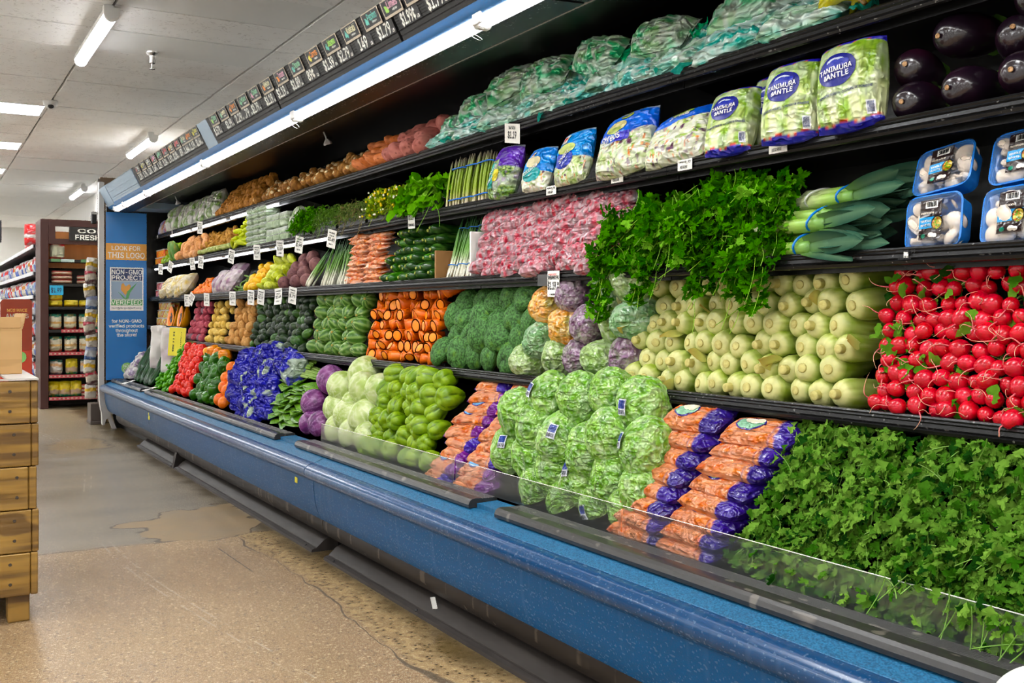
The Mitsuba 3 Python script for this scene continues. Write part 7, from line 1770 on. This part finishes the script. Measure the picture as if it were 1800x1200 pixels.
# cardboard display sign behind the crate
mat('display_brown', principled('#8f2f12', 0.5)); mat('display_red', principled('#c23a1e', 0.5))
def rounded(x0, x1, z0, z1, r):
    return [(x0, z0), (x1, z0)] + [(x1 - r + r * math.cos(a), z1 - r + r * math.sin(a)) for a in np.linspace(0, PI / 2, 7)] + [(x0 + r + r * math.cos(a), z1 - r + r * math.sin(a)) for a in np.linspace(PI / 2, PI, 7)]
DX0, DX1, DY = 0.585, 0.812, 9.0
dsp = put('display_sign', [('board', ply(extrude(rounded(DX0, DX1, 0.80, 1.205, 0.03), DY, DY + 0.02), 'display_brown', 30)), ('lower_board', ply(box(DX0, DX1, DY, DY + 0.20, 0.0, 0.80, 0.004), 'display_red', False))], None, 'rust-brown cardboard display sign with yellow lettering behind the cardboard box', 'display sign')
for s, z, h, w, m in (('NOS HACE', 1.105, 0.024, 0.145, 'panel_orange'), ('AMIGOS', 1.055, 0.034, 0.165, 'card_tan')):
    V, F = text(s, h, 0.001, True, 'c', w)
    part(dsp, 'lettering', ply((V, F), m, False), T().translate([(DX0 + DX1) / 2 + 0.005, DY - 0.0005, z]) @ T(np.array([[1, 0, 0, 0], [0, 0, -1, 0], [0, 1, 0, 0], [0, 0, 0, 1.0]])))
g = grid_patch(None, 0.69, 0.77, 0.70, 0.79); Vg = np.array(g[0]); part(dsp, 'green_picture', ply((np.column_stack([Vg[:, 0], np.full(len(Vg), DY - 0.002), Vg[:, 1]]), g[1]), 'panel_lime', False))
g = grid_patch(None, 0.595, 0.665, 0.62, 0.73); Vg = np.array(g[0]); part(dsp, 'white_picture', ply((np.column_stack([Vg[:, 0], np.full(len(Vg), DY - 0.002), Vg[:, 1]]), g[1]), 'white_ink', False))

# ================================================================ end-cap shelving across the end of the aisle
mat('endcap_wood', principled('#3a1712', 0.45)); mat('endcap_black', principled('#100d0d', 0.5))
def ply_wood(p, n, uv): return mix(C('#a8622a'), C('#c07c3a'), fbm(p.x * 25, p.y * 5, p.z * 1.2, 3))
mat('endcap_panel', principled(proc(ply_wood), 0.45))
EX0, EX1, EY = 1.235, 2.34, 12.75
EZ = [1.71, 1.43, 1.165, 0.90, 0.64, 0.38, 0.125]
ec = put('endcap_shelving', [('post', ply(box(EX0, EX0 + 0.085, EY, EY + 0.55, 0, 2.165, 0.004), 'endcap_wood', False)), ('post', ply(box(EX1 - 0.085, EX1, EY, EY + 0.55, 0, 2.165, 0.004), 'endcap_wood', False)),
    ('top_rail', ply(box(EX0 + 0.085, EX1 - 0.085, EY, EY + 0.05, 2.09, 2.165), 'endcap_wood', False)), ('rail', ply(box(EX0 + 0.085, EX1 - 0.085, EY, EY + 0.05, 1.885, 1.945), 'endcap_wood', False)),
    ('stile', ply(box(EX0 + 0.085, EX0 + 0.155, EY, EY + 0.05, 1.945, 2.09), 'endcap_wood', False)),
    ('wood_panel', ply(box(EX0 + 0.085, EX1 - 0.085, EY + 0.28, EY + 0.30, 1.62, 1.90), 'endcap_panel', False)), ('wood_panel', ply(box(EX0 + 0.085, EX1 - 0.085, EY + 0.06, EY + 0.07, 1.94, 2.03), 'endcap_panel', False)),
    ('back', ply(box(EX0 + 0.02, EX1 - 0.02, EY + 0.50, EY + 0.55, 0.0, 1.66), 'endcap_black', False))], None, 'dark brown wooden end shelving with rows of food bags', 'shelving')
mat('strip_red', principled('#a83a45', 0.5)); mat('strip_green', principled('#4f7a52', 0.5)); mat('strip_pale', principled('#bcd3d0', 0.5))
for i, z in enumerate(EZ):
    s = part(ec, 'shelf', ply(box(EX0 + 0.085, EX1 - 0.085, EY + 0.02, EY + 0.50, z - 0.03, z), 'endcap_black', False))
    if i == 0:
        for j in range(3):
            part(s, 'edge_strip', ply(box(EX0 + 0.11 + 0.32 * j, EX0 + 0.21 + 0.32 * j, EY + 0.008, EY + 0.019, z - 0.03, z + 0.005), 'strip_green', False)); part(s, 'edge_strip', ply(box(EX0 + 0.215 + 0.32 * j, EX0 + 0.36 + 0.32 * j, EY + 0.008, EY + 0.019, z - 0.03, z + 0.005), 'strip_pale', False))
    elif i >= 3:
        part(s, 'edge_strip', ply(box(EX0 + (0.22 if i == 3 else 0.09), EX1 - 0.09, EY + 0.008, EY + 0.019, z - 0.032, z + 0.006), 'strip_red', False), label='red dotted edge strip')
        d = [box(x, x + 0.022, EY + 0.006, EY + 0.008, z - 0.022, z - 0.004) for x in np.arange(EX0 + (0.24 if i == 3 else 0.10), EX1 - 0.13, 0.045)]
        k = part(ec + '__shelf%s' % ('' if i == 0 else '_%03d' % i), 'strip_print', ply(cat(*d), 'card_tan', False), kind='stuff')
        labels[k] = {'kind': 'stuff'}
fs = put('fresh_sign', [('board', ply(box(1.535, 2.20, EY - 0.015, EY - 0.003, 1.925, 2.085), 'black_card', False))], None, 'black sign with white capitals CON and FRESH on the end shelving', 'sign')
for s, x, z, h, w in (('CON', 1.625, 2.020, 0.045, 0.30), ('FRESH', 1.60, 1.940, 0.055, 0.27)):
    V, F = text(s, h, 0.001, True, 'l', w)
    part(fs, 'lettering', ply((V, F), 'white_ink', False), T().translate([x, EY - 0.0155, z]) @ T(np.array([[1, 0, 0, 0], [0, 0, -1, 0], [0, 1, 0, 0], [0, 0, 0, 1.0]])))
bt = put('blue_shelf_tag', [('card', ply(box(1.33, 1.475, EY - 0.004, EY - 0.001, 1.30, 1.41), 'ink_teal', False))], None, 'bright blue price sign hanging from the end shelving', 'sign')
mat('tag_blue', principled('#27a4cf', 0.4)); scene[bt + '__card']['bsdf'] = {'type': 'ref', 'id': 'tag_blue'}
V, F = text('$1.99', 0.05, 0.001, True, 'c', 0.11); part(bt, 'lettering', ply((V, F), 'panel_dark', False), T().translate([1.40, EY - 0.0045, 1.33]) @ T(np.array([[1, 0, 0, 0], [0, 0, -1, 0], [0, 1, 0, 0], [0, 0, 0, 1.0]])))

def food_bag(seed, w, h, t, bands):
    """A filled printed bag standing up (faces -y through ENDON); bands = (from v, colour) from the bottom up."""
    bag = pillow(w, h, t, 16, 16, seed, 3.0, 3.0, 0.006, 16)
    V, F, u, v, sd = bag
    c = np.tile(C(bands[0][1]), (len(V), 1))
    for v0, col in bands[1:]:
        c = lerp(c, C(col), sst(v0 - 0.03, v0 + 0.03, v + 0.06 * np.sin(u * 3 + seed)))
    c = lerp(c, C(bands[len(bands) // 2][1]) * 0.6, 0.5 * sst(0.6, 0.66, meshkit.noise(V * 38 + seed, seed)) * (np.abs(u) < 0.8))
    return [('', ply((V, F, c), 'print_film'))]
FBK = {'green': [food_bag(s, 0.135, 0.185, 0.07, ((-1, '#b54038'), (-0.75, '#e3dcc0'), (-0.25, '#d9b070'), (0.0, '#e6e0cc'), (0.62, '#176a58'))) for s in (1, 2, 3)], 'yellow': [food_bag(s, 0.13, 0.185, 0.07, ((-1, '#1a7a5a'), (-0.7, '#b9a08a'), (-0.1, '#e3cf1e'), (0.7, '#d8c81a'))) for s in (4, 5)],
       'white': [food_bag(s, 0.135, 0.175, 0.07, ((-1, '#6a4a58'), (-0.7, '#e2e0da'), (0.1, '#dcb58a'), (0.5, '#e6e4dc'), (0.75, '#166a66'))) for s in (6, 7)], 'pack': [food_bag(s, 0.145, 0.075, 0.10, ((-1, '#d9a83a'), (-0.5, '#e6d23a'), (0.5, '#ead87a'))) for s in (8, 9)],
       'flat': [food_bag(s, 0.22, 0.05, 0.16, ((-1, '#c99a80'), (-0.3, '#d9cbb8'), (0.4, '#9a3a38'))) for s in (10, 11)], 'red': [food_bag(s, 0.16, 0.24, 0.10, ((-1, '#cf4a3a'), (-0.8, '#dfe0c8'), (0.1, '#e0dccb'), (0.35, '#cf2f2f'))) for s in (12, 13)]}
def endbag(kind, v, x, z, h, what, s=1.0, name='food_bag'):
    put(name, FBK[kind][v], T().translate([x, EY + 0.10, z + h / 2 * s + 0.002]) @ ENDON @ T().scale(s), what, 'food bag', 'food bags on the end shelving')
endbag('red', 0, 1.42, EZ[0], 0.24, 'red and cream bag on the top shelf of the end shelving')
for i, (x, dz) in enumerate(((1.47, 0), (1.47, 0.05), (1.47, 0.10), (1.74, 0), (1.74, 0.05))):
    endbag('flat', i % 2, x, EZ[1] + dz, 0.05, 'flat red and cream packet on the second shelf, %s in the %s stack' % (nth(i if i < 3 else i - 3), 'left' if i < 3 else 'right'))
for i, (x, dz) in enumerate(((1.40, 0), (1.40, 0.073), (1.57, 0.0), (1.73, 0))):
    endbag('pack', i % 2, x, EZ[2] + dz, 0.075, ('yellow packet under the other at the left of the third shelf', 'yellow packet on top of the other at the left of the third shelf', 'yellow packet in the middle of the third shelf', 'yellow packet at the right of the third shelf')[i], 1.05)
for i, x in enumerate((1.40, 1.56, 1.72)):
    endbag('green', i, x, EZ[3], 0.185, 'green-topped cream bag on the fourth shelf, %s from the left post' % nth(i))
    endbag('green', (i + 1) % 3, x + 0.005, EZ[4], 0.185, 'green-topped cream bag on the fifth shelf, %s from the left post' % nth(i))
endbag('yellow', 1, 1.865, EZ[3], 0.185, 'yellow bag at the right of the fourth shelf'); endbag('white', 1, 1.87, EZ[4], 0.175, 'white bag at the right of the fifth shelf')
endbag('white', 0, 1.41, EZ[5], 0.175, 'white bag with a teal top at the left of the sixth shelf'); endbag('yellow', 0, 1.575, EZ[5], 0.185, 'yellow bag in the middle of the sixth shelf'); endbag('white', 1, 1.735, EZ[5], 0.175, 'white bag with a teal top at the right of the sixth shelf')
for i, x in enumerate((1.38, 1.50, 1.62)): endbag('yellow', i % 2, x, EZ[6], 0.185, 'yellow bag on the bottom shelf, %s from the left post' % nth(i), 0.98)
for i in range(3): endbag('flat', i % 2, 1.79, EZ[6] + 0.045 * i, 0.05, 'crumpled clear packet on the bottom shelf, %s up' % nth(i))

# clip strips of snack bags between the end shelving and the case
mat('rack_metal', principled('#4f4640', 0.4))
rack = put('snack_rack', [('post', ply(box(1.565, 1.588, 10.80, 10.83, 0.0, 2.42), 'rack_metal', False)), ('base', ply(box(1.49, 1.59, 10.76, 11.02, 0.0, 0.03, 0.003), 'rack_metal', False)), ('base_box', ply(box(1.495, 1.585, 10.78, 11.0, 0.03, 0.20, 0.003), 'rack_metal', False)), ('arm', ply(box(1.50, 1.565, 10.805, 10.825, 2.07, 2.09), 'white_metal', False))], None, 'thin grey metal rack post beside the case end', 'rack')
SNK = [food_bag(60 + i, 0.11, 0.15, 0.06, b) for i, b in enumerate((((-1, '#d8d2c8'), (0.0, '#c9a84a'), (0.5, '#e3e0da')), ((-1, '#5a3a3a'), (-0.3, '#d9cfc0'), (0.5, '#a83a48')), ((-1, '#e0dcd2'), (-0.2, '#d9b62a'), (0.3, '#e6e3da')), ((-1, '#3f5f8a'), (-0.4, '#cfd3d8'), (0.4, '#8a94b8'))))]
k = 0
for i, z in enumerate(np.arange(0.32, 1.60, 0.125)):
    put('snack_bag', SNK[i % 4], T().translate([1.505 + 0.012 * math.sin(i * 2.1), 10.86, z]) @ ENDON @ T().rotate([0, 0, 1], 8 * math.sin(i * 1.7)), 'small snack bag clipped to the rack beside the case, %s from the bottom' % nth(i), 'snack bag', 'snack bags on the clip rack')
    k += 1
put('black_speaker', [('body', ply(box(1.515, 1.562, 10.85, 10.92, 1.98, 2.10, 0.006), 'black_plastic', False))], None, 'small black box mounted high on the rack post', 'speaker')
# framed partition rising to the ceiling behind the case end
mat('partition_cream', principled('#cbb98a', 0.6)); mat('partition_brown', principled('#5a4632', 0.5))
part_key = put('partition_frame', [('post', ply(box(1.60, 1.66, 10.90, 10.96, 0.0, 2.45), 'partition_brown', False)), ('beam', ply(box(1.66, 2.54, 10.90, 10.96, 2.37, 2.45), 'partition_brown', False)), ('panel', ply(box(1.66, 2.54, 10.92, 10.94, 0.0, 2.37), 'partition_cream', False))], None, 'brown framed cream partition rising above the case end', 'partition')

# ================================================================ grocery gondola running away from the end shelving
mat('gondola_white', principled('#c9cbd0', 0.5)); mat('gondola_black', principled('#17161a', 0.5))
GX, GY0, GY1 = 1.22, 13.35, 22.0
gon = put('gondola_shelving', [('back', ply(box(GX + 0.45, GX + 0.50, GY0, GY1, 0, 1.92), 'gondola_black', False)), ('base', ply(box(GX + 0.02, GX + 0.45, GY0, GY1, 0.0, 0.12), 'gondola_black', False)), ('upright', ply(box(GX + 0.40, GX + 0.50, GY0 - 0.03, GY0, 0, 2.0), 'partition_brown', False))], None, 'long grocery shelving full of packets behind the end shelving', 'shelving')
GZ = [1.90, 1.58, 1.30, 1.05, 0.80, 0.55, 0.30]
for z in GZ:
    s = part(gon, 'shelf', ply(box(GX, GX + 0.45, GY0, GY1, z - 0.03, z), 'gondola_black', False)); part(s, 'price_channel', ply(box(GX - 0.012, GX - 0.001, GY0, GY1, z - 0.035, z + 0.008), 'gondola_white', False))
GB_ = [(w, food_bag(80 + i, w, h, 0.12, b), h) for i, (w, h, b) in enumerate(((0.20, 0.22, ((-1, '#d8d6d8'), (0.0, '#b5262c'), (0.6, '#e0dfe0'))), (0.18, 0.20, ((-1, '#3f5fae'), (0.0, '#d3d6de'), (0.5, '#c22f33'))), (0.16, 0.19, ((-1, '#dcd8d0'), (-0.2, '#8fa6b8'), (0.5, '#e0dedd'))), (0.18, 0.21, ((-1, '#e2dcd0'), (0.0, '#c98a3a'), (0.5, '#dfdcd6'))), (0.17, 0.20, ((-1, '#b5b9c6'), (0.0, '#7d8fc0'), (0.6, '#d9d9de'))), (0.19, 0.18, ((-1, '#c92f35'), (0.2, '#d9d4d0'), (0.7, '#c92f35')))))]
for i, z in enumerate(GZ[1:]):
    y = GY0 + 0.12; n = 0
    while y < 19.5:
        w, b, h = GB_[int(rng.integers(6))]
        put('grocery_packet', b, T().translate([GX + 0.10, y, z + h / 2 + 0.002]) @ BASE, 'grocery packet on the %s shelf of the long shelving, %s from its near end' % (nth(i + 1), nth(n)), 'packet', 'grocery packets')
        y += w + U(0.02, 0.10); n += 1
RB_ = food_bag(95, 0.26, 0.27, 0.16, ((-1, '#c8242a'), (-0.6, '#d42a2e'), (-0.3, '#e9e4e2'), (0.0, '#cf2429'), (0.8, '#b81f26')))
for i, y in enumerate((13.62, 13.92, 14.35, 15.2)):
    put('red_rice_bag', RB_, T().translate([GX + 0.14, y, GZ[0] + 0.137]) @ BASE if i else T().translate([GX - 0.05 + 0.1, y, GZ[0] + 0.137]) @ ENDON, 'big red and white bag on top of the long shelving, %s from its near end' % nth(i), 'bag', 'red bags on the shelving top')
mat('strip_dark', principled('#23262c', 0.5))
put('hanging_aisle_sign', {'': ply(box(0.93, 1.02, 15.5, 15.53, 2.05, 2.35, 0.004), 'strip_dark', False)}, None, 'narrow black sign hanging over the far aisle', 'sign')

# white rounded bowl at the lower right
mat('bowl_white', principled('#e6e5e2', 0.4))
t = np.linspace(0.02, PI / 2, 14)
bowlp = [(0.086 * math.sin(a), 0.075 * math.cos(a)) for a in t][::-1]
put('white_bowl', {'': ply(lathe([(0.070, -0.002), (0.088, 0.0)] + bowlp, 40), 'bowl_white', 40)}, T().translate([1.565, 0.985, 0.455]) @ T().rotate([0, 1, 0], -16), 'plain white rounded bowl upside down on the front rail, lower right corner', 'bowl')
# ================================================================ share repeated meshes: one shape group per mesh, an instance per copy
_by = {}
for k, v in scene.items():
    if v.get('type') == 'ply' and 'emitter' not in v:
        _by.setdefault((v['filename'], str(v.get('bsdf'))), []).append(k)
_n = 0
for (fn, _b), keys in _by.items():
    if len(keys) < 3: continue
    _n += 1
    g = 'shared_mesh_%03d' % _n
    proto = {a: b for a, b in scene[keys[0]].items() if a != 'to_world'}
    scene[g] = {'type': 'shapegroup', 'mesh': proto}
    for k in keys:
        scene[k] = {'type': 'instance', 'shapes': {'type': 'ref', 'id': g}, **({'to_world': scene[k]['to_world']} if 'to_world' in scene[k] else {})}
order = [k for k in scene if scene[k].get('type') != 'instance'] + [k for k in scene if scene[k].get('type') == 'instance']
scene = {k: scene[k] for k in order}
